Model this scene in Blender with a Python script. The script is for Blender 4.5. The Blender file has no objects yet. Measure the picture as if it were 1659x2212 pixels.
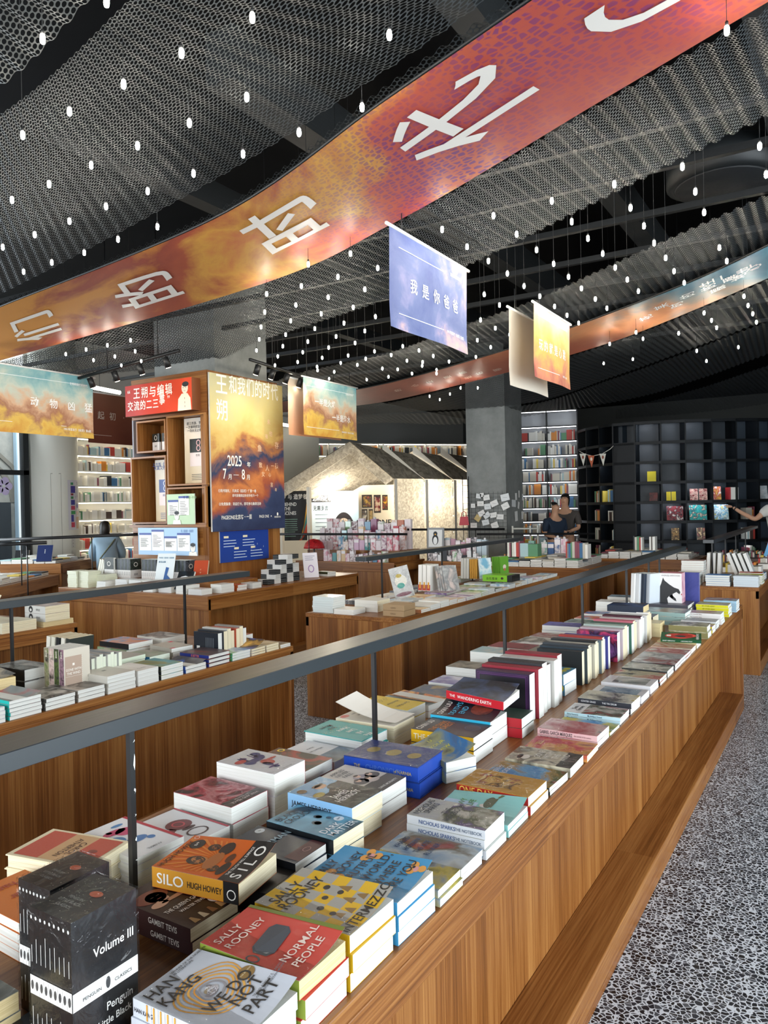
import bpy, bmesh, math, random
from math import sin, cos, pi, radians, atan2, hypot, floor
from mathutils import Vector, Matrix, Euler
rnd = random.Random(7)
S = bpy.context.scene
COL = S.collection

# ---------------------------------------------------------------- camera
CAM_H, FPX, YAW, PITCH, ROLL = 1.55, 1640.0, radians(31.5), radians(-0.45), radians(1.15)
CAMROT = Matrix.Rotation(YAW, 3, 'Z') @ Matrix.Rotation(pi / 2 + PITCH, 3, 'X') @ Matrix.Rotation(-ROLL, 3, 'Z')
cd = bpy.data.cameras.new('camera'); cam = bpy.data.objects.new('camera', cd); COL.objects.link(cam)
cam.matrix_world = Matrix.Translation((0, 0, CAM_H)) @ CAMROT.to_4x4()
cd.sensor_fit = 'HORIZONTAL'; cd.sensor_width = 36.0; cd.lens = FPX / 1659 * 36.0
cd.clip_start = 0.05; cd.clip_end = 200
S.camera = cam

# ---------------------------------------------------------------- view, world, large lights
S.view_settings.view_transform = 'Standard'; S.view_settings.look = 'None'
S.view_settings.exposure = 0.3; S.view_settings.gamma = 1.0; S.view_settings.use_curve_mapping = False
S.cycles.use_light_tree = True
S.cycles.max_bounces = 6; S.cycles.diffuse_bounces = 3; S.cycles.glossy_bounces = 3
S.cycles.transmission_bounces = 4; S.cycles.transparent_max_bounces = 12
S.cycles.sample_clamp_indirect = 4.0; S.cycles.caustics_reflective = False; S.cycles.caustics_refractive = False
wd = bpy.data.worlds.new('world'); S.world = wd; wd.use_nodes = True
wd.node_tree.nodes['Background'].inputs[0].default_value = (0.75, 0.88, 1.0, 1)
wd.node_tree.nodes['Background'].inputs[1].default_value = 0.35

def area_light(name, loc, rot, sx, sy, power, col):
    l = bpy.data.lights.new(name, 'AREA'); l.shape = 'RECTANGLE'; l.size = sx; l.size_y = sy
    l.energy = power; l.color = col
    o = bpy.data.objects.new(name, l); COL.objects.link(o); o.location = loc; o.rotation_euler = rot
    return o
# daylight through the shop windows on the street side and behind the camera
area_light('window_daylight_right', (4.6, 1.6, 1.75), (0, radians(90), 0), 2.9, 8.0, 580, (0.86, 0.94, 1.0))
area_light('window_daylight_back', (-2.5, -3.6, 1.75), (radians(90), 0, 0), 9.0, 2.9, 420, (0.92, 0.96, 1.0))
area_light('window_daylight_left', (-11.3, 3.2, 1.9), (0, radians(-90), radians(12)), 2.6, 1.6, 330, (0.84, 0.93, 1.0))
area_light('street_daylight', (-11.5, 7.0, 4.8), (0, radians(35), 0), 1.2, 6.0, 260, (0.84, 0.93, 1.0))

# ---------------------------------------------------------------- helpers
def ray(u, v): return CAMROT @ Vector(((u - 829.5) / FPX, -(v - 1106) / FPX, -1.0))
def onz(u, v, z):
    d = ray(u, v); return d * ((z - CAM_H) / d.z) + Vector((0, 0, CAM_H))
def onx(u, v, x):
    d = ray(u, v); return d * (x / d.x) + Vector((0, 0, CAM_H))
def ony(u, v, y):
    d = ray(u, v); return d * (y / d.y) + Vector((0, 0, CAM_H))
FW = Vector((-sin(YAW), cos(YAW), 0)); RT = Vector((cos(YAW), sin(YAW), 0))
def ond(u, v, D):
    d = ray(u, v); return d * (D / d.dot(FW)) + Vector((0, 0, CAM_H))

def lin(c): return c / 12.92 if c <= 0.04045 else ((c + 0.055) / 1.055) ** 2.4
def H(h):
    h = h.lstrip('#'); return tuple(lin(int(h[i:i + 2], 16) / 255) for i in (0, 2, 4))

MATS = {}
def node_mat(name):
    m = bpy.data.materials.new(name); m.use_nodes = True
    nt = m.node_tree; return m, nt, nt.nodes['Principled BSDF']
def N(nt, t, **k):
    n = nt.nodes.new(t)
    for a, b in k.items(): setattr(n, a, b)
    return n
def setin(b, **k):
    for a, v in k.items():
        b.inputs[a.replace('_', ' ')].default_value = v
def plain(hexc, rough=0.5, metal=0.0, coat=0.0, spec=0.5):
    key = ('p', hexc, rough, metal, coat, spec)
    if key in MATS: return MATS[key]
    m, nt, b = node_mat('paint_' + hexc.lstrip('#'))
    c = H(hexc)
    setin(b, Base_Color=(*c, 1), Roughness=rough, Metallic=metal, Coat_Weight=coat, Coat_Roughness=0.12, Specular_IOR_Level=spec)
    n = N(nt, 'ShaderNodeTexNoise'); n.inputs['Scale'].default_value = 30
    mx = N(nt, 'ShaderNodeMapRange'); mx.inputs['To Min'].default_value = rough - 0.05; mx.inputs['To Max'].default_value = rough + 0.08
    nt.links.new(n.outputs['Fac'], mx.inputs['Value']); nt.links.new(mx.outputs['Result'], b.inputs['Roughness'])
    MATS[key] = m; return m
def _paper(hexc): return plain(hexc, 0.55)
def paper(hexc): return plain(hexc, 0.6, spec=0.25)
def cover(hexc): return plain(hexc, 0.42, coat=0.12, spec=0.3)
def emit(hexc, strength):
    key = ('e', hexc, strength)
    if key in MATS: return MATS[key]
    m, nt, b = node_mat('lamp_' + hexc.lstrip('#'))
    setin(b, Base_Color=(*H(hexc), 1), Emission_Color=(*H(hexc), 1), Emission_Strength=strength)
    MATS[key] = m; return m
def ramp(nt, stops):
    r = N(nt, 'ShaderNodeValToRGB'); e = r.color_ramp.elements
    e[0].position, e[0].color = stops[0][0], (*H(stops[0][1]), 1)
    e[1].position, e[1].color = stops[-1][0], (*H(stops[-1][1]), 1)
    for p, c in stops[1:-1]:
        k = e.new(p); k.color = (*H(c), 1)
    return r
def picture(cols, scale=14.0, seed=0.0, detail=4.0, rough=0.42, coat=0.1):
    """a printed picture: soft blotches of the given colours"""
    key = ('pic', tuple(cols), scale, seed, detail, rough, coat)
    if key in MATS: return MATS[key]
    m, nt, b = node_mat('print_' + cols[0].lstrip('#'))
    tc = N(nt, 'ShaderNodeTexCoord'); mp = N(nt, 'ShaderNodeMapping')
    mp.inputs['Location'].default_value = (seed * 3.1, seed * 1.7, seed)
    n = N(nt, 'ShaderNodeTexNoise'); n.inputs['Scale'].default_value = scale; n.inputs['Detail'].default_value = detail; n.inputs['Distortion'].default_value = 0.6
    k = len(cols)
    r = ramp(nt, [(0.34 + 0.32 * i / (k - 1), c) for i, c in enumerate(cols)])
    L = nt.links.new
    L(tc.outputs['Object'], mp.inputs['Vector']); L(mp.outputs['Vector'], n.inputs['Vector']); L(n.outputs['Fac'], r.inputs['Fac']); L(r.outputs['Color'], b.inputs['Base Color'])
    setin(b, Roughness=rough, Coat_Weight=coat, Coat_Roughness=0.12, Specular_IOR_Level=0.3)
    MATS[key] = m; return m
def pages_mat(hexa='#e4e6e2', hexb='#cfd0c8'):
    key = ('pg', hexa, hexb)
    if key in MATS: return MATS[key]
    m, nt, b = node_mat('book_pages')
    tc = N(nt, 'ShaderNodeTexCoord'); mp = N(nt, 'ShaderNodeMapping'); mp.inputs['Scale'].default_value = (6, 6, 900)
    n = N(nt, 'ShaderNodeTexNoise'); n.inputs['Scale'].default_value = 1.0; n.inputs['Detail'].default_value = 2
    r = ramp(nt, [(0.3, hexb), (0.6, hexa)])
    L = nt.links.new
    L(tc.outputs['Object'], mp.inputs['Vector']); L(mp.outputs['Vector'], n.inputs['Vector']); L(n.outputs['Fac'], r.inputs['Fac']); L(r.outputs['Color'], b.inputs['Base Color'])
    setin(b, Roughness=0.75)
    MATS[key] = m; return m
PG_W = pages_mat(); PG_C = pages_mat('#e9e0c4', '#cdbf98'); PG_T = pages_mat('#dcc99a', '#bfa873')

class MB:
    """collects polygons, boxes, tubes; build() links them as ONE mesh object"""
    def __init__(s): s.v = []; s.f = []; s.m = []; s.mats = []; s.uv = []; s.sm = []
    def mi(s, mat):
        if mat not in s.mats: s.mats.append(mat)
        return s.mats.index(mat)
    def face(s, pts, mat, uv=None, smooth=False):
        i = len(s.v); s.v += [tuple(p) for p in pts]; s.f.append(tuple(range(i, i + len(pts)))); s.m.append(s.mi(mat)); s.uv.append(uv); s.sm.append(smooth)
        return s
    def mesh(s, vs, fs, mat, smooth=False):
        i = len(s.v); s.v += [tuple(p) for p in vs]; k = s.mi(mat)
        for f in fs: s.f.append(tuple(i + j for j in f)); s.m.append(k); s.uv.append(None); s.sm.append(smooth)
        return s
    def box(s, x0, y0, z0, x1, y1, z1, mat, skip=''):
        vs = [(x0, y0, z0), (x1, y0, z0), (x1, y1, z0), (x0, y1, z0), (x0, y0, z1), (x1, y0, z1), (x1, y1, z1), (x0, y1, z1)]
        fs = dict(b=(0, 3, 2, 1), t=(4, 5, 6, 7), f=(0, 1, 5, 4), r=(1, 2, 6, 5), k=(2, 3, 7, 6), l=(3, 0, 4, 7))
        return s.mesh(vs, [f for k, f in fs.items() if k not in skip], mat)
    def obox(s, M, sx, sy, sz, mat):
        vs = [M @ Vector((a * sx / 2, b * sy / 2, c * sz / 2)) for c in (-1, 1) for a, b in ((-1, -1), (1, -1), (1, 1), (-1, 1))]
        return s.mesh(vs, [(0, 3, 2, 1), (4, 5, 6, 7), (0, 1, 5, 4), (1, 2, 6, 5), (2, 3, 7, 6), (3, 0, 4, 7)], mat)
    def tube(s, pts, r, mat, n=8, cap=True):
        pts = [Vector(p) for p in pts]; vs = []; fs = []
        for i, p in enumerate(pts):
            t = (pts[min(i + 1, len(pts) - 1)] - pts[max(i - 1, 0)]).normalized()
            a = t.orthogonal().normalized() if i == 0 else (a - t * a.dot(t)).normalized()
            b = t.cross(a); rr = r[i] if isinstance(r, (list, tuple)) else r
            vs += [p + (a * cos(2 * pi * k / n) + b * sin(2 * pi * k / n)) * rr for k in range(n)]
        for i in range(len(pts) - 1):
            for k in range(n):
                k2 = (k + 1) % n; fs.append((i * n + k, i * n + k2, (i + 1) * n + k2, (i + 1) * n + k))
        if cap: fs += [tuple(range(n - 1, -1, -1)), tuple(range((len(pts) - 1) * n, len(pts) * n))]
        return s.mesh(vs, fs, mat, True)
    def lathe(s, prof, mat, n=12, c=(0, 0, 0)):
        vs = []; fs = []
        for r, z in prof: vs += [(c[0] + r * cos(2 * pi * k / n), c[1] + r * sin(2 * pi * k / n), c[2] + z) for k in range(n)]
        for i in range(len(prof) - 1):
            for k in range(n):
                k2 = (k + 1) % n; fs.append((i * n + k, i * n + k2, (i + 1) * n + k2, (i + 1) * n + k))
        fs += [tuple(range(n - 1, -1, -1)), tuple(range((len(prof) - 1) * n, len(prof) * n))]
        return s.mesh(vs, fs, mat, True)
    def build(s, name, parent=None, loc=(0, 0, 0), rot=None):
        me = bpy.data.meshes.new(name); me.from_pydata(s.v, [], s.f)
        for m in s.mats: me.materials.append(m)
        me.polygons.foreach_set('material_index', s.m); me.polygons.foreach_set('use_smooth', s.sm)
        if any(u is not None for u in s.uv):
            ul = me.uv_layers.new(name='UVMap')
            for p, u in zip(me.polygons, s.uv):
                if u is not None:
                    for li, c in zip(p.loop_indices, u): ul.data[li].uv = c
        me.update()
        o = bpy.data.objects.new(name, me); COL.objects.link(o)
        o.location = loc
        if rot is not None: o.rotation_euler = rot
        if parent is not None: o.parent = parent
        return o
def tag(o, label=None, cat=None, group=None, kind=None):
    if label:
        w = label.split(); o['label'] = ' '.join(w[:16])
    if cat: o['category'] = cat
    if group: o['group'] = group
    if kind: o['kind'] = kind
    return o
def empty(name, loc=(0, 0, 0), rot=None):
    o = bpy.data.objects.new(name, None); COL.objects.link(o); o.location = loc; o.empty_display_size = 0.1
    if rot is not None: o.rotation_euler = rot
    return o
def bevel(o, w=0.004, seg=2):
    b = o.modifiers.new('bevel', 'BEVEL'); b.width = w; b.segments = seg; b.limit_method = 'ANGLE'; return o
def copy_tree(o, parent=None):
    c = o.copy(); COL.objects.link(c); c.parent = parent
    for ch in list(o.children): copy_tree(ch, c)
    return c

# flat lettering: outlines of the built-in font
TXT = {}
def text_geo(s, bold=0.0):
    key = (s, bold)
    if key not in TXT:
        c = bpy.data.curves.new('t', 'FONT'); c.body = s; c.offset = bold; c.resolution_u = 3
        o = bpy.data.objects.new('t', c); me = bpy.data.meshes.new_from_object(o)
        vs = [(v.co.x, v.co.y) for v in me.vertices]; fs = [tuple(p.vertices) for p in me.polygons]
        if vs:
            x0 = min(v[0] for v in vs); x1 = max(v[0] for v in vs)
        else: x0 = x1 = 0
        TXT[key] = ([(x - x0, y) for x, y in vs], fs, x1 - x0)
        bpy.data.objects.remove(o); bpy.data.curves.remove(c); bpy.data.meshes.remove(me)
    return TXT[key]
def put_text(mb, s, fn, mat, x, y, size, align='l', bold=0.0, rot=0.0, width=None, slant=0.0):
    """lay text s on a surface: fn(u, v) -> 3-D point; x, y, size in the units of fn"""
    vs, fs, wd_ = text_geo(s, bold)
    sx = size if width is None else width / max(wd_, 1e-6)
    ox = {'l': 0, 'c': -wd_ * sx / 2, 'r': -wd_ * sx}[align]
    c, n = cos(rot), sin(rot); P = []
    for a, b in vs:
        a2 = a * sx + ox + slant * b * size; b2 = b * size
        P.append(fn(x + a2 * c - b2 * n, y + a2 * n + b2 * c))
    mb.mesh(P, fs, mat)
def frame_fn(o, ex, ey, off=0.0):
    """surface with origin o, unit axes ex, ey; raised off along the normal"""
    o, ex, ey = Vector(o), Vector(ex).normalized(), Vector(ey).normalized(); n = ex.cross(ey)
    return lambda u, v: o + ex * u + ey * v + n * off
BENT = [False]   # set while drawing on a curled cover: flat pieces are then split so that they follow the bend
def shape(mb, fn, mat, pts):
    if BENT[0] and len(pts) in (3, 4):
        a, b, c = [Vector(p) for p in pts[:3]]; d = Vector(pts[3]) if len(pts) == 4 else a; n = 7
        q = lambda s, t: fn(*((a * (1 - s) + b * s) * (1 - t) + (d * (1 - s) + c * s) * t))
        for i in range(n):
            for j in range(n): mb.face([q(i / n, j / n), q((i + 1) / n, j / n), q((i + 1) / n, (j + 1) / n), q(i / n, (j + 1) / n)], mat)
    elif BENT[0] and len(pts) > 8:
        P = [Vector(p) for p in pts]; c = sum(P, Vector((0, 0))) / len(P); m = len(P); f = [lambda k, r: fn(*(c.lerp(P[k % m], r)))][0]
        for k in range(m):
            mb.face([fn(*c), f(k, .35), f(k + 1, .35)], mat)
            for r0, r1 in ((.35, .7), (.7, 1)): mb.face([f(k, r0), f(k, r1), f(k + 1, r1), f(k + 1, r0)], mat)
    else: mb.face([fn(u, v) for u, v in pts], mat)
def rect(mb, fn, mat, x0, y0, x1, y1): shape(mb, fn, mat, [(x0, y0), (x1, y0), (x1, y1), (x0, y1)])
def disc(mb, fn, mat, cx, cy, rx, ry=None, n=20, a0=0, a1=2 * pi):
    ry = rx if ry is None else ry
    shape(mb, fn, mat, [(cx + rx * cos(a0 + (a1 - a0) * k / n), cy + ry * sin(a0 + (a1 - a0) * k / n)) for k in range(n if a1 - a0 > 6.2 else n + 1)])
def ring(mb, fn, mat, cx, cy, rx, ry, t, n=28, wob=0.0, ph=0.0):
    P = []
    for k in range(n):
        a = 2 * pi * k / n; w_ = 1 + wob * sin(3 * a + ph) + wob * 0.6 * sin(5 * a + 2 * ph)
        P.append((cx + rx * w_ * cos(a), cy + ry * w_ * sin(a), cx + (rx * w_ + t) * cos(a), cy + (ry * w_ + t) * sin(a)))
    for k in range(n):
        p, q = P[k], P[(k + 1) % n]; shape(mb, fn, mat, [(p[0], p[1]), (p[2], p[3]), (q[2], q[3]), (q[0], q[1])])
# ================================================================ materials of the room
def wood_mat(name, axis, light='#b07d45', dark='#804e22', deep='#4c2a0d'):
    key = ('wood', axis, light)
    if key in MATS: return MATS[key]
    m, nt, b = node_mat(name); L = nt.links.new
    tc = N(nt, 'ShaderNodeTexCoord'); sp = N(nt, 'ShaderNodeSeparateXYZ'); L(tc.outputs['Object'], sp.inputs[0])
    sc = {'x': (2.2, 150, 150), 'y': (150, 2.2, 150), 'z': (150, 150, 2.2)}[axis]
    mp = N(nt, 'ShaderNodeMapping'); mp.inputs['Scale'].default_value = sc; L(tc.outputs['Object'], mp.inputs['Vector'])
    n1 = N(nt, 'ShaderNodeTexNoise'); n1.inputs['Scale'].default_value = 1.0; n1.inputs['Detail'].default_value = 5; n1.inputs['Roughness'].default_value = 0.65; L(mp.outputs['Vector'], n1.inputs['Vector'])
    mp2 = N(nt, 'ShaderNodeMapping'); mp2.inputs['Scale'].default_value = tuple(s / 14 if s > 9 else 0.55 for s in sc); L(tc.outputs['Object'], mp2.inputs['Vector'])
    # strips of slightly different tone
    mul = N(nt, 'ShaderNodeVectorMath', operation='MULTIPLY'); fl = N(nt, 'ShaderNodeVectorMath', operation='FLOOR')
    mul.inputs[1].default_value = {'x': (0.8, 12, 12), 'y': (12, 0.8, 12), 'z': (17, 17, 0.7)}[axis]
    L(tc.outputs['Object'], mul.inputs[0]); L(mul.outputs[0], fl.inputs[0])
    wn = N(nt, 'ShaderNodeTexWhiteNoise'); wn.noise_dimensions = '3D'; L(fl.outputs[0], wn.inputs['Vector'])
    n2 = N(nt, 'ShaderNodeTexNoise'); n2.inputs['Scale'].default_value = 1.0; n2.inputs['Detail'].default_value = 3; L(mp2.outputs['Vector'], n2.inputs['Vector'])
    a1 = N(nt, 'ShaderNodeMath', operation='MULTIPLY_ADD'); a1.inputs[1].default_value = 0.62; L(n1.outputs['Fac'], a1.inputs[0])
    a2 = N(nt, 'ShaderNodeMath', operation='MULTIPLY_ADD'); a2.inputs[1].default_value = 0.13; a2.inputs[2].default_value = 0.0; L(wn.outputs['Value'], a2.inputs[0])
    a3 = N(nt, 'ShaderNodeMath', operation='MULTIPLY_ADD'); a3.inputs[1].default_value = 0.3; L(n2.outputs['Fac'], a3.inputs[0]); L(a2.outputs[0], a3.inputs[2]); L(a3.outputs[0], a1.inputs[2])
    r = ramp(nt, [(0.3, deep), (0.48, dark), (0.74, light)]); L(a1.outputs[0], r.inputs['Fac']); L(r.outputs['Color'], b.inputs['Base Color'])
    setin(b, Roughness=0.38, Specular_IOR_Level=0.4)
    bp = N(nt, 'ShaderNodeBump'); bp.inputs['Strength'].default_value = 0.12; bp.inputs['Distance'].default_value = 0.002; L(n1.outputs['Fac'], bp.inputs['Height']); L(bp.outputs['Normal'], b.inputs['Normal'])
    MATS[key] = m; return m
WX, WY, WZ = wood_mat('bamboo_grain_across', 'x'), wood_mat('bamboo_grain_along', 'y'), wood_mat('bamboo_grain_upright', 'z')

def terrazzo():
    m, nt, b = node_mat('terrazzo'); L = nt.links.new
    tc = N(nt, 'ShaderNodeTexCoord')
    nz = N(nt, 'ShaderNodeTexNoise'); nz.inputs['Scale'].default_value = 45
    vm = N(nt, 'ShaderNodeVectorMath', operation='SCALE'); vm.inputs['Scale'].default_value = 0.009; L(tc.outputs['Object'], nz.inputs['Vector']); L(nz.outputs['Color'], vm.inputs[0])
    ad = N(nt, 'ShaderNodeVectorMath', operation='ADD'); L(tc.outputs['Object'], ad.inputs[0]); L(vm.outputs[0], ad.inputs[1])
    v = N(nt, 'ShaderNodeTexVoronoi'); v.feature = 'DISTANCE_TO_EDGE'; v.inputs['Scale'].default_value = 60; L(ad.outputs[0], v.inputs['Vector'])
    v2 = N(nt, 'ShaderNodeTexVoronoi'); v2.inputs['Scale'].default_value = 60; L(ad.outputs[0], v2.inputs['Vector'])
    sp = N(nt, 'ShaderNodeSeparateColor'); L(v2.outputs['Color'], sp.inputs[0])
    th = N(nt, 'ShaderNodeMath', operation='MULTIPLY_ADD'); th.inputs[1].default_value = 0.12; th.inputs[2].default_value = 0.03; L(sp.outputs[0], th.inputs[0])
    gt = N(nt, 'ShaderNodeMath', operation='GREATER_THAN'); L(v.outputs['Distance'], gt.inputs[0]); L(th.outputs[0], gt.inputs[1])
    dk = ramp(nt, [(0.0, '#0d1016'), (0.75, '#232a36'), (1.0, '#5a6068')]); L(sp.outputs[1], dk.inputs['Fac'])
    mx = N(nt, 'ShaderNodeMix', data_type='RGBA'); mx.inputs['A'].default_value = (*H('#d6dfe8'), 1); L(gt.outputs[0], mx.inputs['Factor']); L(dk.outputs['Color'], mx.inputs['B'])
    L(mx.outputs['Result'], b.inputs['Base Color']); setin(b, Roughness=0.32, Specular_IOR_Level=0.45)
    return m
def concrete(base='#8f918e'):
    m, nt, b = node_mat('concrete'); L = nt.links.new
    tc = N(nt, 'ShaderNodeTexCoord'); n = N(nt, 'ShaderNodeTexNoise'); n.inputs['Scale'].default_value = 2.2; n.inputs['Detail'].default_value = 8; n.inputs['Roughness'].default_value = 0.7
    L(tc.outputs['Object'], n.inputs['Vector']); r = ramp(nt, [(0.3, '#6f726f'), (0.7, base)]); L(n.outputs['Fac'], r.inputs['Fac']); L(r.outputs['Color'], b.inputs['Base Color']); setin(b, Roughness=0.8)
    return m
CONC = concrete()
WHITE = plain('#e6e6e0', 0.6); BLACK = plain('#0b0c0e', 0.5); DARK = plain('#15181b', 0.55); METAL = plain('#2b3236', 0.3, spec=0.6)
NAVY = plain('#070c11', 0.5, spec=.3); STEEL = plain('#8c9196', 0.35, metal=0.8)

# ================================================================ shell
def struct(name, mb, **k): return tag(mb.build(name, **k), kind='structure')
struct('floor', MB().face([(-16, -5, 0), (6, -5, 0), (6, 24, 0), (-16, 24, 0)], terrazzo()))
struct('ceiling', MB().box(-10.95, -5, 4.35, 6, 24, 4.5, plain('#030304', .8, spec=.1)))
struct('wall_rear', MB().box(-16, -5.2, 0, 6, -5, 4.4, WHITE))
w = MB(); w.box(5.5, -5, 0, 5.7, 24, 4.4, WHITE); struct('wall_right', w)

# ---- services above the open mesh: beams, ducts, rails
for i, (x, y0, y1, z, s) in enumerate(((-1.6, 3, 12, 3.85, .16), (-.4, 3.5, 12, 3.8, .12), (-2.9, 3, 12, 3.8, .2), (-4.3, 3, 13, 3.9, .14), (.7, 3, 11, 3.75, .14), (-6, 5.5, 12, 3.9, .14))):
    struct('trim_%d' % (i + 1), MB().box(x, y0, z, x + s, y1, z + s * 1.4, plain('#121618', .6)))
for i, y in enumerate((4.0, 4.5, 5.2, 5.9, 6.6, 7.3, 8.1, 9.0)):
    struct('trim_%d' % (i + 20), MB().box(-9, y, 3.42, 5, y + .04, 3.46, plain('#0d1012', .5)))
f = MB(); c0 = onz(1560, 400, 3.7)
f.lathe([(.30, 0), (.36, .02), (.36, .2), (.30, .22)], plain('#14181a', .5), 28, c0); f.lathe([(.30, -.01), (.31, .0)], DARK, 28, c0)
tag(f.build('ventilation_duct'), 'round black ventilation duct in the dark gap between ceiling mesh strips', 'duct')

# ---- expanded metal mesh strips
def mesh_mat():
    m, nt, b = node_mat('expanded_metal_mesh'); L = nt.links.new
    uv = N(nt, 'ShaderNodeUVMap'); sp = N(nt, 'ShaderNodeSeparateXYZ'); L(uv.outputs['UV'], sp.inputs[0])
    def math(op, a, bb=None, c=None):
        n = N(nt, 'ShaderNodeMath', operation=op)
        for i, q in enumerate((a, bb, c)):
            if q is None: continue
            if isinstance(q, (int, float)): n.inputs[i].default_value = q
            else: L(q, n.inputs[i])
        return n.outputs[0]
    v = math('DIVIDE', sp.outputs[1], 0.023); row = math('FLOOR', v)
    off = math('MULTIPLY', math('MODULO', math('ABSOLUTE', row), 2.0), 0.5)
    u = math('ADD', math('DIVIDE', sp.outputs[0], 0.0165), off)
    fx = math('SUBTRACT', math('FRACT', u), 0.5); fy = math('SUBTRACT', math('FRACT', v), 0.5)
    d = math('ADD', math('POWER', math('DIVIDE', fx, 0.43), 2.0), math('POWER', math('DIVIDE', fy, 0.42), 2.0))
    hole = math('LESS_THAN', d, 1.0)
    tr = N(nt, 'ShaderNodeBsdfTransparent'); mx = N(nt, 'ShaderNodeMixShader'); L(hole, mx.inputs[0]); L(b.outputs[0], mx.inputs[1]); L(tr.outputs[0], mx.inputs[2])
    L(mx.outputs[0], nt.nodes['Material Output'].inputs['Surface'])
    setin(b, Base_Color=(*H('#464b4e'), 1), Metallic=0.3, Roughness=0.5)
    return m
MESHM = mesh_mat()
def resample(pts, n, clos=None):
    P = [Vector(p) for p in pts]
    # Catmull-Rom through the points, then even arc length
    Q = []
    for i in range(len(P) - 1):
        a = P[i - 1] if i else P[0] * 2 - P[1]; b, c = P[i], P[i + 1]; d = P[i + 2] if i + 2 < len(P) else P[-1] * 2 - P[-2]
        for k in range(24):
            t = k / 24; Q.append(0.5 * ((2 * b) + (c - a) * t + (2 * a - 5 * b + 4 * c - d) * t * t + (3 * b - a - 3 * c + d) * t ** 3))
    Q.append(P[-1]); S_ = [0]
    for i in range(1, len(Q)): S_.append(S_[-1] + (Q[i] - Q[i - 1]).length)
    out = []; j = 0
    for k in range(n + 1):
        s = S_[-1] * k / n
        while j < len(S_) - 2 and S_[j + 1] < s: j += 1
        out.append(Q[j].lerp(Q[j + 1], (s - S_[j]) / max(S_[j + 1] - S_[j], 1e-9)))
    return out, S_[-1]
def band(name, near, far, z, mat, label, cat, pitch=0.08, amp=0.008, ext0=0, ext1=0):
    A = [onz(u, v, z) for u, v in near]; B = [onz(u, v, z) for u, v in far]
    for Q in (A, B):
        if ext0: Q.insert(0, Q[0] + (Q[0] - Q[1]).normalized() * ext0)
        if ext1: Q.append(Q[-1] + (Q[-1] - Q[-2]).normalized() * ext1)
    L0 = resample(A, 10)[1]; n = max(40, int(L0 / pitch * 8))
    A, la = resample(A, n); B, lb = resample(B, n); mb = MB(); wv = (A[n // 2] - B[n // 2]).length
    for i in range(n + 1):
        dz = amp * sin(2 * pi * (la * i / n) / pitch)
        A[i].z += dz; B[i].z += dz
    for i in range(n):
        u0, u1 = la * i / n, la * (i + 1) / n
        mb.face([A[i], A[i + 1], B[i + 1], B[i]], mat, [(u0, 0), (u1, 0), (u1, wv), (u0, wv)], True)
    return tag(mb.build(name), label, cat)
ZM = 3.12
band('ceiling_mesh_strip', [(-420, 120), (-160, -60), (60, -260)], [(-260, 330), (0, 185), (190, 0), (330, -170)], ZM, MESHM, 'corner strip of perforated ceiling mesh nearest the camera, cut by the picture corner', 'ceiling mesh')
band('ceiling_mesh_strip', [(-350, 430), (0, 248), (280, 0), (430, -160)], [(-250, 745), (0, 636), (440, 402), (830, 155), (1050, 0), (1240, -150)], ZM, MESHM, 'broad perforated mesh ceiling strip above the long orange ribbon', 'ceiling mesh', pitch=.05, amp=.004)
band('ceiling_mesh_strip', [(-250, 752), (0, 655), (450, 465), (830, 190), (1100, 0), (1300, -160)], [(-250, 790), (0, 738), (450, 575), (840, 400), (1300, 120), (1659, -90)], ZM + .02, MESHM, 'mesh ceiling strip that the long orange ribbon hangs under', 'ceiling mesh')
band('ceiling_mesh_strip', [(-180, 812), (0, 782), (540, 620), (850, 484), (1300, 222), (1659, 18), (1800, -80)], [(-100, 818), (150, 812), (440, 783), (560, 737), (830, 648), (1005, 575), (1355, 402), (1445, 355), (1659, 250), (1850, 150)], ZM, MESHM, 'ribbed mesh ceiling strip just beyond the long orange ribbon', 'ceiling mesh')
band('ceiling_mesh_strip', [(560, 842), (640, 808), (830, 765), (1010, 700), (1150, 650), (1380, 545), (1659, 420), (1900, 300)], [(560, 872), (620, 862), (830, 828), (1130, 744), (1230, 708), (1480, 613), (1659, 530), (1900, 420)], ZM, MESHM, 'ribbed mesh ceiling strip between the dark gap and the narrow ribbon', 'ceiling mesh')
band('ceiling_mesh_strip', [(600, 898), (830, 872), (1130, 798), (1235, 768), (1380, 720), (1659, 604), (1900, 490)], [(660, 908), (830, 893), (1130, 872), (1330, 812), (1659, 690), (1900, 590)], ZM, MESHM, 'ribbed mesh ceiling strip just beyond the narrow ribbon', 'ceiling mesh', pitch=.1)
band('ceiling_mesh_strip', [(680, 912), (830, 897), (1130, 876), (1330, 816), (1659, 694), (1900, 594)], [(690, 922), (830, 913), (1010, 915), (1330, 868), (1500, 822), (1659, 765), (1900, 690)], ZM, MESHM, 'mesh ceiling strip above the concrete pillar and lit shelves', 'ceiling mesh', pitch=.1)
band('ceiling_mesh_strip', [(1330, 886), (1500, 842), (1659, 790), (1900, 720)], [(1330, 905), (1500, 892), (1659, 872), (1900, 830)], ZM, MESHM, 'farthest mesh ceiling strip above the dark shelving', 'ceiling mesh', pitch=.1)
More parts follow.
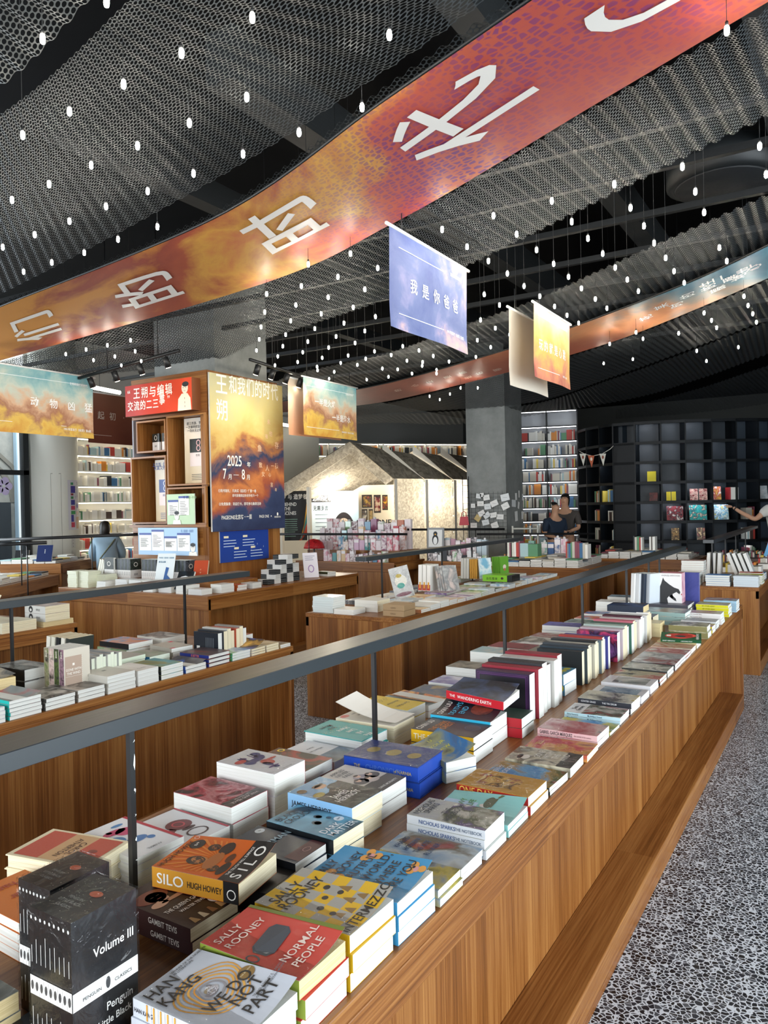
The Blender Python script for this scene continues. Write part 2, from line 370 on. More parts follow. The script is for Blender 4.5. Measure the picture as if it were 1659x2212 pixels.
# ================================================================ printed ribbons and hanging banners
def sky_print(name, stops, scale=1.0, seed=0.0, dots=None, axis=(1, 0.3, 0), lo=0.0, span=1.0, warp=0.9):
    """printed sunset sky: a colour run along axis broken up by cloud shapes; optional reptile-scale dots"""
    m, nt, b = node_mat(name); L = nt.links.new
    uv = N(nt, 'ShaderNodeUVMap'); mp = N(nt, 'ShaderNodeMapping'); mp.inputs['Location'].default_value = (seed, seed * .7, 0); L(uv.outputs['UV'], mp.inputs['Vector'])
    n = N(nt, 'ShaderNodeTexNoise'); n.inputs['Scale'].default_value = scale; n.inputs['Detail'].default_value = 7; n.inputs['Roughness'].default_value = .58; n.inputs['Distortion'].default_value = .5; L(mp.outputs['Vector'], n.inputs['Vector'])
    dt = N(nt, 'ShaderNodeVectorMath', operation='DOT_PRODUCT'); dt.inputs[1].default_value = axis; L(uv.outputs['UV'], dt.inputs[0])
    a = N(nt, 'ShaderNodeMath', operation='SUBTRACT'); a.inputs[1].default_value = lo; L(dt.outputs['Value'], a.inputs[0])
    d = N(nt, 'ShaderNodeMath', operation='DIVIDE'); d.inputs[1].default_value = span; L(a.outputs[0], d.inputs[0])
    w1 = N(nt, 'ShaderNodeMath', operation='SUBTRACT'); w1.inputs[1].default_value = .5; L(n.outputs['Fac'], w1.inputs[0])
    w2 = N(nt, 'ShaderNodeMath', operation='MULTIPLY_ADD'); w2.inputs[1].default_value = warp; L(w1.outputs[0], w2.inputs[0]); L(d.outputs[0], w2.inputs[2])
    r = ramp(nt, stops); L(w2.outputs[0], r.inputs['Fac']); out = r.outputs['Color']
    if dots:
        v = N(nt, 'ShaderNodeTexVoronoi'); v.feature = 'DISTANCE_TO_EDGE'; v.inputs['Scale'].default_value = dots[0]; v.inputs['Randomness'].default_value = .55
        m2 = N(nt, 'ShaderNodeMapping'); m2.inputs['Scale'].default_value = (1, 1.5, 1); L(uv.outputs['UV'], m2.inputs['Vector']); L(m2.outputs['Vector'], v.inputs['Vector'])
        g = N(nt, 'ShaderNodeMapRange'); g.inputs['From Min'].default_value = .1; g.inputs['From Max'].default_value = .2; L(v.outputs['Distance'], g.inputs['Value'])
        pn = N(nt, 'ShaderNodeTexNoise'); pn.inputs['Scale'].default_value = .9; pn.inputs['Detail'].default_value = 3; L(mp.outputs['Vector'], pn.inputs['Vector'])
        su = N(nt, 'ShaderNodeSeparateXYZ'); L(uv.outputs['UV'], su.inputs[0])
        rr = N(nt, 'ShaderNodeMapRange'); rr.inputs['From Min'].default_value = dots[1]; rr.inputs['From Max'].default_value = dots[2]; L(su.outputs[0], rr.inputs['Value'])
        pm = N(nt, 'ShaderNodeMapRange'); pm.inputs['From Min'].default_value = .33; pm.inputs['From Max'].default_value = .6; L(pn.outputs['Fac'], pm.inputs['Value'])
        p1 = N(nt, 'ShaderNodeMath', operation='MULTIPLY'); L(rr.outputs[0], p1.inputs[0]); L(pm.outputs[0], p1.inputs[1])
        p2 = N(nt, 'ShaderNodeMath', operation='MULTIPLY'); L(p1.outputs[0], p2.inputs[0]); L(g.outputs[0], p2.inputs[1])
        mx = N(nt, 'ShaderNodeMix', data_type='RGBA'); mx.inputs['B'].default_value = (*H('#6b2d6e'), 1); L(p2.outputs[0], mx.inputs['Factor']); L(out, mx.inputs['A']); out = mx.outputs['Result']
    L(out, b.inputs['Base Color']); setin(b, Roughness=.55, Specular_IOR_Level=.3)
    # thin printed cloth lets some of the light from above through
    return m
def ribbon(name, near, far, z, mat, ext0, ext1, label, letters, drop=0.0):
    root = empty(name, (0, 0, 0)); tag(root, label, 'ribbon banner')
    A = [onz(u, v, z) for u, v in near]; B = [onz(u, v, z) for u, v in far]
    for Q in (A, B):
        if ext0: Q.insert(0, Q[0] + (Q[0] - Q[1]).normalized() * ext0)
        if ext1: Q.append(Q[-1] + (Q[-1] - Q[-2]).normalized() * ext1)
    n = 120; A, la = resample(A, n); B, lb = resample(B, n); mb = MB()
    for i in range(n):
        u0, u1 = la * i / n, la * (i + 1) / n; wv = (A[i] - B[i]).length; wn = (A[i + 1] - B[i + 1]).length
        mb.face([A[i], A[i + 1], B[i + 1], B[i]], mat, [(u0, 0), (u1, 0), (u1, wn), (u0, wv)], True)
    mb.build('printed_cloth', root)
    # seen from below: edge rods keep the cloth taut
    e = MB(); e.tube([p + Vector((0, 0, .008)) for p in A[::4]], .006, DARK, 6); e.tube([p + Vector((0, 0, .008)) for p in B[::4]], .006, DARK, 6); e.build('edge_rod', root)
    def P(s, t):   # s along (0..1), t across from the near edge (0..1)
        k = min(max(s, 0), .9999) * n; i = int(k); f = k - i
        a = A[i].lerp(A[i + 1], f); b = B[i].lerp(B[i + 1], f); q = a.lerp(b, t); q.z -= .004; return q
    wd0 = (A[n // 2] - B[n // 2]).length
    for ch, u, v, size, hexc in letters:
        q = onz(u, v, z)
        k = min(range(n + 1), key=lambda i: (A[i].lerp(B[i], .5) - q).length); x = k / n
        t_ = (q - A[k]).dot(B[k] - A[k]) / (B[k] - A[k]).length_squared
        vs, fs, w0 = text_geo(ch, .012)
        # characters stacked along the ribbon: their tops point to its left end
        lm = MB(); lm.mesh([P(x - (b2 - .35) * size / la, t_ - (a - w0 / 2) * size / wd0) for a, b2 in vs], fs, plain(hexc, .5)); lm.build('printed_character', root)
    return root
R1N = [(0, 664), (450, 480), (830, 220), (1150, 0)]; R1F = [(0, 779), (540, 622), (850, 482), (1300, 217), (1659, 4)]
RIB1 = sky_print('sunset_ribbon_print', [(0, '#c4822f'), (.14, '#8c3a2c'), (.28, '#a04a30'), (.40, '#cc9640'), (.52, '#b9563e'), (.68, '#b24842'), (.85, '#c4644a'), (1, '#d48456')], 1.3, 3.0, dots=(26, 3.9, 5.2), axis=(.16, .12, 0), lo=.32, span=1.0, warp=.95)

ribbon('printed_ribbon', R1N, R1F, 3.06, RIB1, 1.2, .9, 'long curved orange sunset ribbon under the ceiling with large white characters',
       [('们', 82, 708, .62, '#e8e6e0'), ('的', 318, 626, .62, '#e8e6e0'), ('时', 600, 486, .62, '#e8e6e0'), ('代', 1000, 250, .62, '#e8e6e0'), ('C', 1413, -14, .52, '#e8e6e0')])
RSTOPS, RSPAN = [(0, '#6d3a30'), (.3, '#9a4a3a'), (.55, '#b4664a'), (.7, '#cf8f62'), (.8, '#7f7a74'), (.88, '#3f7288'), (1, '#5a93a8')], .85
RIB2 = sky_print('dusk_ribbon_print', RSTOPS, 1.4, 8.0, axis=(.1, -.12, 0), lo=.0, span=RSPAN, warp=.5)
ribbon('printed_ribbon', [(610, 868), (830, 830), (1130, 746), (1230, 710), (1480, 615), (1659, 532), (1860, 430)], [(610, 891), (830, 868), (1130, 796), (1235, 766), (1380, 718), (1659, 601), (1860, 500)], 3.08, RIB2, .6, 0,
       'narrower dusk coloured ribbon beyond the black ceiling gap, with small white text',
       [(c, u, v, .17, '#dfe6e8') for c, u, v in (('某', 1407, 664), ('花', 1420, 682), ('的', 1462, 640), ('时', 1478, 655), ('生', 1450, 622), ('的', 1510, 622), ('一', 1500, 607), ('醒', 1560, 602), ('朦', 1572, 620), ('世', 1548, 590), ('心', 1612, 580), ('风', 1630, 560), ('地', 1612, 595))]
       + [(c, u, v, .15, '#d9b7a6') for c, u, v in (('都', 980, 806), ('要', 945, 815), ('在', 912, 826), ('小', 880, 833), ('的', 850, 843), ('哪', 1110, 795), ('站', 1075, 803), ('谁', 1045, 812))])

WIRE = .165
def banner(x, y0, y1, z0, z1, mat, label, texts, sag=0.012, name='hanging_banner'):
    """cloth banner facing +x, hung from a white rod on two wires"""
    root = empty(name, (x, (y0 + y1) / 2, z1)); tag(root, label, 'banner')
    W_, Hh = y1 - y0, z1 - z0; c = MB(); nx, nz = 10, 12
    def P(u, v, off=0.0):  # u along +y in metres from the left, v up from the lower edge
        a = u / W_ - .5; b = v / Hh
        dx = sag * (sin(pi * 2.0 * a + 1.0) * (1 - b) + .8 * max(0, .22 - b) * 4 * abs(a) * 2)
        return (dx + off, u - W_ / 2, v - Hh)
    for i in range(nx):
        for j in range(nz):
            q = [(W_ * i / nx, Hh * j / nz), (W_ * (i + 1) / nx, Hh * j / nz), (W_ * (i + 1) / nx, Hh * (j + 1) / nz), (W_ * i / nx, Hh * (j + 1) / nz)]
            c.face([P(*k) for k in q], mat, [(k[0], k[1]) for k in q], True)
    c.build('printed_cloth', root)
    r = MB(); r.tube([(0, -W_ / 2 - .03, .006), (0, W_ / 2 + .03, .006)], .009, plain('#dcdcd8', .4), 8); r.build('rod', root)
    for s in (-.36, .36):
        h = MB(); h.tube([(0, W_ * s, .01), (0, W_ * s, .05), (0, W_ * s, WIRE)], .003, DARK, 5); h.build('hanging_wire', root)
    lm = MB(); fn = lambda u, v: P(u, v, .003)
    for t in texts:
        if t[0] == 'line': _, u0, u1, v, hx = t; rect(lm, fn, plain(hx, .5), u0 * W_, v * Hh, u1 * W_, v * Hh + .004)
        else:
            s, u, v, size, hx, sq = t; put_text(lm, fn, plain(hx, .5), u * W_, v * Hh, size, 'c', .01, width=size * sq * text_geo(s, .01)[2]) if False else put_text_w(lm, s, fn, plain(hx, .5), u * W_, v * Hh, size, sq)
    if lm.f: lm.build('lettering', root)
    return root
def put_text_w(mb, s, fn, mat, x, y, size, sq=1.0, align='c'):
    wd_ = text_geo(s, .01)[2]; put_text(mb, s, fn, mat, x, y, size, align, .01, width=wd_ * size * sq)
BL = sky_print('blue_cloud_print', [(0, '#4c5b8e'), (.35, '#66739f'), (.5, '#8486ac'), (.62, '#b49dab'), (.75, '#cdb3aa'), (1, '#94a0c0')], 3.2, 1.3, axis=(.3, -.15, 0), lo=-.28, span=1.0, warp=1.9)
YE = sky_print('yellow_cloud_print', [(0, '#a8564e'), (.25, '#cf8668'), (.45, '#dcae5a'), (.65, '#e3c377'), (.82, '#dba58c'), (1, '#d39384')], 4.2, 4.0, axis=(.1, 1, 0), lo=-.05, span=.66, warp=1.1)
SU = sky_print('teal_sunset_print', [(0, '#c98f3c'), (.2, '#d9b457'), (.36, '#a37358'), (.5, '#cda684'), (.68, '#bcc5b6'), (.86, '#93b5b2'), (1, '#6d9fa6')], 4.6, 6.0, axis=(.12, 1, 0), lo=.02, span=.72, warp=1.05)
BR = sky_print('brown_dusk_print', [(0, '#5a2f24'), (.5, '#7a4a3a'), (1, '#8f6452')], 2.0, 2.0, axis=(0, 1, 0), span=.6, warp=.5)
WCL = plain('#d9d2c2', .6)
TX = '#eef0ee'
WIRE = .1
banner(-1.94, 3.27, 4.17, 2.45, 2.95, BL, 'blue and violet cloud banner with a five character title, hanging centre', [(c, .27 + .135 * i, .44, .082, TX, .9) for i, c in enumerate('我是你爸爸')] + [('line', .1, .68, .83, TX), ('line', .1, .62, .16, TX), ('王朔和我们的时代', .83, .83, .022, TX, .9), ('1991年首发于《收获》第3期', .8, .15, .022, TX, .9)])
WIRE = .165
banner(-1.87, 5.12, 5.92, 2.44, 2.955, YE, 'yellow and pink cloud banner with a six character title, in front of a white backed one', [(c, .17 + .125 * i, .42, .085, TX, .9) for i, c in enumerate('玩的就是心跳')] + [('line', .1, .8, .86, TX), ('line', .1, .62, .14, TX), ('王朔和我们的时代', .84, .86, .02, TX, .9), ('1988年 / 1989年', .8, .13, .022, TX, .9)])
banner(-2.06, 5.13, 5.94, 2.40, 2.95, WCL, 'plain white back of a banner hanging behind the yellow and pink one', [])
WIRE = .1
banner(-6.77, 3.9, 5.235, 2.32, 2.955, SU, 'large teal and orange sunset banner at the left edge with four spaced characters', [(c, .49 + .155 * i, .44, .1, TX, .95) for i, c in enumerate('动物凶猛')] + [('line', .2, .95, .86, TX), ('line', .2, .75, .16, TX), ('王朔和我们的时代', .87, .84, .03, TX, .9), ('1991年首发于《收获》第6期', .85, .1, .03, TX, .9)])
WIRE = 1.39
banner(-7.54, 5.75, 7.0, 2.36, 2.95, BR, 'dark brown dusk banner beyond the sunset banner on the left', [(c, .15 + .13 * i, .5, .1, '#cfc6bc', .95) for i, c in enumerate('起初·鱼')] + [('line', .05, .9, .16, '#cfc6bc')])
WIRE = .165
banner(-4.98, 6.52, 7.55, 2.335, 2.955, SU, 'teal and orange sunset banner with two lines of text beside the tall poster', [('一半是火焰', .38, .56, .085, TX, .9), ('一半是海水', .68, .32, .085, TX, .9), ('line', .05, .95, .86, TX), ('line', .05, .62, .14, TX), ('王朔和我们的时代', .85, .83, .022, TX, .9), ('1986年首发于《啄木鸟》第2期', .8, .11, .022, TX, .9)])
banner(-5.14, 6.46, 7.45, 2.34, 2.955, sky_print('faded_peach_print', [(0, '#e0a37c'), (1, '#d9c9b4')], 1.5, 1.0, axis=(0, 1, 0), span=.6, warp=.3), 'pale peach banner half hidden behind the two line sunset banner', [])
# ================================================================ tables with rails
def table(name, x0, x1, y0, y1, label, z=0.77, fas=0.10, ledge=0.115, rec=0.16, rot=0.0, cat='display table'):
    """book table: top, fascia boards, recessed plank panels, end panels, low ledge all round"""
    root = empty(name, ((x0 + x1) / 2, (y0 + y1) / 2, 0), (0, 0, rot)); tag(root, label, cat)
    a, b = (x1 - x0) / 2, (y1 - y0) / 2; t = .03
    def part(nm, mb, bv=.003): o = mb.build(nm, root); bevel(o, bv); return o
    part('table_top', MB().box(-a, -b, z - .03, a, b, z, WY))
    m = MB(); m.box(a - t, -b, z - fas, a, b, z - .03, WY); part('fascia', m)
    m = MB(); m.box(-a, -b, z - fas, -a + t, b, z - .03, WY); part('fascia', m)
    if fas > .12:
        for sy in (-1, 1): m = MB(); y_ = sy * b; m.box(-a, min(y_, y_ + sy * .012), z - fas, a, max(y_, y_ + sy * .012), z, WX); part('fascia', m)
    for sy in (-1, 1):
        e = MB(); e.box(-a, sy * b - (t if sy > 0 else 0), 0.0, a, sy * b + (0 if sy > 0 else t), z - .03, WZ); part('end_panel', e)
    for sx in (-1, 1):
        p = MB(); xx = sx * (a - rec); p.box(min(xx, xx - sx * .02), -b + t, 0, max(xx, xx - sx * .02), b - t, z - .03, WZ); part('side_panel', p, .001)
        l = MB(); l.box(min(sx * a, sx * (a - rec)), -b + t, 0, max(sx * a, sx * (a - rec)), b - t, ledge, WY); part('ledge', l)
    return root
POSTM = plain('#0e1012', .35)
def rail(name, x, y0, y1, posts, label, zt=1.149, zb=.77, w=.10, h=.035, chips=False):
    root = empty(name, (x, (y0 + y1) / 2, zb)); tag(root, label, 'book rail')
    m = MB(); L_ = (y1 - y0) / 2; m.box(-w / 2, -L_, zt - zb - h, w / 2, L_, zt - zb, METAL); o = m.build('rail_bar', root); bevel(o, .0015, 1)
    for py in posts:
        p = MB(); yy = py - (y0 + y1) / 2; xx = w / 2 - .02
        p.box(xx - .006, yy - .006, 0, xx + .006, yy + .006, zt - zb - h, POSTM)
        p.box(xx - .02, yy - .02, 0, xx + .02, yy + .02, .004, METAL)
        if chips and py < 1.2:
            for k, (dz, hh) in enumerate(((.318, .006), (.262, .034), (.215, .012), (.17, .005), (.12, .009), (.08, .004))):
                q = [(xx + .0064, yy + (.001 + .005 * ((k * 37 + j * 53) % 10) / 10 if j < 4 else .0058), dz + hh * (j / 3 if j < 4 else (6 - j) / 2 * .8)) for j in range(6)]
                p.face(q[::-1], plain('#cfd3d2', .6))
        p.build('post', root)
    return root
table('book_table', -1.54, -.68, .15, 6.14, 'long bamboo table in the foreground, piled with English paperbacks')
rail('book_rail', -1.26, .2, 6.98, [1.02, 1.93, 2.95, 4.03, 4.98, 5.62, 5.98], 'long dark metal rail on thin posts over the foreground table', chips=True)
table('book_table', -3.55, -2.69, -.2, 3.38, 'bamboo table behind the foreground rail, with a grey novel box set standing on it')
rail('book_rail', -3.30, .3, 3.66, [2.06, 3.12], 'dark metal rail over the second table, ending in front of the corner table', zt=1.155)
table('book_table', -3.46, -2.64, 4.5, 7.85, 'bamboo table of slim children books beyond the middle aisle')
rail('book_rail', -3.31, 5.03, 8.35, [5.3, 6.38, 7.05, 7.95], 'shorter dark metal rail over the table of children books')
table('book_table', -5.6, -4.66, .8, 3.43, 'low bamboo table at the left edge with cream paperbacks')
table('book_table', -7.05, -4.92, 4.98, 7.42, 'square bamboo table around the poster pillar', fas=.13, rec=.1)
table('book_table', -3.95, -2.6, 8.8, 9.9, 'bamboo table of pale stacks before the concrete pillar', fas=.13)
table('book_table', -3.0, -1.7, 10.45, 11.4, 'far bamboo table of pale stacks before the dark shelving', fas=.13)
table('book_table', -1.52, -.68, 7.35, 12.5, 'bamboo table in line beyond the foreground one, at the right edge')
rail('book_rail', -1.2, 8.12, 12.4, [8.15, 9.1, 10.0, 11.0], 'dark metal rail over the table at the right edge')
table('book_table', -7.0, -5.3, 8.9, 9.75, 'bamboo cabinet table of pink gifts and red mugs', fas=.13)
table('book_table', -5.1, -4.1, 9.35, 10.2, 'bamboo cabinet table of black and white stationery before the paper house', fas=.13)
c_ = onz(0, 1268, .77) + RT * -.5 + FW * .25
table('book_table', c_.x - .5, c_.x + .5, c_.y - 1.25, c_.y + 1.25, 'bamboo table of magazines at the far left, cut by the picture edge', fas=.13, rot=YAW + .01)
c2_ = onz(212, 1214, .9) + RT * -.80 + FW * .40
table('book_table', c2_.x - .42, c2_.x + .42, c2_.y - .5, c2_.y + .5, 'bamboo table of flat stacks by the white shelves', fas=.13, rot=YAW - .08, z=.9)
# ================================================================ small white bulbs on black cords under the mesh
BULB = [(230,4),(92,84),(545,38),(392,115),(267,182),(150,241),(533,210),(409,266),(49,292),(297,315),(782,232),(646,286),(197,357),(525,333),(418,375),(106,398),(319,413),(26,432),(229,446),(150,478),(75,507),(6,534),(340,490),(255,517),(182,546),(112,567),(51,587),
 (841,76),(1570,66),(1641,316),(1474,360),(1655,377),(1502,414),(1327,398),(1192,434),(1066,466),(955,496),(1362,449),(1521,459),(1235,479),(1391,488),(666,571),(757,548),(816,579),(730,598),(651,618),(788,625),(576,635),(709,642),(639,659),(763,664),(572,674),(694,678),(811,684),(628,693),(743,698),(564,706),(680,710),(617,723),(788,715),(726,727),(560,733),(665,738),(767,741),(611,748),(710,751),(282,735),(232,746),(186,755),(142,765),(292,759),(248,770),(202,778),(305,780),(262,789),(554,757),(654,761),(809,759),(600,770),(752,768),(696,773),(643,782),(790,775),(736,784),(594,789),(685,792),
 (1116,506),(1270,515),(1413,525),(1554,535),(1009,533),(1159,540),(1302,548),(1438,557),(1055,564),(1196,570),(1329,578),(1456,586),(1096,591),(1228,598),(1355,604),(1570,564),(1132,618),(1256,623),(1379,629),(1046,636),(1166,640),(1286,646),(1478,611),(1079,659),(1198,662),(1311,666),(1607,640),(1225,681),(1115,677),(1521,676),(1038,691),(1070,709),(1250,698),(1466,720),(1616,660),(1626,678),(1101,723),(1128,739),(1374,718),(1537,692),(1634,696),(1031,735),(1060,750),(1548,708),(1317,743),(1389,732),(1505,758),(1028,771),(1526,780),(1304,785),(1367,776),(1595,750),(970,781),(943,799),(912,790),(870,748),(905,757),(936,769),(845,767),(879,779),(859,798),(644,782),(736,785),(686,800),(826,796),(772,788),(913,782),(859,798),(722,803),(943,807),(839,814),(792,820),(628,817),(711,818),(890,807),(1032,838),(995,838),(972,851),(950,863),(928,856)]
from mathutils.bvhtree import BVHTree
strips = [BVHTree.FromPolygons([tuple(v.co) for v in o.data.vertices], [tuple(f.vertices) for f in o.data.polygons]) for o in COL.objects if o.name.startswith('ceiling_mesh_strip')]
proto = {}; seen = []
for (u, v) in BULB:
    if any(abs(u - a) < 9 and abs(v - b) < 7 for a, b in seen): continue
    seen.append((u, v)); p = onz(u, v, 2.965)
    hit = any(t.ray_cast(p, Vector((0, 0, 1)), .4)[0] is not None for t in strips); top = (.155 if hit else 1.385)
    if top not in proto:
        r = MB(); r.lathe([(.002, .017), (.0062, .013), (.008, .005), (.008, -.006), (.006, -.013), (.002, -.016)], emit('#fff4e0', 220.0), 10)
        o = r.build('pendant_bulb'); s = MB(); s.lathe([(.005, .014), (.005, .026), (.002, .03)], BLACK, 8); s.build('bulb_socket', o)
        c = MB(); c.tube([(0, 0, .03), (0, 0, top)], .0011, BLACK, 4); c.build('cord', o); proto[top] = o
    else: o = copy_tree(proto[top])
    o.location = p
    if hit: tag(o, 'small white pendant bulb hung just below a perforated mesh ceiling strip', 'pendant bulb', 'pendant bulbs below the mesh strips')
    else: tag(o, 'small white pendant bulb on a long cord in a black ceiling gap', 'pendant bulb', 'pendant bulbs in the black ceiling gaps')
# ================================================================ poster pillar on the corner table
XC, YC, PW = -5.5, 5.59, 1.12
ZT = 2.96
struct('poster_column', MB().box(XC - .95, YC + .2, ZT - .1, XC - .06, YC + 1.02, 4.35, CONC))
pr = empty('pillar_cabinet', (XC - PW / 2, YC + PW / 2, .77)); tag(pr, 'square bamboo clad pillar cabinet with box niches and posters on the corner table', 'pillar cabinet')
def P_(mb, nm): o = mb.build(nm, pr); o.location = (-(XC - PW / 2), -(YC + PW / 2), -.77); return o
D_ = .30      # niche depth on the face towards the camera
m = MB(); m.box(XC - PW, YC + D_, .7704, XC, YC + PW, ZT, WZ); P_(m, 'core')
m = MB(); m.box(XC - .08, YC, .7704, XC, YC + D_, 2.53, WZ); m.box(XC - PW, YC + .02, 2.53, XC, YC + D_, ZT, WX); P_(m, 'front_cladding')
m = MB(); m.box(XC - PW, YC + .02, 1.39, XC - PW + .02, YC + D_, 2.53, plain('#8d8a90', .6)); P_(m, 'grey_side_board')
m = MB(); m.box(XC - PW, YC, .7704, XC - .08, YC + D_, 1.385, WX); P_(m, 'base_board')
def niche(x0, x1, z0, z1):
    n = MB(); t = .018
    n.box(x0, YC - .03, z0, x1, YC + D_, z0 + t, WX); n.box(x0, YC - .03, z1 - t, x1, YC + D_, z1, WX)
    n.box(x0, YC - .03, z0 + t, x0 + t, YC + D_, z1 - t, WZ); n.box(x1 - t, YC - .03, z0 + t, x1, YC + D_, z1 - t, WZ); P_(n, 'box_niche')
niche(-6.50, -6.055, 2.165, 2.505); niche(-6.04, -5.49, 1.80, 2.525); niche(-6.60, -6.06, 1.41, 2.125); niche(-6.05, -5.5, 1.40, 1.785)
m = MB(); m.box(XC - PW - .01, YC - .035, 1.375, XC, YC + .05, 1.40, WX); P_(m, 'shelf_board')

def board(name, o, ex, ey, w, h, th, body, label, cat, draw, back=None):
    """flat sign: o lower-left corner, ex right, ey up; drawn faces sit on a thin board"""
    o, ex, ey = Vector(o), Vector(ex).normalized(), Vector(ey).normalized(); n = ex.cross(ey)
    root = empty(name, o); tag(root, label, cat)
    M = Matrix((ex, ey, n)).transposed().to_4x4(); M.translation = o
    root.matrix_world = M
    b = MB(); b.box(0, 0, -th, w, h, 0, back or plain('#c9c6bd', .6), skip='t')
    b.face([(0, 0, 0), (w, 0, 0), (w, h, 0), (0, h, 0)], body, [(0, 0), (w, 0), (w, h), (0, h)]); b.build('panel', root)
    g, l = MB(), MB(); draw(g, l, w, h)
    if g.f: g.build('printed_art', root)
    if l.f: l.build('lettering', root)
    return root
def lay(off): return lambda u, v: (u, v, off)
EX, EZ, EY = (1, 0, 0), (0, 0, 1), (0, 1, 0)
def lines(l, mat, x, y0, y1, n, w, t=.006, jitter=.25):
    for i in range(n):
        y = y0 + (y1 - y0) * i / max(n - 1, 1); ww = w * (1 - jitter * rnd.random())
        rect(l, lay(.002), mat, x, y, x + ww, y + t)
INK = plain('#23252a', .6); WH = plain('#f2f1ec', .6)
def red_sign(g, l, w, h):
    for i, s in enumerate('“王朔与编辑'): put_text_w(l, s, lay(.002), plain('#f3e9dc', .5), .06 + .12 * i, h * .58, .125, .85)
    for i, s in enumerate('交流的二三事”'): put_text_w(l, s, lay(.002), plain('#f3e9dc', .5), .08 + .096 * i, h * .2 + (.03 if i > 4 else 0), .108, .82)
    sk = plain('#f0dcc6', .6)
    shape(g, lay(.002), sk, [(w - .2, 0), (w - .19, .12), (w - .14, .17), (w - .06, .17), (w - .02, .12), (w - .01, 0)])
    disc(g, lay(.0025), sk, w - .095, .225, .045, .058); disc(g, lay(.003), INK, w - .085, .262, .046, .026)
    for k in range(3): rect(g, lay(.004), INK, w - .10, .03 + .04 * k, w - .095, .05 + .04 * k)
    l2 = plain('#3a2a24', .6); rect(g, lay(.004), l2, w - .125, .225, w - .105, .229); rect(g, lay(.004), l2, w - .09, .225, w - .07, .229); rect(g, lay(.004), l2, w - .11, .195, w - .085, .198)
RED = sky_print('red_sign_print', [(0, '#a3231c'), (1, '#d84a2a')], .9, 1.0, axis=(1, .2, 0), span=1.0, warp=.2)
board('red_sign', (-6.575, YC - .10, 2.555), EX, EZ, .985, .325, .13, RED, 'red sign board with white brushed title and a small portrait on the pillar', 'sign', red_sign, back=plain('#7a4320', .5))
# big poster on the +x face
def big_poster(g, l, w, h):
    t = plain('#f6f4ea', .5)
    put_text_w(l, '王', lay(.002), t, .17, h * .885, .23, .78); put_text_w(l, '朔', lay(.002), t, .17, h * .72, .23, .78)
    for i, s in enumerate('和我们的时代'): put_text_w(l, s, lay(.002), t, .335 + .135 * i, h * .9, .2, .62)
    put_text_w(l, '2025', lay(.002), t, .34, h * .42, .155, .72); put_text_w(l, '年', lay(.002), t, .56, h * .42, .06)
    put_text_w(l, '7', lay(.002), t, .19, h * .335, .15, .72); put_text_w(l, '月', lay(.002), t, .265, h * .335, .06)
    put_text_w(l, '8', lay(.002), t, .47, h * .335, .15, .72); put_text_w(l, '月', lay(.002), t, .545, h * .335, .06); rect(l, lay(.002), t, .32, h * .36, .4, h * .363)
    put_text_w(l, '①购书随礼：凡购买《起初》任意一卷', lay(.002), t, .38, h * .25, .036, .95); put_text_w(l, '即可获赠周边针织手机包一个', lay(.002), t, .5, h * .22, .033, .95)
    put_text_w(l, '②免费集章：到店打卡，即可参与集章活动', lay(.002), t, .42, h * .165, .036, .95)
    put_text_w(l, 'PAGEONE北京坊・一层', lay(.002), t, .36, h * .075, .055, .8); put_text_w(l, 'PAGE ONE', lay(.002), t, .79, h * .078, .042, .8); put_text_w(l, '×', lay(.002), t, .91, h * .078, .04)
    disc(l, lay(.002), t, 1.02, h * .1, .014, .018); put_text_w(l, '新经典文化', lay(.002), t, 1.02, h * .075, .022)
    f = plain('#efc9a4', .5)
    for s, x, y, z_ in (('一', .95, .42, .07), ('鱼', .74, .53, .1), ('他', .93, .64, .08), ('未', .9, .72, .08), ('有', .86, .62, .07), ('存', 1.03, .56, .1), ('女', .79, .36, .08), ('致', .75, .42, .08), ('人', .86, .4, .09), ('孩', 1.02, .42, .08), ('言', .93, .29, .07), ('的', 1.0, .26, .05), ('心', .9, .36, .06)): put_text_w(l, s, lay(.0015), f, x, h * y, z_ * .8, .9)
BP = sky_print('tall_poster_print', [(0, '#2b3350'), (.14, '#3a4666'), (.22, '#a8583c'), (.31, '#cf8048'), (.38, '#8a5040'), (.46, '#2f4260'), (.53, '#b4764a'), (.61, '#d8b468'), (.78, '#dccb86'), (1, '#c9c196')], 2.1, 5.2, axis=(-.22, 1, 0), lo=-.18, span=1.72, warp=.62)
board('tall_poster', (XC + .045, 5.60, 1.325), EY, EZ, 1.15, 1.605, .02, BP, 'tall sunset cloud exhibition poster dated 2025 on the pillar', 'poster', big_poster)
def blue_poster(g, l, w, h):
    t = plain('#cfe0f4', .5); k = plain('#efe6c4', .5)
    for x, y in ((.12, .78), (.5, .78), (.32, .4), (.66, .4)):
        rect(g, lay(.002), k, x * w - .035, y * h, x * w + .035, y * h + .022); lines(l, t, x * w - .04, y * h - .03, y * h - .09, 3, .2, .007)
    for i in range(5): rect(l, lay(.002), t, .62 * w + .05 * i, h * (.3 + .1 * (i % 3)), .62 * w + .05 * i + .003, h * (.36 + .1 * (i % 3)))
board('blue_poster', (XC + .016, 5.73, 1.0), EY, EZ, .76, .32, .012, plain('#1d3f94', .4), 'bright blue notice panel with four tags under the tall poster', 'poster', blue_poster)
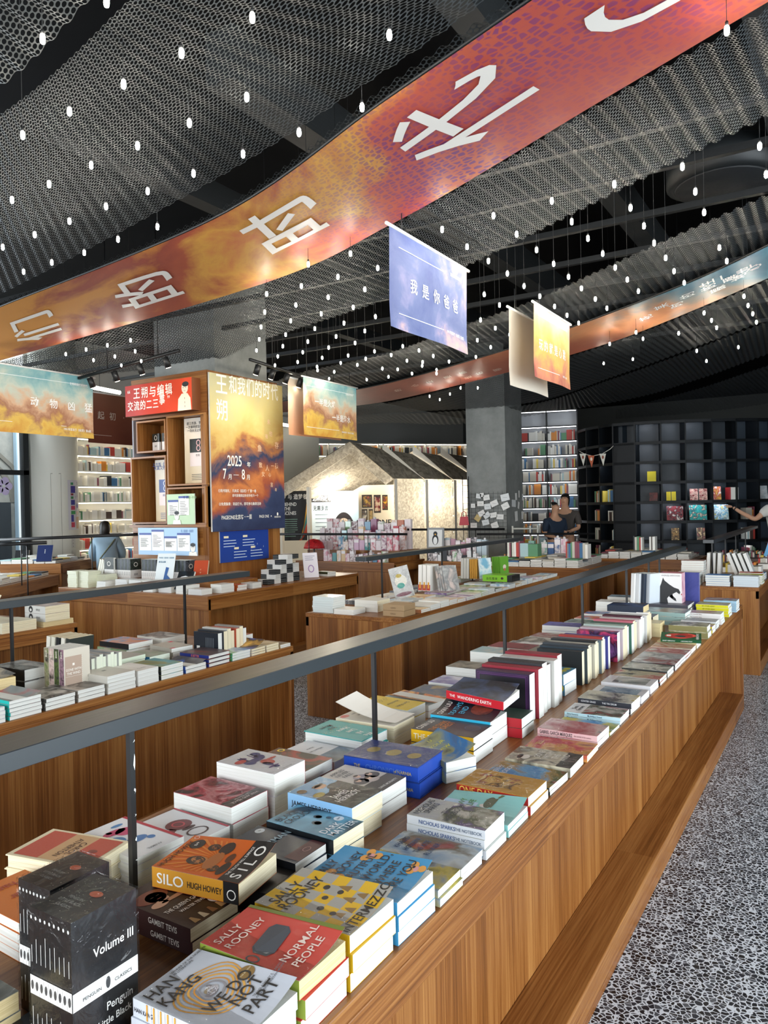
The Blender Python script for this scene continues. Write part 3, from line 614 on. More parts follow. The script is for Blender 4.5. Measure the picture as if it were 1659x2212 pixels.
def niche_poster(dark, title, cols, dy):
    def f(g, l, w, h):
        t = plain('#3c3a38' if dark != '#3d5590' else '#3d5590', .6)
        for i, s in enumerate(title): put_text_w(l, s, lay(.002), t, w * .5 + .02 * i, h * (.9 - .055 * i), .034 if dark != '#3d5590' else .045)
        x0, x1, y0, y1 = w * .2, w * .78, h * .26, h * .68
        rect(g, lay(.002), plain('#e9d9d4', .5), x0, y0, x1, (y0 + y1) / 2); rect(g, lay(.002), plain(dark, .5), x0, (y0 + y1) / 2, x1, y1)
        cx, cy = (x0 + x1) / 2, y0 + (y1 - y0) * .75
        for k in range(2): ring(g, lay(.003), plain(cols, .5), cx + .012, cy + .028 - .055 * k, .02, .022, .009)
        put_text_w(l, '竹书' if dark != '#3d5590' else '起初', lay(.003), t, cx, y0 + .1, .028); lines(l, t, w * .25, h * .13, h * .05, 4, w * .5, .005)
        if dark != '#3d5590':
            disc(g, lay(.003), plain('#b3262c', .5), w * .92, h * .34, .055); put_text_w(l, '50', lay(.004), WH, w * .92, h * .315, .03)
    return f
CL = sky_print('cream_cloud_print', [(0, '#d8c49c'), (.5, '#e6dccb'), (1, '#8fa3c2')], 2.0, 3.0, axis=(.4, .8, 0), span=.9, warp=.7)
board('book_poster', (-5.905, YC + .09, 1.825), EX, EZ, .385, .675, .01, CL, 'cream book poster with red sticker in the largest niche', 'poster', niche_poster('#1d2422', ('碧王西游，李富写史', '一次横跨欧亚的上古之旅', '一场永无止境的寻家之梦'), '#e8b7b4', 0))
board('book_poster', (-6.365, YC + .10, 1.432), EX, EZ, .285, .66, .01, CL, 'blue and cream book poster in the lower left niche', 'poster', niche_poster('#3d5590', ('上古版《阳光灿烂', '天真又残酷的青春'), '#d8dcea', 0))
def slips(n, face):
    def f(g, l, w, h):
        b_ = plain('#2a4590', .5); sw = w / (n + .6)
        for i in range(n):
            x = .02 + i * sw; top = h * (.93 - .12 * ((i * 2 + 1) % 3))
            rect(g, lay(.002), WH, x, h * .16 if n > 2 else h * .3, x + sw * .96, top); rect(g, lay(.003), b_, x, top - .022, x + sw * .96, top)
            lines(l, INK, x + .02, top - .06, h * .3, 9, sw * .75, .004, .6)
        put_text_w(l, '孔《起初・鱼甜》' if n > 2 else '孔《起初・竹书》', lay(.003), plain('#6a86b4' if n > 2 else '#7ba06a', .5), w * .84, h * .84, .03, .8)
        sk = plain('#e8e4dc', .6); cx = w * face; disc(g, lay(.003), sk, cx, h * .28, .034, .045); disc(g, lay(.0035), INK, cx, h * .28 + .03, .034, .02); shape(g, lay(.003), sk, [(cx - .06, 0), (cx - .05, h * .14), (cx + .05, h * .14), (cx + .06, 0)])
        rect(g, lay(.004), INK, cx - .02, h * .285, cx - .006, h * .285 + .004); rect(g, lay(.004), INK, cx + .006, h * .285, cx + .02, h * .285 + .004)
    return f
board('notice_board', (-6.04, YC - .045, 1.405), EX, EZ, .40, .31, .008, plain('#b9d2ac', .55), 'pale green notice card with two white slips and a sketched man', 'notice board', slips(2, .36))
board('notice_board', (-6.48, YC - .05, 1.085), EX, EZ, .87, .285, .008, plain('#a3c3e0', .55), 'pale blue notice board with four white slips below the niches', 'notice board', slips(4, .93))
# two copies standing in the small niche
for i in range(2):
    b = MB(); b.box(-.062, -.012, 0, .062, .012, .1, plain('#e3e0dc', .5)); b.box(-.0622, -.0122, .1, .0622, .0122, .19, plain('#1e2420', .4))
    fn = lambda u, v: (u - .062, -.0128, v); ring(b, fn, plain('#d9d4cc', .5), .06, .145, .018, .02, .007); put_text_w(b, '起初', fn, INK, .062, .05, .02)
    o = b.build('display_book', None, (-6.33 + .155 * i, YC + .1, 2.184), (0, 0, radians(-8 + 10 * i))); tag(o, ('left' if i == 0 else 'right') + ' hand black topped display copy standing in the small niche', 'display book')
# track spotlights above both faces
def track(name, a, b, heads, label):
    a, b = Vector(a), Vector(b); root = empty(name, a); tag(root, label, 'track light')
    t = MB(); t.tube([(0, 0, 0), b - a], .018, BLACK, 4); t.build('track_bar', root)
    for k in (.3, .8): w_ = MB(); w_.tube([(b - a) * k, (b - a) * k + Vector((0, 0, 1.3))], .006, BLACK, 5); w_.build('suspension_rod', root)
    for k in range(heads):
        p = (b - a) * ((k + .5) / heads); h_ = MB(); aim = Vector((0, .45, -1)).normalized() if abs((b - a).x) > abs((b - a).y) else Vector((-.45, 0, -1)).normalized()
        h_.tube([p + Vector((0, 0, -.02)), p + Vector((0, 0, -.06))], .008, BLACK, 6); h_.tube([p + Vector((0, 0, -.06)) - aim * .03, p + Vector((0, 0, -.06)) + aim * .07], .03, BLACK, 10)
        o = h_.build('spot_head', root)
        f = MB(); q = p + Vector((0, 0, -.06)) + aim * .0705; f.tube([q, q + aim * .004], .024, emit('#fff1d6', 14), 10); f.build('lens', o)
    return root
track('track_spotlight', (-6.75, 5.05, 2.93), (-5.45, 5.2, 3.08), 4, 'black track spotlights over the red sign')
track('track_spotlight', (-5.05, 5.75, 3.03), (-5.08, 6.95, 2.97), 5, 'black track spotlights over the tall poster')
for nm, loc, tgt, e in (('sign_spot', (-6.1, 5.05, 2.93), (-6.1, 5.6, 2.4), 9), ('sign_spot', (-5.7, 5.1, 2.95), (-5.7, 5.6, 1.9), 10), ('poster_spot', (-4.9, 6.0, 2.93), (-5.5, 6.0, 2.3), 14), ('poster_spot', (-4.9, 6.5, 2.93), (-5.5, 6.45, 1.9), 14)):
    l = bpy.data.lights.new(nm, 'SPOT'); l.energy = e * .55; l.spot_size = radians(75); l.spot_blend = .8; l.color = (1, .87, .68); l.shadow_soft_size = .02
    o = bpy.data.objects.new(nm, l); COL.objects.link(o); o.location = loc; o.rotation_euler = (Vector(tgt) - Vector(loc)).to_track_quat('-Z', 'Y').to_euler()
# ================================================================ far left: window, white pier, lit white shelves
REST = MB()   # everything beyond the three hundred books that show largest: one mass of shelf stock
PAL = [plain(h, .5) for h in ('#e8e6df', '#dcd8cc', '#f0efe9', '#c9c4b6', '#2c2f33', '#7f8a90', '#b8433a', '#d98a3a', '#3f6f9a', '#5a8f6a', '#e0c65a', '#8a4a5a', '#a8c4c8', '#4a3a34')]
PALW = PAL[:4] * 3 + PAL[4:]
def rest_row(o, ex, up, ln, hmin, hmax, dep, pal=PALW, lean=.0, tmin=.014, tmax=.038, gap=.12):
    o, ex, up = Vector(o), Vector(ex).normalized(), Vector(up).normalized(); nz = ex.cross(up); x = 0
    while x < ln - tmax:
        if rnd.random() < gap * .3: x += rnd.uniform(.03, .1); continue
        t, h = rnd.uniform(tmin, tmax), rnd.uniform(hmin, hmax)
        if rnd.random() < .09: t = rnd.uniform(.09, .13)
        c = o + ex * (x + t / 2) + up * (h / 2); M = Matrix((ex, up, nz)).transposed().to_4x4(); M.translation = c
        REST.obox(M, t - .001, h, dep, rnd.choice(pal)); x += t
WLX = -10.7
struct('wall_left', MB().box(WLX - .25, 7.06, 0, WLX - .05, 24, 4.35, WHITE))
# window and stone street front beyond it
st = MB(); stn = concrete('#9a968c'); st.box(-13.2, 0, 0, -12.8, 12, 6, stn); struct('wall_street', st)
ar = MB(); ac = ond(-15, 1010, 13.2)
for k in range(9):
    a0 = pi * k / 9; a1 = pi * (k + 1) / 9
    for r0, r1, xx in ((.75, .86, -12.79), (.98, 1.05, -12.78)):
        ar.face([(xx, 7.35 + r0 * cos(a0), 1.75 + r0 * sin(a0)), (xx, 7.35 + r1 * cos(a0), 1.75 + r1 * sin(a0)), (xx, 7.35 + r1 * cos(a1), 1.75 + r1 * sin(a1)), (xx, 7.35 + r0 * cos(a1), 1.75 + r0 * sin(a1))], plain('#6f6a60', .8))
ar.box(-12.79, 7.35 - .74, .3, -12.775, 7.35 + .74, 1.75, plain('#2c3034', .4)); ar.box(-12.79, 8.17, .1, -12.7, 8.8, 4, plain('#9fb6c4', .8)); struct('trim_street', ar)
wf = MB(); fr = plain('#1c2226', .5)
for y in (4.6, 5.7, 6.965): wf.box(WLX - .05, y, 0, WLX + .05, y + .09, 3.1, fr)
wf.box(WLX - .05, 4.6, 2.13, WLX + .05, 7.05, 2.2, fr); wf.box(WLX - .05, 4.6, 3.0, WLX + .05, 7.05, 3.12, fr)
struct('window_1', wf)
gl, nt_, b_ = node_mat('window_glass'); setin(b_, Base_Color=(1, 1, 1, 1), Roughness=.02, Transmission_Weight=1.0, IOR=1.05)
struct('window_2', MB().box(WLX - .006, 4.6, 0, WLX + .006, 7.05, 3.1, gl))
fl = MB(); fc = onx(8, 1050, WLX + .06)
for k in range(5): disc(fl, lambda u, v: (fc.x, fc.y + u, fc.z + v), plain('#c9bfe6', .5), .08 * cos(2 * pi * k / 5), .08 * sin(2 * pi * k / 5), .06, n=12)
tag(fl.build('flower_sticker'), 'pale lilac flower sticker on the window at the left edge', 'sticker')
pier = MB(); p0, p1 = onx(56, 1000, WLX + .3), onx(158, 1000, WLX + .3); pc = (p0 + p1) / 2 + Vector((0, .2, 0)); pr_ = (p1 - p0).length * .44
pier.lathe([(pr_, 0), (pr_, 4.35)], plain('#e8e8dc', .55), 40, (WLX + .3 - .2, pc.y, 0)); struct('white_column', pier)
pw = lambda a, z, d=.004: (WLX + .1 + (pr_ + d) * cos(a), pc.y + (pr_ + d) * sin(a), z)
ap = MB(); gy = plain('#a8a89c', .6)
for a0, a1, z0, z1 in ((-.75, -.75 + .012, .5, 2.15), (-.35, -.338, .5, 2.15), (-.75, -.338, 2.14, 2.15)):
    ap.face([pw(a0, z0), pw(a1, z0), pw(a1, z1), pw(a0, z1)], gy)
struct('pier_trim', ap)
def curved_poster(name, a0, a1, z0, z1, body, label, items):
    b = MB(); n = 6
    for i in range(n):
        u0, u1 = a0 + (a1 - a0) * i / n, a0 + (a1 - a0) * (i + 1) / n; b.face([pw(u0, z0, .006), pw(u1, z0, .006), pw(u1, z1, .006), pw(u0, z1, .006)], body)
        b.face([pw(u1, z0, .002), pw(u0, z0, .002), pw(u0, z1, .002), pw(u1, z1, .002)], body)
    fn = lambda u, v: pw(a0 + (a1 - a0) * u, z0 + (z1 - z0) * v, .009)
    for it in items:
        if it[0] == 'r': rect(b, fn, plain(it[5], .5), *it[1:5])
        elif it[0] == 'd': disc(b, fn, plain(it[5], .5), *it[1:5], n=12)
        else: put_text_w(b, it[1], fn, plain(it[5], .5), it[2], it[3], it[4], it[6] if len(it) > 6 else .5)
    return tag(b.build(name), label, 'poster')
curved_poster('programme_poster', -.05, .60, 1.28, 2.05, plain('#d9d6dc', .6), 'lilac programme poster with coloured blocks on the white pier',
  [('r', .2, .9, .42, .95, '#4a9a6a'), ('r', .2, .74, .6, .88, '#4a3f98'), ('r', .2, .69, .42, .73, '#8a2f3a'), ('r', .2, .62, .42, .67, '#3f8a5a'), ('r', .2, .5, .55, .6, '#3f3f98'), ('r', .2, .4, .55, .48, '#b83a5a'), ('r', .2, .31, .58, .38, '#3f9a5a'), ('r', .2, .16, .42, .3, '#3f3f98'), ('r', .2, .05, .5, .15, '#c83a5a'),
   ('d', .83, .48, .1, .05, '#4a3f98'), ('d', .8, .33, .1, .05, '#e0c8b0'), ('r', .64, .02, .97, .26, '#c9a78a')] + [('t', c, .84, .9 - .085 * i, .085, '#26222a', .9) for i, c in enumerate('素食者韩江')] + [('t', c, .66, .78 - .075 * i, .07, '#4a3f98', .9) for i, c in enumerate('一个你')])
curved_poster('small_notice', .08, .3, 1.0, 1.2, plain('#cfcfc8', .6), 'small grey notice below the programme poster', [('t', '阅', .3, .8, .12, '#333333', 1.2), ('t', '读', .3, .55, .12, '#333333', 1.2), ('t', '静', .3, .3, .12, '#333333', 1.2), ('t', '音', .3, .06, .12, '#333333', 1.2)])
curved_poster('small_notice', .08, .3, .70, .96, plain('#bdbdb6', .6), 'paler grey notice with a circle, lowest on the white pier', [('d', .5, .5, .3, .2, '#dededa')])

def bookcase(name, o, ex, w, bays, zs, dep, frame, back, label, glow, rows, pal=PALW, hh=(.16, .235), th=.02):
    """o: left front foot; ex: to the right; the shelves run back from the front by dep"""
    o, ex = Vector(o), Vector(ex).normalized(); up = Vector((0, 0, 1)); nb = -ex.cross(up)   # nb points into the case
    M = Matrix((ex, nb, up)).transposed().to_4x4(); M.translation = o
    root = empty(name); root.matrix_world = M; tag(root, label, 'bookcase')
    b = MB(); b.box(0, dep, zs[0], w, dep + .02, zs[-1], back); b.build('back_panel', root)
    for i in range(bays + 1):
        u = MB(); x = w * i / bays; u.box(x - th / 2, 0, zs[0], x + th / 2, dep, zs[-1], frame); u.build('upright', root)
    for z in zs:
        s = MB(); s.box(0, 0, z - th / 2, w, dep, z + th / 2, frame); so = s.build('shelf', root)
        if z > zs[0] and glow: l = MB(); l.box(.02, .02, z - th / 2 - .012, w - .02, .045, z - th / 2, emit(*glow)); l.build('light_strip', so)
    for r in rows:
        z = zs[r]
        for i in range(bays):
            rest_row(M @ Vector((w * i / bays + th, dep * .45, z + th / 2)), ex, up, w / bays - 2 * th, *hh, dep * .6, pal)
    return root
WSH = plain('#efece0', .55)
y0, y1 = onx(150, 1000, WLX + .35).y, onx(300, 1000, WLX + .35).y
zz = [onx(160, v, WLX + .35).z for v in (1218, 1189, 1156, 1124, 1085, 1050, 1017, 982, 945)]
bookcase('white_bookcase', (WLX + .35, y0 - .1, 0), (0, 1, 0), y1 - y0 + 2.0, 2, zz, .3, WSH, WSH, 'tall white bookcase with lit shelves behind the bent reader', ('#fff3dc', 9.0), range(0, 8), hh=(.11, .17), pal=PALW[:8] * 2 + PALW)
# long lit shelving high on the far curved wall
struct('wall_far', MB().box(-16, 22.6, 0, 6, 22.8, 4.35, plain('#4a4d4c', .7)))
a, b = ond(600, 1000, 17.2), ond(1020, 1000, 18.6)
bookcase('white_bookcase', (a.x, a.y, 0), (b - a).to_tuple()[:2] + (0,), (b - a).length, 4, [.1, .5, .9, 1.3, 1.75, 2.1, 2.42, 2.74, 3.02], .3, WSH, WSH, 'long white bookcase on the far wall seen over the paper house', ('#fff8ea', 7.0), (4, 5, 6, 7))
# lit black bookcase right of the concrete pillar
a, b = ond(1118, 1100, 14.6), ond(1250, 1100, 14.3)
BKF = plain('#101418', .5)
bookcase('black_bookcase', (a.x, a.y, 0), (b.x - a.x, b.y - a.y, 0), (b - a).length, 2, [.45, .7, .95, 1.2, 1.45, 1.7, 1.95, 2.2, 2.45, 2.72, 3.0, 3.3], .28, BKF, plain('#b9bcc0', .6), 'tall black bookcase with white lit shelves beside the concrete pillar', ('#f4f7ff', 5.0), range(0, 10), hh=(.13, .2))
# concrete pillar with wire grid and pinned notes
c1 = ond(1094, 1100, 12.3); cw = (ony(1010, 1100, c1.y) - c1).length; cdp = (onx(1130, 1100, c1.x) - c1).length
struct('concrete_column', MB().box(c1.x - cw, c1.y, 0, c1.x, c1.y + cdp, 4.35, CONC))
gr = MB(); gm = plain('#2d2f30', .5)
for k in range(13): gr.tube([(c1.x - cw - .02, c1.y - .03, 1.0 + .06 * k), (c1.x + .02, c1.y - .03, 1.0 + .06 * k)], .002, gm, 4)
for k in range(10): gr.tube([(c1.x - cw + .08 * k, c1.y - .033, .98), (c1.x - cw + .08 * k, c1.y - .033, 1.75)], .002, gm, 4)
tag(gr.build('wire_grid'), 'thin dark wire grid strapped round the concrete pillar', 'wire grid')
NOTES = [(97, 553, 30, 26, -8), (118, 546, 24, 22, 5), (146, 562, 38, 30, 8), (262, 561, 50, 38, 12), (330, 556, 22, 30, 2), (349, 540, 14, 30, 0), (372, 560, 18, 28, -6), (63, 613, 26, 24, 0), (109, 600, 40, 28, 0), (153, 618, 40, 32, 6), (195, 598, 44, 32, 22), (264, 615, 44, 34, 25), (316, 598, 46, 30, -3), (346, 610, 18, 30, -15), (116, 661, 40, 30, 25), (148, 673, 40, 30, 32), (190, 671, 42, 28, 10), (231, 682, 42, 28, -3), (92, 690, 34, 34, -35), (332, 678, 32, 42, 5), (369, 672, 18, 34, 0), (141, 717, 42, 30, 12), (198, 736, 42, 34, 20), (67, 735, 40, 28, 0)]
for i, (x, y, w_, h_, r_) in enumerate(NOTES):
    u, v = 1000 + x * .3466, 880 + y * .3466; side = u > 1095
    p = onx(u, v, c1.x + .012) if side else ony(u, v, c1.y - .05); s = .3466 * 12.3 / FPX * (1.5 if side else 1.12)
    n = MB(); fn = (lambda a, b: (0, a, b)) if side else (lambda a, b: (a, 0, b)); cr, sr = cos(radians(r_)), sin(radians(r_))
    q = [(a * w_ * s / 2 * cr - b * h_ * s / 2 * sr, a * w_ * s / 2 * sr + b * h_ * s / 2 * cr) for a, b in ((-1, -1), (1, -1), (1, 1), (-1, 1))]
    pm = plain('#c9b27a' if i == 18 else ('#e9e8e4' if i % 3 else '#dfe2e2'), .7)
    n.face([fn(*k) for k in q], pm); n.face([(k[0] + (.002 if side else 0), k[1] + (0 if side else .002), k[2]) for k in [fn(*j) for j in q]][::-1], pm)
    rect(n, lambda a, b: (.001, a, b) if side else (a, -.001, b), plain('#8d8f92', .7), -w_ * s * .25, -.004, w_ * s * .25, .0); 
    col_ = ('leftmost', 'left', 'middle', 'right')[min(3, int(max(0, x - 50) / 62))] if not side else 'side face'
    tag(n.build('pinned_note', None, p), 'brown tilted card among white notes pinned to the pillar grid' if i == 18 else 'white note card pinned on the wire grid of the concrete pillar', 'note card', None if i == 18 else 'note cards on the pillar grid')

# ================================================================ glowing paper house
def paper_mat():
    m, nt, b = node_mat('mulberry_paper'); L = nt.links.new
    tc = N(nt, 'ShaderNodeTexCoord'); n = N(nt, 'ShaderNodeTexNoise'); n.inputs['Scale'].default_value = 14; n.inputs['Detail'].default_value = 6; n.inputs['Roughness'].default_value = .7; n.inputs['Distortion'].default_value = 1.2; L(tc.outputs['Object'], n.inputs['Vector'])
    r = ramp(nt, [(.38, '#b9b0a0'), (.6, '#f1ecdf')]); L(n.outputs['Fac'], r.inputs['Fac'])
    t = N(nt, 'ShaderNodeBsdfTranslucent'); L(r.outputs['Color'], t.inputs['Color']); L(r.outputs['Color'], b.inputs['Base Color']); setin(b, Roughness=.8)
    mx = N(nt, 'ShaderNodeMixShader'); mx.inputs[0].default_value = .55; L(b.outputs[0], mx.inputs[1]); L(t.outputs[0], mx.inputs[2]); L(mx.outputs[0], nt.nodes['Material Output'].inputs['Surface'])
    return m
PAPM = paper_mat(); ROOFM = picture(['#6f675a', '#8f8676', '#a39a88'], 12, 2, 6, .85, 0); RIBM = plain('#efe8d8', .6)
hd = 13.0
Lf, Ap, Rt = ond(560, 1078, hd), ond(755, 955, hd), ond(850, 1035, hd)
E_ = RT * .55 + FW * .55
house = empty('paper_house', (Ap.x, Ap.y, 0)); tag(house, 'glowing white paper house with a folded gable roof at the back', 'paper house')
def hb(mb, nm): o = mb.build(nm, house); o.location = (-Ap.x, -Ap.y, 0); return o
gf = MB(); dn = -FW * .02
def inner(p, t=.16): return Vector((p.x, p.y, p.z))
Li, Ai, Ri = ond(600, 1082, hd), ond(755, 980, hd), ond(833, 1047, hd)
for a, b, c, d in ((Lf, Ap, Ai, Li), (Ap, Rt, Ri, Ai)): gf.face([a, b, c, d], PAPM); gf.face([d + FW * .1, c + FW * .1, b + FW * .1, a + FW * .1], PAPM)
gf.face([Li, Ai, Ai + FW * .1, Li + FW * .1], PAPM); gf.face([Ai, Ri, Ri + FW * .1, Ai + FW * .1], PAPM); hb(gf, 'gable_front')
q0 = None
for k in range(4):
    o_, o2 = E_ * k * 1.02, E_ * (k * 1.02 + 1); dz = Vector((0, 0, -.0)); low = Vector((0, 0, -.1)) if k else Vector((0, 0, 0))
    r = MB(); A0, A1, R0, R1, L0, L1 = Ap + o_ + low, Ap + o2 + low * .6 - Vector((0, 0, .1)), Rt + o_, Rt + o2, Lf + o_, Lf + o2
    up_ = Vector((0, 0, .012)); r.face([A0, R0, R1, A1], PAPM); r.face([A0 + up_, R0 + up_, R1 + up_, A1 + up_], ROOFM); r.face([A0, A1, L1, L0], PAPM); r.face([A0 + up_, A1 + up_, L1 + up_, L0 + up_], ROOFM); hb(r, 'roof_panel')
    wl = MB(); f0, f1 = Vector((R0.x, R0.y, 0)), Vector((R1.x, R1.y, 0)); wl.face([f0, f1, R1, R0], PAPM); hb(wl, 'wall_panel')
    rb = MB(); d = E_.normalized() * .07; n_ = (RT * .5 - FW * .5).normalized() * .02
    rb.face([f0 + n_, f0 + d + n_, R0 + d + n_, R0 + n_], RIBM); hb(rb, 'rib')
    if k:
        g = MB(); g.face([A0 + Vector((0, 0, .12)), R0, R0 - RT * .12, A0 + Vector((0, 0, -.08))], RIBM); hb(g, 'gable_rib')
ib = MB(); iw = plain('#efe6d2', .6); bd = 14.3
for px in ((585, 1062, 1062), (664, 1058, 1058)):
    pass
q = [ond(540, 1060, bd), ond(940, 1060, bd)]
ib.face([(q[0].x, q[0].y, 0), (q[1].x, q[1].y, 0), (q[1].x, q[1].y, 1.95), (q[0].x, q[0].y, 1.95)], iw); hb(ib, 'inner_wall')
ps = MB()
for u in (608, 668): p = ond(u, 1100, hd + .05); ps.box(p.x - .03, p.y - .03, 0, p.x + .03, p.y + .03, 1.9, RIBM)
hb(ps, 'front_post')
for nm, (u, v, d), e in (('house_lamp', (720, 1060, 13.7), 52), ('house_lamp', (900, 1070, 14.0), 28), ('house_lamp', (985, 1070, 14.5), 22)):
    l = bpy.data.lights.new(nm, 'POINT'); l.energy = e; l.color = (1, .88, .7); l.shadow_soft_size = .12
    o = bpy.data.objects.new(nm, l); COL.objects.link(o); o.location = ond(u, v, d)
def wall_board(name, u0, v0, u1, v1, d, body, label, cat, draw, th=.02):
    a, b = ond(u0, v1, d), ond(u1, v1, d); t = ond(u0, v0, d); return board(name, a, (b.x - a.x, b.y - a.y, 0), EZ, (b - a).length, t.z - a.z, th, body, label, cat, draw)
def behind(g, l, w, h):
    put_text_w(l, '梦 与 造梦者', lay(.004), WH, w * .5, h * .84, .1, .8); 
    for i, s in enumerate(('BEHIND', 'THE', 'SCENES')): put_text_w(l, s, lay(.004), WH, w * .05, h * (.7 - .09 * i), .085, .75, 'l')
    lines(l, plain('#7a9a8a', .6), w * .08, h * .42, h * .08, 9, w * .55, .012)
    for i, c in enumerate(('#d8a02a', '#3a8a8a', '#c84a2a')): shape(g, lay(.003 + .001 * i), plain(c, .5), [(w * (.7 - .02 * i), 0), (w * (.78 - .02 * i), 0), (w * (1.0), h * (.75 - .2 * i)), (w, h * (.55 - .2 * i))])
wall_board('exhibition_panel', 612, 1061, 664, 1168, 13.3, plain('#14161a', .5), 'black exhibition panel with coloured diagonal stripes inside the paper house', 'poster', behind)
def story(g, l, w, h):
    rect(g, lay(.003), INK, 0, h * .78, w * .42, h * .92); put_text_w(l, '这样的故事', lay(.006), WH, w * .23, h * .815, .1, .7); put_text_w(l, '无需多言', lay(.004), INK, w * .2, h * .62, .1, .7)
    lines(l, plain('#6f7f8a', .6), w * .08, h * .52, h * .2, 5, w * .3, .012)
    disc(g, lay(.003), plain('#1a1418', .5), w * .68, 0, w * .27, h * .57, 20, 0, pi); disc(g, lay(.004), picture(['#3a2a2a', '#c8b8a8', '#20181c', '#b8602a'], 9, 2), w * .68, 0, w * .22, h * .45, 20, 0, pi)
wall_board('exhibition_panel', 674, 1062, 776, 1168, 13.9, sky_print('pale_sky_print', [(0, '#d3e0e6'), (1, '#8fb4cf')], 1.6, 2.0, axis=(.3, .6, 0), span=1.0, warp=.6), 'pale sky exhibition panel with a dark half round picture in the paper house', 'poster', story)
for i, (u0, v0, u1, v1, c) in enumerate(((782, 1069, 804, 1097, ['#d8a83a', '#2a2420', '#c8642a']), (808, 1069, 823, 1108, ['#e0d0b0', '#8a2a24', '#1c1c1c']), (826, 1069, 838, 1102, ['#d8a02a', '#3a2a24', '#b84a2a']), (782, 1100, 794, 1130, ['#e0d8c8', '#4a4440', '#a87a4a']), (797, 1100, 806, 1128, ['#2c2826', '#c8a86a', '#6a2a24']))):
    def fr_(g, l, w, h, c=c, i=i): rect(g, lay(.004), picture(c, 12, i), w * .12, h * .1, w * .88, h * .9)
    wall_board('framed_poster', u0, v0, u1, v1, 14.15, plain('#2a221c', .5), ('yellow', 'cream and red', 'narrow orange', 'small pale', 'small dark')[i] + ' framed film poster on the inner wall of the paper house', 'framed picture', fr_)
pn = MB(); a = ond(771, 1135, 13.2); fn = frame_fn(a, (RT.x, RT.y, 0), EZ); put_text(pn, 'PANTONE', fn, plain('#16161a', .5), 0, 0, .13, 'l', .03); put_text(pn, 'PANTONE', frame_fn(a + FW * .01, (RT.x, RT.y, 0), EZ), plain('#16161a', .5), 0, 0, .13, 'l', .03)
tag(pn.build('shop_sign'), 'black capital letters sign standing before the framed posters', 'sign')
# wall and ceiling lights left of the house
a, b = ond(590, 1000, 15.5), ond(690, 1000, 15.8)
struct('wall_panel', MB().face([(a.x, a.y, 0), (b.x, b.y, 0), (b.x, b.y, 3.2), (a.x, a.y, 3.2)], plain('#b9b6aa', .7)))
for i, (u, v, w_, d) in enumerate(((625, 919, 70, 14.8), (230, 842, 56, 11.5))):
    a, b = ond(u - w_ / 2, v - 5, d), ond(u + w_ / 2, v + 6, d + .6); s = MB(); s.tube([a, b], .035, emit('#fff8ea', 6), 6); tag(s.build('ceiling_light_strip'), ('white strip light above the paper house beside the tall poster', 'white strip light above the brown banner at left')[i], 'strip light')
# rack with red bag between house and pillar
rk = MB(); a = ond(1001, 1140, 12.6)
for k in range(9): rk.tube([a + Vector((0, 0, .1 * k)), a + RT * .1 + Vector((0, 0, .1 * k))], .004, BLACK, 4)
for s in (0, .1): rk.tube([a + RT * s - Vector((0, 0, a.z)), a + RT * s + Vector((0, 0, .85))], .006, BLACK, 4)
tag(rk.build('wire_rack'), 'tall narrow black wire rack between the paper house and concrete pillar', 'rack')
bg = MB(); a = ond(1001, 1124, 12.5); M_ = Matrix.Translation(a) @ Matrix.Rotation(YAW, 4, 'Z')
bg.mesh([M_ @ Vector(p) for p in ((-.07, -.03, -.08), (.09, -.03, -.08), (.07, -.03, .06), (-.05, -.03, .06), (-.07, .03, -.08), (.09, .03, -.08), (.07, .03, .06), (-.05, .03, .06))], [(0, 1, 2, 3), (5, 4, 7, 6), (1, 5, 6, 2), (4, 0, 3, 7), (3, 2, 6, 7), (0, 4, 5, 1)], plain('#c8404a', .5)); bg.tube([M_ @ Vector(p) for p in ((-.03, 0, .06), (-.025, 0, .12), (.01, 0, .15), (.045, 0, .12), (.05, 0, .06))], .006, plain('#b83440', .5), 6)
tag(bg.build('hand_bag'), 'small red handbag hanging on the narrow wire rack', 'bag')
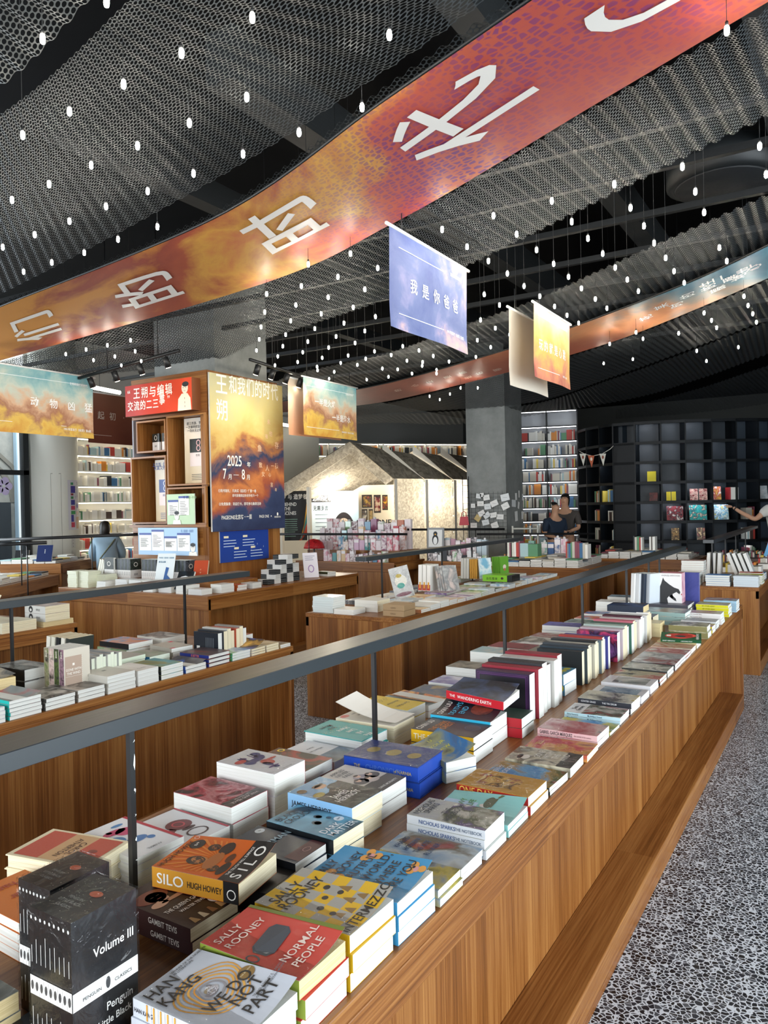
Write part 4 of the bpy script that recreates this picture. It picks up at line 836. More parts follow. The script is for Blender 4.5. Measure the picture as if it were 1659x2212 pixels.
# ================================================================ dark navy shelving wall
PX = [(1250, 14.2), (1268, 13.7), (1296, 13.3), (1326, 13.0), (1373, 12.8), (1430, 12.65), (1483, 12.55), (1540, 12.5), (1593, 12.5), (1641, 12.55), (1692, 12.65), (1745, 12.8)]
CP = [ond(u, 1085, d) for u, d in PX]; ZS = [.22, .55, .87, 1.2, 1.53, 1.86, 2.2, 2.53, 2.87]
dark = empty('dark_shelving', (CP[6].x, CP[6].y, 0)); tag(dark, 'curved wall of dark navy box shelves with dim lights at the back right', 'shelving')
def dk(mb, nm, par=None): o = mb.build(nm, par or dark); o.location = (-CP[6].x, -CP[6].y, 0) if par is None else (0, 0, 0); return o
for i in range(len(CP) - 1):
    a, b = CP[i], CP[i + 1]; ex = (b - a); ex.z = 0; wd_ = ex.length; ex.normalize(); nb = Vector((-ex.y, ex.x, 0)); A = Vector((a.x, a.y, 0))
    M = Matrix((ex, nb, Vector((0, 0, 1)))).transposed().to_4x4(); M.translation = A
    cell = MB(); V = lambda x, y, z: M @ Vector((x, y, z))
    def bx(mb, x0, y0_, z0, x1, y1_, z1, mat):
        mb.obox(M @ Matrix.Translation(((x0 + x1) / 2, (y0_ + y1_) / 2, (z0 + z1) / 2)), x1 - x0, y1_ - y0_, z1 - z0, mat)
    solid = i == 3
    if solid: bx(cell, 0, 0, 0, wd_, .3, ZS[-2], NAVY)
    bx(cell, 0, .3, 0, wd_, .32, ZS[-1], plain('#1e2831', .5)); bx(cell, -.012, 0, 0, .012, .3, ZS[-1], NAVY); dk(cell, 'bay_frame')
    for z in ZS: sh = MB(); bx(sh, 0, 0, z - .012, wd_, .3, z + .012, NAVY); bx(sh, 0, 0, z - .035, wd_, .012, z - .012, NAVY); dk(sh, 'shelf')
    sh = MB(); bx(sh, 0, 0, 0, wd_, .3, .2, NAVY); dk(sh, 'plinth')
    if not solid and i >= 3 or i == 2:
        ls = MB()
        for j, z in enumerate(ZS[1:]):
            if (i * 7 + j * 3) % 5 != 0: bx(ls, .05, .02, z - .022, wd_ * .6, .032, z - .012, emit('#eaf2ff', 40.0))
        if ls.f: dk(ls, 'light_strip')
    if i in (1, 2, 8):
        for j in (1, 2, 3, 4):
            if i == 8 and j > 3: continue
            rest_row(V(wd_ * .45, .12, ZS[j] + .013), ex, (0, 0, 1), wd_ * .45, .15, .22, .16, PAL if i < 8 else PALW)
def niche_item(i, j, fx, w_, h_, cols, label, n=1, tilt=0):
    a, b = CP[i], CP[i + 1]; ex = (b - a); ex.z = 0; L_ = ex.length; ex.normalize(); nb = Vector((-ex.y, ex.x, 0))
    p = Vector((a.x, a.y, ZS[j] + .0135)) + ex * (L_ * fx) + nb * .1
    for k in range(n):
        m = MB(); m.box(-w_ / 2, -.012, 0, w_ / 2, .012, h_, paper('#e6e3da'), skip='f'); m.face([(-w_ / 2, -.0122, 0), (w_ / 2, -.0122, 0), (w_ / 2, -.0122, h_), (-w_ / 2, -.0122, h_)], picture(cols, 18, i + j * 3) if len(cols) > 1 else cover(cols[0]))
        o = m.build('picture_book', None, p + ex * (w_ * 1.15 * k), (radians(-7), 0, atan2(ex.y, ex.x))); tag(o, label + (('', ', right copy')[k] if n > 1 else ''), 'picture book')
niche_item(5, 4, .3, .07, .15, ['#c9b52a'], 'small yellow book standing in a dark niche', 2, 0)
niche_item(6, 4, .35, .13, .19, ['#b84a50', '#e8c8b8', '#8a2a34'], 'red and cream patterned book in a dark niche', 2)
niche_item(7, 4, .25, .16, .22, ['#d8b85a', '#b8303a', '#efe8d8'], 'gold and red patterned book in a dark niche above the green picture book')
niche_item(5, 3, .55, .26, .24, ['#16141a', '#8a2a30', '#2a2430', '#d8c8c0'], 'large dark picture book with a red figure in a niche')
niche_item(6, 3, .5, .28, .25, ['#1f7a80', '#2aa39a', '#174a58', '#c8b8a0'], 'large teal underwater picture book in a niche')
niche_item(7, 3, .45, .24, .25, ['#7fc3e0', '#e8efe0', '#4a96c8', '#d8c86a'], 'large pale blue picture book in a niche')
niche_item(5, 2, .55, .12, .2, ['#8a6a3a', '#3a2a20', '#c8a86a'], 'brown patterned book low in a dark niche')
niche_item(6, 2, .6, .13, .2, ['#a86a5a', '#3a2a24', '#d8b88a'], 'reddish brown patterned book low in a dark niche')
niche_item(4, 5, .62, .14, .17, ['#c8b82a'], 'yellow green book high in the narrow dark niche')
niche_item(4, 4, .68, .13, .14, ['#6a2a2a', '#2a1a1a'], 'dark red book in the narrow dark niche')
niche_item(9, 4, .3, .2, .22, ['#d8dce0', '#a8b8c0'], 'pale grey book in the niche at the picture edge')
rest_row(CP[7] + (CP[8] - CP[7]).normalized() * .22 + Vector((0, .12, ZS[4] + .013 - CP[7].z)), CP[8] - CP[7], (0, 0, 1), .18, .2, .22, .14, [plain('#a82a30', .5), PAL[0]])
bunt = empty('pennant_bunting', ond(1257, 975, 12.9)); tag(bunt, 'string of white and orange triangular pennants on the dark shelving', 'bunting')
bo = bunt.location.copy(); sg = MB(); pts = [ond(u, v, 12.9) - bo for u, v in ((1252, 975), (1263, 981), (1280, 985), (1300, 981), (1318, 970), (1325, 963))]; sg.tube(pts, .006, plain('#dcd8cc', .6), 4); sg.build('string', bunt)
for (u, v, c) in ((1259, 980, '#d6d2c6'), (1277, 984, '#b85a34'), (1302, 980, '#d6d2c6')):
    f = MB(); a = ond(u, v, 12.88) - bo; s = 12.9 / FPX; q = [a - RT * 7 * s, a + RT * 7 * s, a + Vector((0, 0, -26 * s)) + RT * 1 * s]
    f.face(q, plain(c, .6)); f.face([x + FW * .01 for x in q[::-1]], plain(c, .6)); disc(f, lambda x, y: a + RT * x + Vector((0, 0, y - .06)) - FW * .003, plain('#8a4630' if c[1] == 'd' else '#e6d8c4', .6), 0, 0, .018, .03, 12); f.build('pennant', bunt)
# stair string and white handrail seen between the shelves
sr = MB(); a, b = ond(1378, 1118, 15), ond(1412, 1082, 15); sr.tube([a, b], .12, BLACK, 6); struct('stair_trim', sr)
st2 = MB()
for u in (1108, 1146, 1162): p = ond(u, 1160, 11.8); st2.box(p.x - .012, p.y - .012, 0, p.x + .012, p.y + .012, 1.2, plain('#c9c9c0', .5))
a, b = ond(1106, 1142, 11.8), ond(1164, 1142, 11.8); st2.tube([a, b], .014, plain('#c9c9c0', .5), 6); tag(st2.build('display_stand'), 'thin white metal display stand in front of the lit black bookcase', 'stand')
# black rails far behind
for i, (u0, u1, v0, v1, d, lb) in enumerate(((0, 300, 1168, 1154, 8.2, 'thin black rail across the left tables behind the reader'), (596, 880, 1154, 1154, 10.4, 'thin black rail over the gift table'), (880, 1090, 1144, 1143, 11.0, 'thin black rail before the paper house walls'), (1030, 1285, 1154, 1153, 11.3, 'thin black rail over the pale stacks before the pillar'), (0, 100, 1178, 1172, 7.2, 'short black rail nearest the left edge'))):
    a, b = ond(u0 - (40 if u0 == 0 else 0), v0, d), ond(u1, v1, d); root = empty('book_rail', a); tag(root, lb, 'book rail'); m = MB(); m.tube([(0, 0, 0), b - a], .022, BLACK, 4); m.build('rail_bar', root)
    for k in (.25, .7):
        p = (b - a) * k; q = MB(); q.tube([p, p + Vector((0, 0, .77 - a.z - p.z))], .006, BLACK, 4); q.build('post', root)
# ================================================================ people
def skin_body(name, pts, edges, mat, parent=None, lev=2, root=0):
    """pts: (x, y, z, rx, ry); grown with Skin + Subdivision into one continuous surface"""
    me = bpy.data.meshes.new(name); me.from_pydata([p[:3] for p in pts], edges, []); o = bpy.data.objects.new(name, me); COL.objects.link(o)
    s = o.modifiers.new('skin', 'SKIN'); sub = o.modifiers.new('sub', 'SUBSURF'); sub.levels = sub.render_levels = lev
    for i, p in enumerate(pts):
        v = me.skin_vertices[0].data[i]; v.radius = (p[3], p[4] if len(p) > 4 else p[3]); v.use_root = i == root
    me.materials.append(mat); s.use_smooth_shade = True
    if parent is not None: o.parent = parent
    return o
SKIN = plain('#c99a7c', .55); HAIR = plain('#17130f', .4)
def hand(name, o, d, up, parent, mat=SKIN, sc=1.0):
    """palm with four curled fingers and a thumb; o wrist, d pointing direction"""
    d = Vector(d).normalized(); s = d.cross(Vector(up)).normalized(); n = s.cross(d)
    P = [(0, 0, 0, .022), (.045, 0, 0, .03)]; E2 = [(0, 1)]
    for k, (y, l) in enumerate(((-.026, .062), (-.009, .072), (.009, .068), (.026, .054))):
        i = len(P); P += [(.075, y, 0, .010), (.075 + l * .5, y, -.008, .0085), (.075 + l * .85, y, -.03, .0075)]; E2 += [(1, i), (i, i + 1), (i + 1, i + 2)]
    i = len(P); P += [(.035, -.042, -.008, .011), (.065, -.055, -.022, .009), (.085, -.052, -.036, .008)]; E2 += [(1, i), (i, i + 1), (i + 1, i + 2)]
    Q = [tuple(Vector(o) + (d * x + s * y + n * z) * sc) + (r * sc,) for x, y, z, r in P]
    return skin_body(name, Q, E2, mat, parent, 1)
# the reader in the blue shirt, seen from behind, bent over the left table
wp = ond(232, 1215, 10.3); wr = empty('person', (wp.x, wp.y, 0), (0, 0, YAW + radians(12))); wr.scale = (.72, .8, .84); tag(wr, 'person with long dark hair in a loose blue shirt bent over a book at left', 'person')
SH = plain('#8fa9bb', .75); TR = plain('#14161a', .8)
B = [(0, 0, .92, .15, .11), (0, .0, 1.08, .17, .125), (-.01, .03, 1.24, .18, .13), (-.02, .08, 1.36, .165, .105), (-.03, .13, 1.44, .07, .06), (-.05, .17, 1.50, .052, .055), (-.06, .2, 1.57, .085, .1), (-.06, .21, 1.65, .075, .09),
     (-.19, .06, 1.37, .06), (-.27, .10, 1.18, .052), (-.24, .28, 1.04, .038), (-.19, .40, .98, .026), (.16, .06, 1.38, .06), (.24, .1, 1.19, .052), (.2, .27, 1.05, .038), (.12, .38, .98, .026),
     (-.09, 0, .86, .095, .1), (-.09, .0, .48, .06), (-.09, -.02, .1, .042), (-.09, .1, .05, .035), (.09, 0, .86, .095, .1), (.09, .0, .48, .06), (.09, -.02, .1, .042), (.09, .1, .05, .035)]
ED = [(0, 1), (1, 2), (2, 3), (3, 4), (4, 5), (5, 6), (6, 7), (3, 8), (8, 9), (9, 10), (10, 11), (3, 12), (12, 13), (13, 14), (14, 15), (0, 16), (16, 17), (17, 18), (18, 19), (0, 20), (20, 21), (21, 22), (22, 23)]
skin_body('body', B, ED, SKIN, wr)
skin_body('blue_shirt', [(0, -.01, .84, .205, .15), (0, -.015, .97, .215, .16), (0, .0, 1.12, .215, .16), (-.01, .03, 1.26, .215, .15), (-.02, .075, 1.38, .19, .12), (-.03, .11, 1.45, .085, .075), (-.20, .06, 1.36, .088), (-.29, .10, 1.18, .085), (-.26, .25, 1.06, .068), (.17, .06, 1.37, .088), (.26, .1, 1.19, .085), (.22, .25, 1.06, .068)], [(0, 1), (1, 2), (2, 3), (3, 4), (4, 5), (4, 6), (6, 7), (7, 8), (4, 9), (9, 10), (10, 11)], SH, wr)
skin_body('trousers', [(0, 0, .9, .16, .12), (-.1, 0, .82, .105, .115), (-.095, 0, .48, .085), (-.09, -.01, .08, .075), (.1, 0, .82, .105, .115), (.095, 0, .48, .085), (.09, -.01, .08, .075)], [(0, 1), (1, 2), (2, 3), (0, 4), (4, 5), (5, 6)], TR, wr)
skin_body('hair', [(-.06, .19, 1.68, .085, .1), (-.055, .15, 1.62, .112, .1), (-.05, .12, 1.53, .105, .07), (-.09, .13, 1.44, .07, .05), (-.12, .16, 1.36, .035)], [(0, 1), (1, 2), (2, 3), (3, 4)], HAIR, wr)
for sx in (-1, 1): hand('hand', (-.19 if sx < 0 else .12, .40, .98), (.25 if sx < 0 else -.2, 1, -.25), (0, 0, 1), wr)
m = MB(); m.tube([(-.19, -.10, .80), (-.1, -.165, 1.1), (.14, -.1, 1.38), (.17, .05, 1.42)], .012, plain('#6a6f58', .7), 6); m.build('bag_strap', wr)
tb = MB(); tb.mesh([(.14, -.13, .62), (.32, -.13, .62), (.31, -.13, 1.0), (.15, -.13, 1.0), (.14, .02, .62), (.32, .02, .62), (.31, .0, 1.0), (.15, .0, 1.0)], [(0, 1, 2, 3), (5, 4, 7, 6), (1, 5, 6, 2), (4, 0, 3, 7), (3, 2, 6, 7), (0, 4, 5, 1)], picture(['#b8a894', '#8a6a5a', '#d8ccb8'], 9, 3, rough=.8, coat=0)); tb.build('tote_bag', wr)
ob = MB(); bp_ = wr.matrix_basis
for sgn in (-1, 1):
    pts = [(0, 0, 0), (sgn * .06, 0, .022), (sgn * .13, 0, .012)]
    for i in range(2): ob.face([(pts[i][0], -.09, pts[i][2]), (pts[i + 1][0], -.09, pts[i + 1][2]), (pts[i + 1][0], .09, pts[i + 1][2]), (pts[i][0], .09, pts[i][2])][::sgn], PG_W, None, True); ob.face([(pts[i][0], -.09, pts[i][2] - .008), (pts[i + 1][0], -.09, pts[i + 1][2] - .008), (pts[i + 1][0], .09, pts[i + 1][2] - .008), (pts[i][0], .09, pts[i][2] - .008)][::-sgn], cover('#5a6a7a'))
wq = Matrix.Translation((wp.x, wp.y, 0)) @ Matrix.Rotation(YAW + radians(12), 4, 'Z') @ Vector((-.03, .46, .842))
tag(ob.build('open_book', None, wq, (radians(18), 0, YAW + radians(12))), 'open white paged book held by the person in the blue shirt', 'book')
# couple reading far back by the lit black bookcase
def standing(name, p, yaw, shirt, legs, hair, label, h=1.0, head=(0, -.03)):
    r = empty(name, (p.x, p.y, 0), (0, 0, yaw)); r.scale = (h, h, h); tag(r, label, 'person')
    skin_body('body', [(0, 0, .93, .13, .1), (0, .0, 1.12, .13, .1), (0, 0, 1.32, .15, .1), (0, 0, 1.42, .08, .07), (0, -.01, 1.5, .05), (head[0], head[1], 1.57, .075, .09), (head[0], head[1], 1.66, .07, .085), (-.19, 0, 1.36, .05), (-.24, .0, 1.1, .04), (-.14, -.2, 1.05, .03), (.19, 0, 1.36, .05), (.24, 0, 1.1, .04), (.14, -.2, 1.05, .03), (-.09, 0, .86, .085), (-.09, 0, .48, .055), (-.09, .02, .08, .04), (-.09, -.1, .04, .035), (.09, 0, .86, .085), (.09, 0, .48, .055), (.09, .02, .08, .04), (.09, -.1, .04, .035)],
              [(0, 1), (1, 2), (2, 3), (3, 4), (4, 5), (5, 6), (2, 7), (7, 8), (8, 9), (2, 10), (10, 11), (11, 12), (0, 13), (13, 14), (14, 15), (15, 16), (0, 17), (17, 18), (18, 19), (19, 20)], SKIN, r)
    skin_body('shirt', [(0, 0, .9, .17, .125), (0, 0, 1.12, .165, .125), (0, 0, 1.33, .175, .12), (0, 0, 1.43, .09, .08), (-.2, 0, 1.35, .07), (-.25, 0, 1.14, .06), (.2, 0, 1.35, .07), (.25, 0, 1.14, .06)], [(0, 1), (1, 2), (2, 3), (2, 4), (4, 5), (2, 6), (6, 7)], shirt, r)
    skin_body('trousers', [(0, 0, .9, .14, .11), (-.095, 0, .8, .095), (-.09, 0, .46, .07), (-.09, .01, .1, .06), (.095, 0, .8, .095), (.09, 0, .46, .07), (.09, .01, .1, .06)], [(0, 1), (1, 2), (2, 3), (0, 4), (4, 5), (5, 6)], legs, r)
    skin_body('hair', hair, [(i, i + 1) for i in range(len(hair) - 1)], HAIR, r)
    for sx in (-1, 1): hand('hand', (sx * .14, -.2, 1.05), (-sx * .5, -1, .1), (0, 0, 1), r)
    f = MB(); hx, hy = head; f.lathe([(.006, -.012), (.010, 0), (.004, .02)], SKIN, 6, (hx, hy - .092, 1.60)); f.build('nose', r)
    g = MB()
    for sx in (-1, 1): g.box(hx + sx * .03 - .012, hy - .09, 1.622, hx + sx * .03 + .012, hy - .078, 1.63, HAIR)
    g.build('eyes', r); k = MB(); k.box(hx - .02, hy - .085, 1.552, hx + .02, hy - .074, 1.559, plain('#8a4a44', .5)); k.build('mouth', r)
    return r
standing('person', ond(1222, 1160, 13.5), YAW - .5, plain('#4a4440', .8), plain('#1a1a1c', .8), [(0, -.03, 1.69, .08, .09), (0, .03, 1.64, .092, .07), (0, .04, 1.54, .075, .05), (0, .03, 1.45, .06, .03)], 'taller person with wavy dark hair reading by the lit black bookcase', 1.0)
standing('person', ond(1199, 1160, 12.9), YAW + .5, plain('#1d2c40', .8), plain('#15171b', .8), [(0, -.02, 1.69, .078, .09), (0, .02, 1.63, .085, .065)], 'shorter person in a dark blue top reading beside the taller one', .92)
# the arm reaching into the dark shelves from the right edge
ap_ = ond(1672, 1120, 11.9); pr2 = empty('person', (ap_.x, ap_.y, 0), (0, 0, YAW + .15)); tag(pr2, 'person in a white tee at the right edge reaching for a book, wristband on', 'person')
skin_body('body', [(.08, 0, .95, .14, .11), (.08, 0, 1.15, .14, .1), (.07, 0, 1.32, .15, .1), (.09, 0, 1.42, .06), (.1, -.02, 1.52, .075, .09), (.1, -.02, 1.62, .08, .09), (-.1, 0, 1.38, .055), (-.28, .06, 1.22, .042), (-.42, .2, 1.33, .033), (-.5, .3, 1.42, .024), (.25, 0, 1.36, .055), (.28, 0, 1.1, .042), (.26, -.05, .88, .03), (.0, 0, .85, .09), (0, 0, .46, .06), (0, 0, .06, .045), (.17, 0, .85, .09), (.17, 0, .46, .06), (.17, 0, .06, .045)],
          [(0, 1), (1, 2), (2, 3), (3, 4), (4, 5), (2, 6), (6, 7), (7, 8), (8, 9), (2, 10), (10, 11), (11, 12), (0, 13), (13, 14), (14, 15), (0, 16), (16, 17), (17, 18)], SKIN, pr2)
skin_body('white_tee', [(.08, 0, .92, .17, .13), (.08, 0, 1.15, .175, .13), (.07, 0, 1.33, .18, .12), (.08, 0, 1.42, .09), (-.1, 0, 1.38, .085), (-.22, .04, 1.28, .08), (.25, 0, 1.36, .08), (.29, 0, 1.2, .07)], [(0, 1), (1, 2), (2, 3), (2, 4), (4, 5), (2, 6), (6, 7)], plain('#d9d8d2', .8), pr2)
skin_body('trousers', [(.08, 0, .92, .15, .12), (-.01, 0, .82, .1), (0, 0, .46, .075), (0, 0, .08, .06), (.17, 0, .82, .1), (.17, 0, .46, .075), (.17, 0, .08, .06)], [(0, 1), (1, 2), (2, 3), (0, 4), (4, 5), (5, 6)], TR, pr2)
skin_body('hair', [(.1, -.02, 1.68, .09, .1), (.1, .02, 1.62, .095, .08)], [(0, 1)], HAIR, pr2)
hand('hand', (-.5, .3, 1.42), (-.6, .75, .35), (0, 0, 1), pr2)
wb = MB(); wb.lathe([(.031, -.008), (.031, .008)], BLACK, 12); wbo = wb.build('wristband', pr2, (-.475, .27, 1.395), Vector((-.6, .75, .7)).to_track_quat('Z', 'Y').to_euler())
# ================================================================ books
# local axes: x from spine to fore edge, y from foot to head, z from back cover to front cover
BC = {}
def wrap_mat():
    m, nt, b = node_mat('shrink_wrap'); L = nt.links.new
    tc = N(nt, 'ShaderNodeTexCoord'); n = N(nt, 'ShaderNodeTexNoise'); n.inputs['Scale'].default_value = 22; n.inputs['Detail'].default_value = 3; n.inputs['Distortion'].default_value = 1.5; L(tc.outputs['Object'], n.inputs['Vector'])
    bp = N(nt, 'ShaderNodeBump'); bp.inputs['Strength'].default_value = .55; bp.inputs['Distance'].default_value = .012; L(n.outputs['Fac'], bp.inputs['Height'])
    g = N(nt, 'ShaderNodeBsdfGlossy'); g.inputs['Roughness'].default_value = .05; L(bp.outputs['Normal'], g.inputs['Normal'])
    t = N(nt, 'ShaderNodeBsdfTransparent'); mx = N(nt, 'ShaderNodeMixShader'); f = N(nt, 'ShaderNodeFresnel'); f.inputs['IOR'].default_value = 1.45; L(bp.outputs['Normal'], f.inputs['Normal'])
    s = N(nt, 'ShaderNodeMath', operation='MULTIPLY_ADD'); s.inputs[1].default_value = .38; s.inputs[2].default_value = .018; L(f.outputs[0], s.inputs[0]); L(s.outputs[0], mx.inputs[0]); L(t.outputs[0], mx.inputs[1]); L(g.outputs[0], mx.inputs[2]); L(mx.outputs[0], nt.nodes['Material Output'].inputs['Surface'])
    return m
WRAP = wrap_mat()
def book_meshes(w, h, t, cov, spine, pg, hard, warp=None):
    key = (w, h, t, cov.name, spine.name, pg.name, hard, warp)
    if key in BC: return BC[key]
    b = .0026 if hard else .0007; ov = .003 if hard else .0002
    c = MB(); c.box(-w / 2, -h / 2, 0, w / 2, h / 2, b, cov)
    c.box(-w / 2, -h / 2, b, -w / 2 + b, h / 2, t - b, spine)
    if warp:
        fn = WARP[warp](w, h, t); nx = 10
        for i in range(nx):
            for j in range(nx):
                q = [(w * i / nx, h * j / nx), (w * (i + 1) / nx, h * j / nx), (w * (i + 1) / nx, h * (j + 1) / nx), (w * i / nx, h * (j + 1) / nx)]
                p = [(u - w / 2, v - h / 2, t - .0001 + fn(u, v)) for u, v in q]
                c.face(p, cov, None, True); c.face([(a, b_, z - .0006) for a, b_, z in p][::-1], paper('#eceae2'), None, True)
    else: c.box(-w / 2, -h / 2, t - b, w / 2, h / 2, t, cov)
    p = MB(); p.box(-w / 2 + b, -h / 2 + ov, b, w / 2 - ov, h / 2 - ov, t - b - (.0012 if warp else 0), pg)
    co, po = c.build('cover'), p.build('pages'); BC[key] = (co.data, po.data)
    bpy.data.objects.remove(co); bpy.data.objects.remove(po)
    return BC[key]
WARP = {
    'curl': lambda w, h, t: lambda u, v: .020 * max(0, u / w) ** 2.5 * (1 - .75 * v / h),
    'lift': lambda w, h, t: lambda u, v: .034 * (u / w) ** 2,
    'sag': lambda w, h, t: lambda u, v: -.004 * sin(pi * u / w) + .012 * (u / w) ** 3,
    'flap': lambda w, h, t: lambda u, v: .085 * max(0, v / h) ** 2.2,
}
def new_obj(name, data, parent):
    o = bpy.data.objects.new(name, data); COL.objects.link(o); o.parent = parent; return o
def make_book(label, loc, rot, w, h, t, cov, spine=None, art=None, sart=None, pg=PG_W, hard=False, warp=None, wrap=False, group=None, name='paperback_book', simple=False):
    spine = spine or cov
    r = empty(name, loc); tag(r, label, 'book', group)
    if isinstance(rot, (int, float)): r.rotation_euler = (0, 0, radians(rot))
    else: r.matrix_world = Matrix.Translation(loc) @ rot.to_4x4()
    cm, pm = book_meshes(w, h, t, cov, spine, pg, hard, warp)
    new_obj('cover', cm, r); new_obj('pages', pm, r)
    wf = WARP[warp](w, h, t) if warp else (lambda u, v: 0.0)
    F = lambda off: (lambda u, v: (u - w / 2, v - h / 2, t + .0003 + off + wf(u, v)))
    if art:
        g, l = MB(), MB(); BENT[0] = bool(warp); art(g, l, F, w, h); BENT[0] = False
        if g.f: g.build('cover_picture', r)
        if l.f: l.build('lettering', r)
    if sart:
        s = MB(); sart(s, lambda a, b: (-w / 2 - .0006, h / 2 - a, b), h, t)
        if s.f: s.build('spine_lettering', r)
    if wrap:
        k = MB(); e = .0012; k.face([(-w / 2, -h / 2, t + e), (w / 2, -h / 2, t + e), (w / 2, h / 2, t + e), (-w / 2, h / 2, t + e)], WRAP)
        k.build('plastic_wrap', r)
    return r
ORD = ['top', 'second', 'third', 'fourth', 'fifth', 'sixth', 'seventh', 'eighth', 'ninth', 'tenth']
def stack(desc, cx, cy, ang, w, h, t, n, cov, spine=None, art=None, sart=None, pg=PG_W, z0=.7705, where='', wrap=False, hard=False, warp=None, group=None, jit=1.0, short=None, pgs=None):
    """n copies piled up; the top one carries the picture. desc names the top copy, short the ones below"""
    cov = cover(cov) if isinstance(cov, str) else cov; spine = cover(spine) if isinstance(spine, str) else spine
    group = group or ('stack of ' + (short or desc)); z = z0; h0 = None
    for k in range(n):
        top = k == n - 1; i = n - 1 - k
        jx, jy, ja = (rnd.uniform(-.003, .003) * jit, rnd.uniform(-.003, .003) * jit, rnd.uniform(-1.2, 1.2) * jit)
        lb = (desc + (' ' + where if where else '')) if top else ('%s from the top in the stack of %s' % (ORD[min(i, 9)], short or desc))
        make_book(lb, (cx + jx, cy + jy, z), ang + ja, w, h, t, cov, spine, art if top else None, sart, (pgs[k] if pgs else pg), hard, warp if top else None, wrap and top, group if n > 1 else None)
        z += t + .0004
    return z
def title(lines_, ink, v0=.86, dv=.1, size=.15, sq=.85, x=.5, al='c', bold=True):
    """lettering rows: sizes relative to the cover width"""
    def f(g, l, F, w, h):
        for i, s in enumerate(lines_): put_text_w(l, s, F(.0006), plain(ink, .5), w * x, h * (v0 - dv * i), w * size, sq, al)
    return f
def both(*fs):
    def f(g, l, F, w, h):
        for q in fs: q(g, l, F, w, h)
    return f
def blob(c, x0, y0, x1, y1, off=.0001):
    def f(g, l, F, w, h): rect(g, F(off), c if not isinstance(c, str) else plain(c, .4), w * x0, h * y0, w * x1, h * y1)
    return f
def dot(c, x, y, rx, ry, off=.0002, n=18):
    def f(g, l, F, w, h): disc(g, F(off), c if not isinstance(c, str) else plain(c, .4), w * x, h * y, w * rx, w * ry, n)
    return f
def poly(c, pts, off=.0003):
    def f(g, l, F, w, h): shape(g, F(off), plain(c, .4), [(w * x, h * y) for x, y in pts])
    return f
def spine_text(parts):
    """parts: (text, start 0..1 from the head, size relative to thickness, ink, squash)"""
    def f(s, fn, h, t):
        for tx, a, sz, ink, sq in parts: put_text_w(s, tx, fn, plain(ink, .5), h * a, t * (.5 - sz * .36), t * sz, sq, 'l')
    return f
def spine_up(lean=0.0, yaw=0.0, head=1):
    """stands on its fore edge: spine up, front cover towards -y, head towards +x"""
    M = Matrix(((0, head, 0), (0, 0, -1 if head > 0 else 1), (-1, 0, 0)))
    return Matrix.Rotation(yaw, 3, 'Z') @ Matrix.Rotation(lean, 3, 'X') @ M
def upright(yaw=0.0, lean=0.0, tilt=0.0):
    """stands on its foot: spine towards -y, front cover towards +x"""
    M = Matrix(((0, 0, 1), (1, 0, 0), (0, 1, 0)))
    return Matrix.Rotation(yaw, 3, 'Z') @ Matrix.Rotation(lean, 3, 'Y') @ Matrix.Rotation(tilt, 3, 'X') @ M
# ---------------------------------------------------------------- foreground table: column along the aisle edge (spines face the camera)
def han(g, l, F, w, h):
    for i, (r, c) in enumerate(((.40, '#d99a3a'), (.345, '#e0a94e'), (.29, '#d28f2e'), (.235, '#dfa548'), (.18, '#cf8c30'), (.125, '#8f8d92'))):
        ring(g, F(.0002 + .00005 * i), plain(c, .4), w * .52, h * .54, w * r, w * r * 1.02, w * (.028 if i % 2 else .02), 36, .05, i * .4)
    for i in range(6): disc(g, F(.0004), plain(('#6f6a70', '#c9c9cf', '#a8a4a8', '#8a7a60', '#d8d8dc', '#7a7478')[i], .35), w * (.48 + .03 * (i % 3)), h * (.52 + .012 * i), w * (.09 - .012 * i), w * .05, 12)
    ink = plain('#17181c', .4)
    for s, u, v in (('HAN', .06, .84), ('KANG', .06, .70), ('WE DO', .22, .36), ('NOT', .44, .24), ('PART', .42, .10)): put_text_w(l, s, F(.0007), ink, w * u, h * v, w * .24, .85, 'l')
    put_text_w(l, 'WINNER OF THE NOBEL PRIZE', F(.0007), ink, w * .5, h * .945, w * .05, .9, 'l'); put_text_w(l, 'IN LITERATURE', F(.0007), ink, w * .5, h * .915, w * .05, .9, 'l')
    disc(g, F(.0003), plain('#8a6a34', .4), w * .88, h * .42, w * .1, w * .1); put_text_w(l, 'THE BOOKER', F(.0007), plain('#e6d8b0', .4), w * .88, h * .42, w * .03)
    put_text_w(l, 'TRANSLATED BY E. YAEWON', F(.0007), plain('#5a5c62', .5), w * .62, h * .2, w * .045, .9, 'l'); put_text_w(l, 'AND PAIGE ANIYAH MORRIS', F(.0007), plain('#5a5c62', .5), w * .62, h * .17, w * .045, .9, 'l')
def han_spine(s, fn, h, t):
    for k in range(9): rect(s, fn, plain(('#d99a3a', '#efeef0')[k % 2], .4), h * (.14 + .035 * k), t * .06, h * (.155 + .035 * k), t * .94)
    put_text_w(s, 'HAN KANG', fn, plain('#3a3a40', .5), h * .015, t * .3, t * .34, .8, 'l')
stack('silver paperback with an orange tree ring cover', -.789, .795, 91, .128, .198, .0265, 3, '#c6ccd6', None, han, han_spine, where='at the near table edge', wrap=True, warp='curl', short='silver tree ring paperbacks')
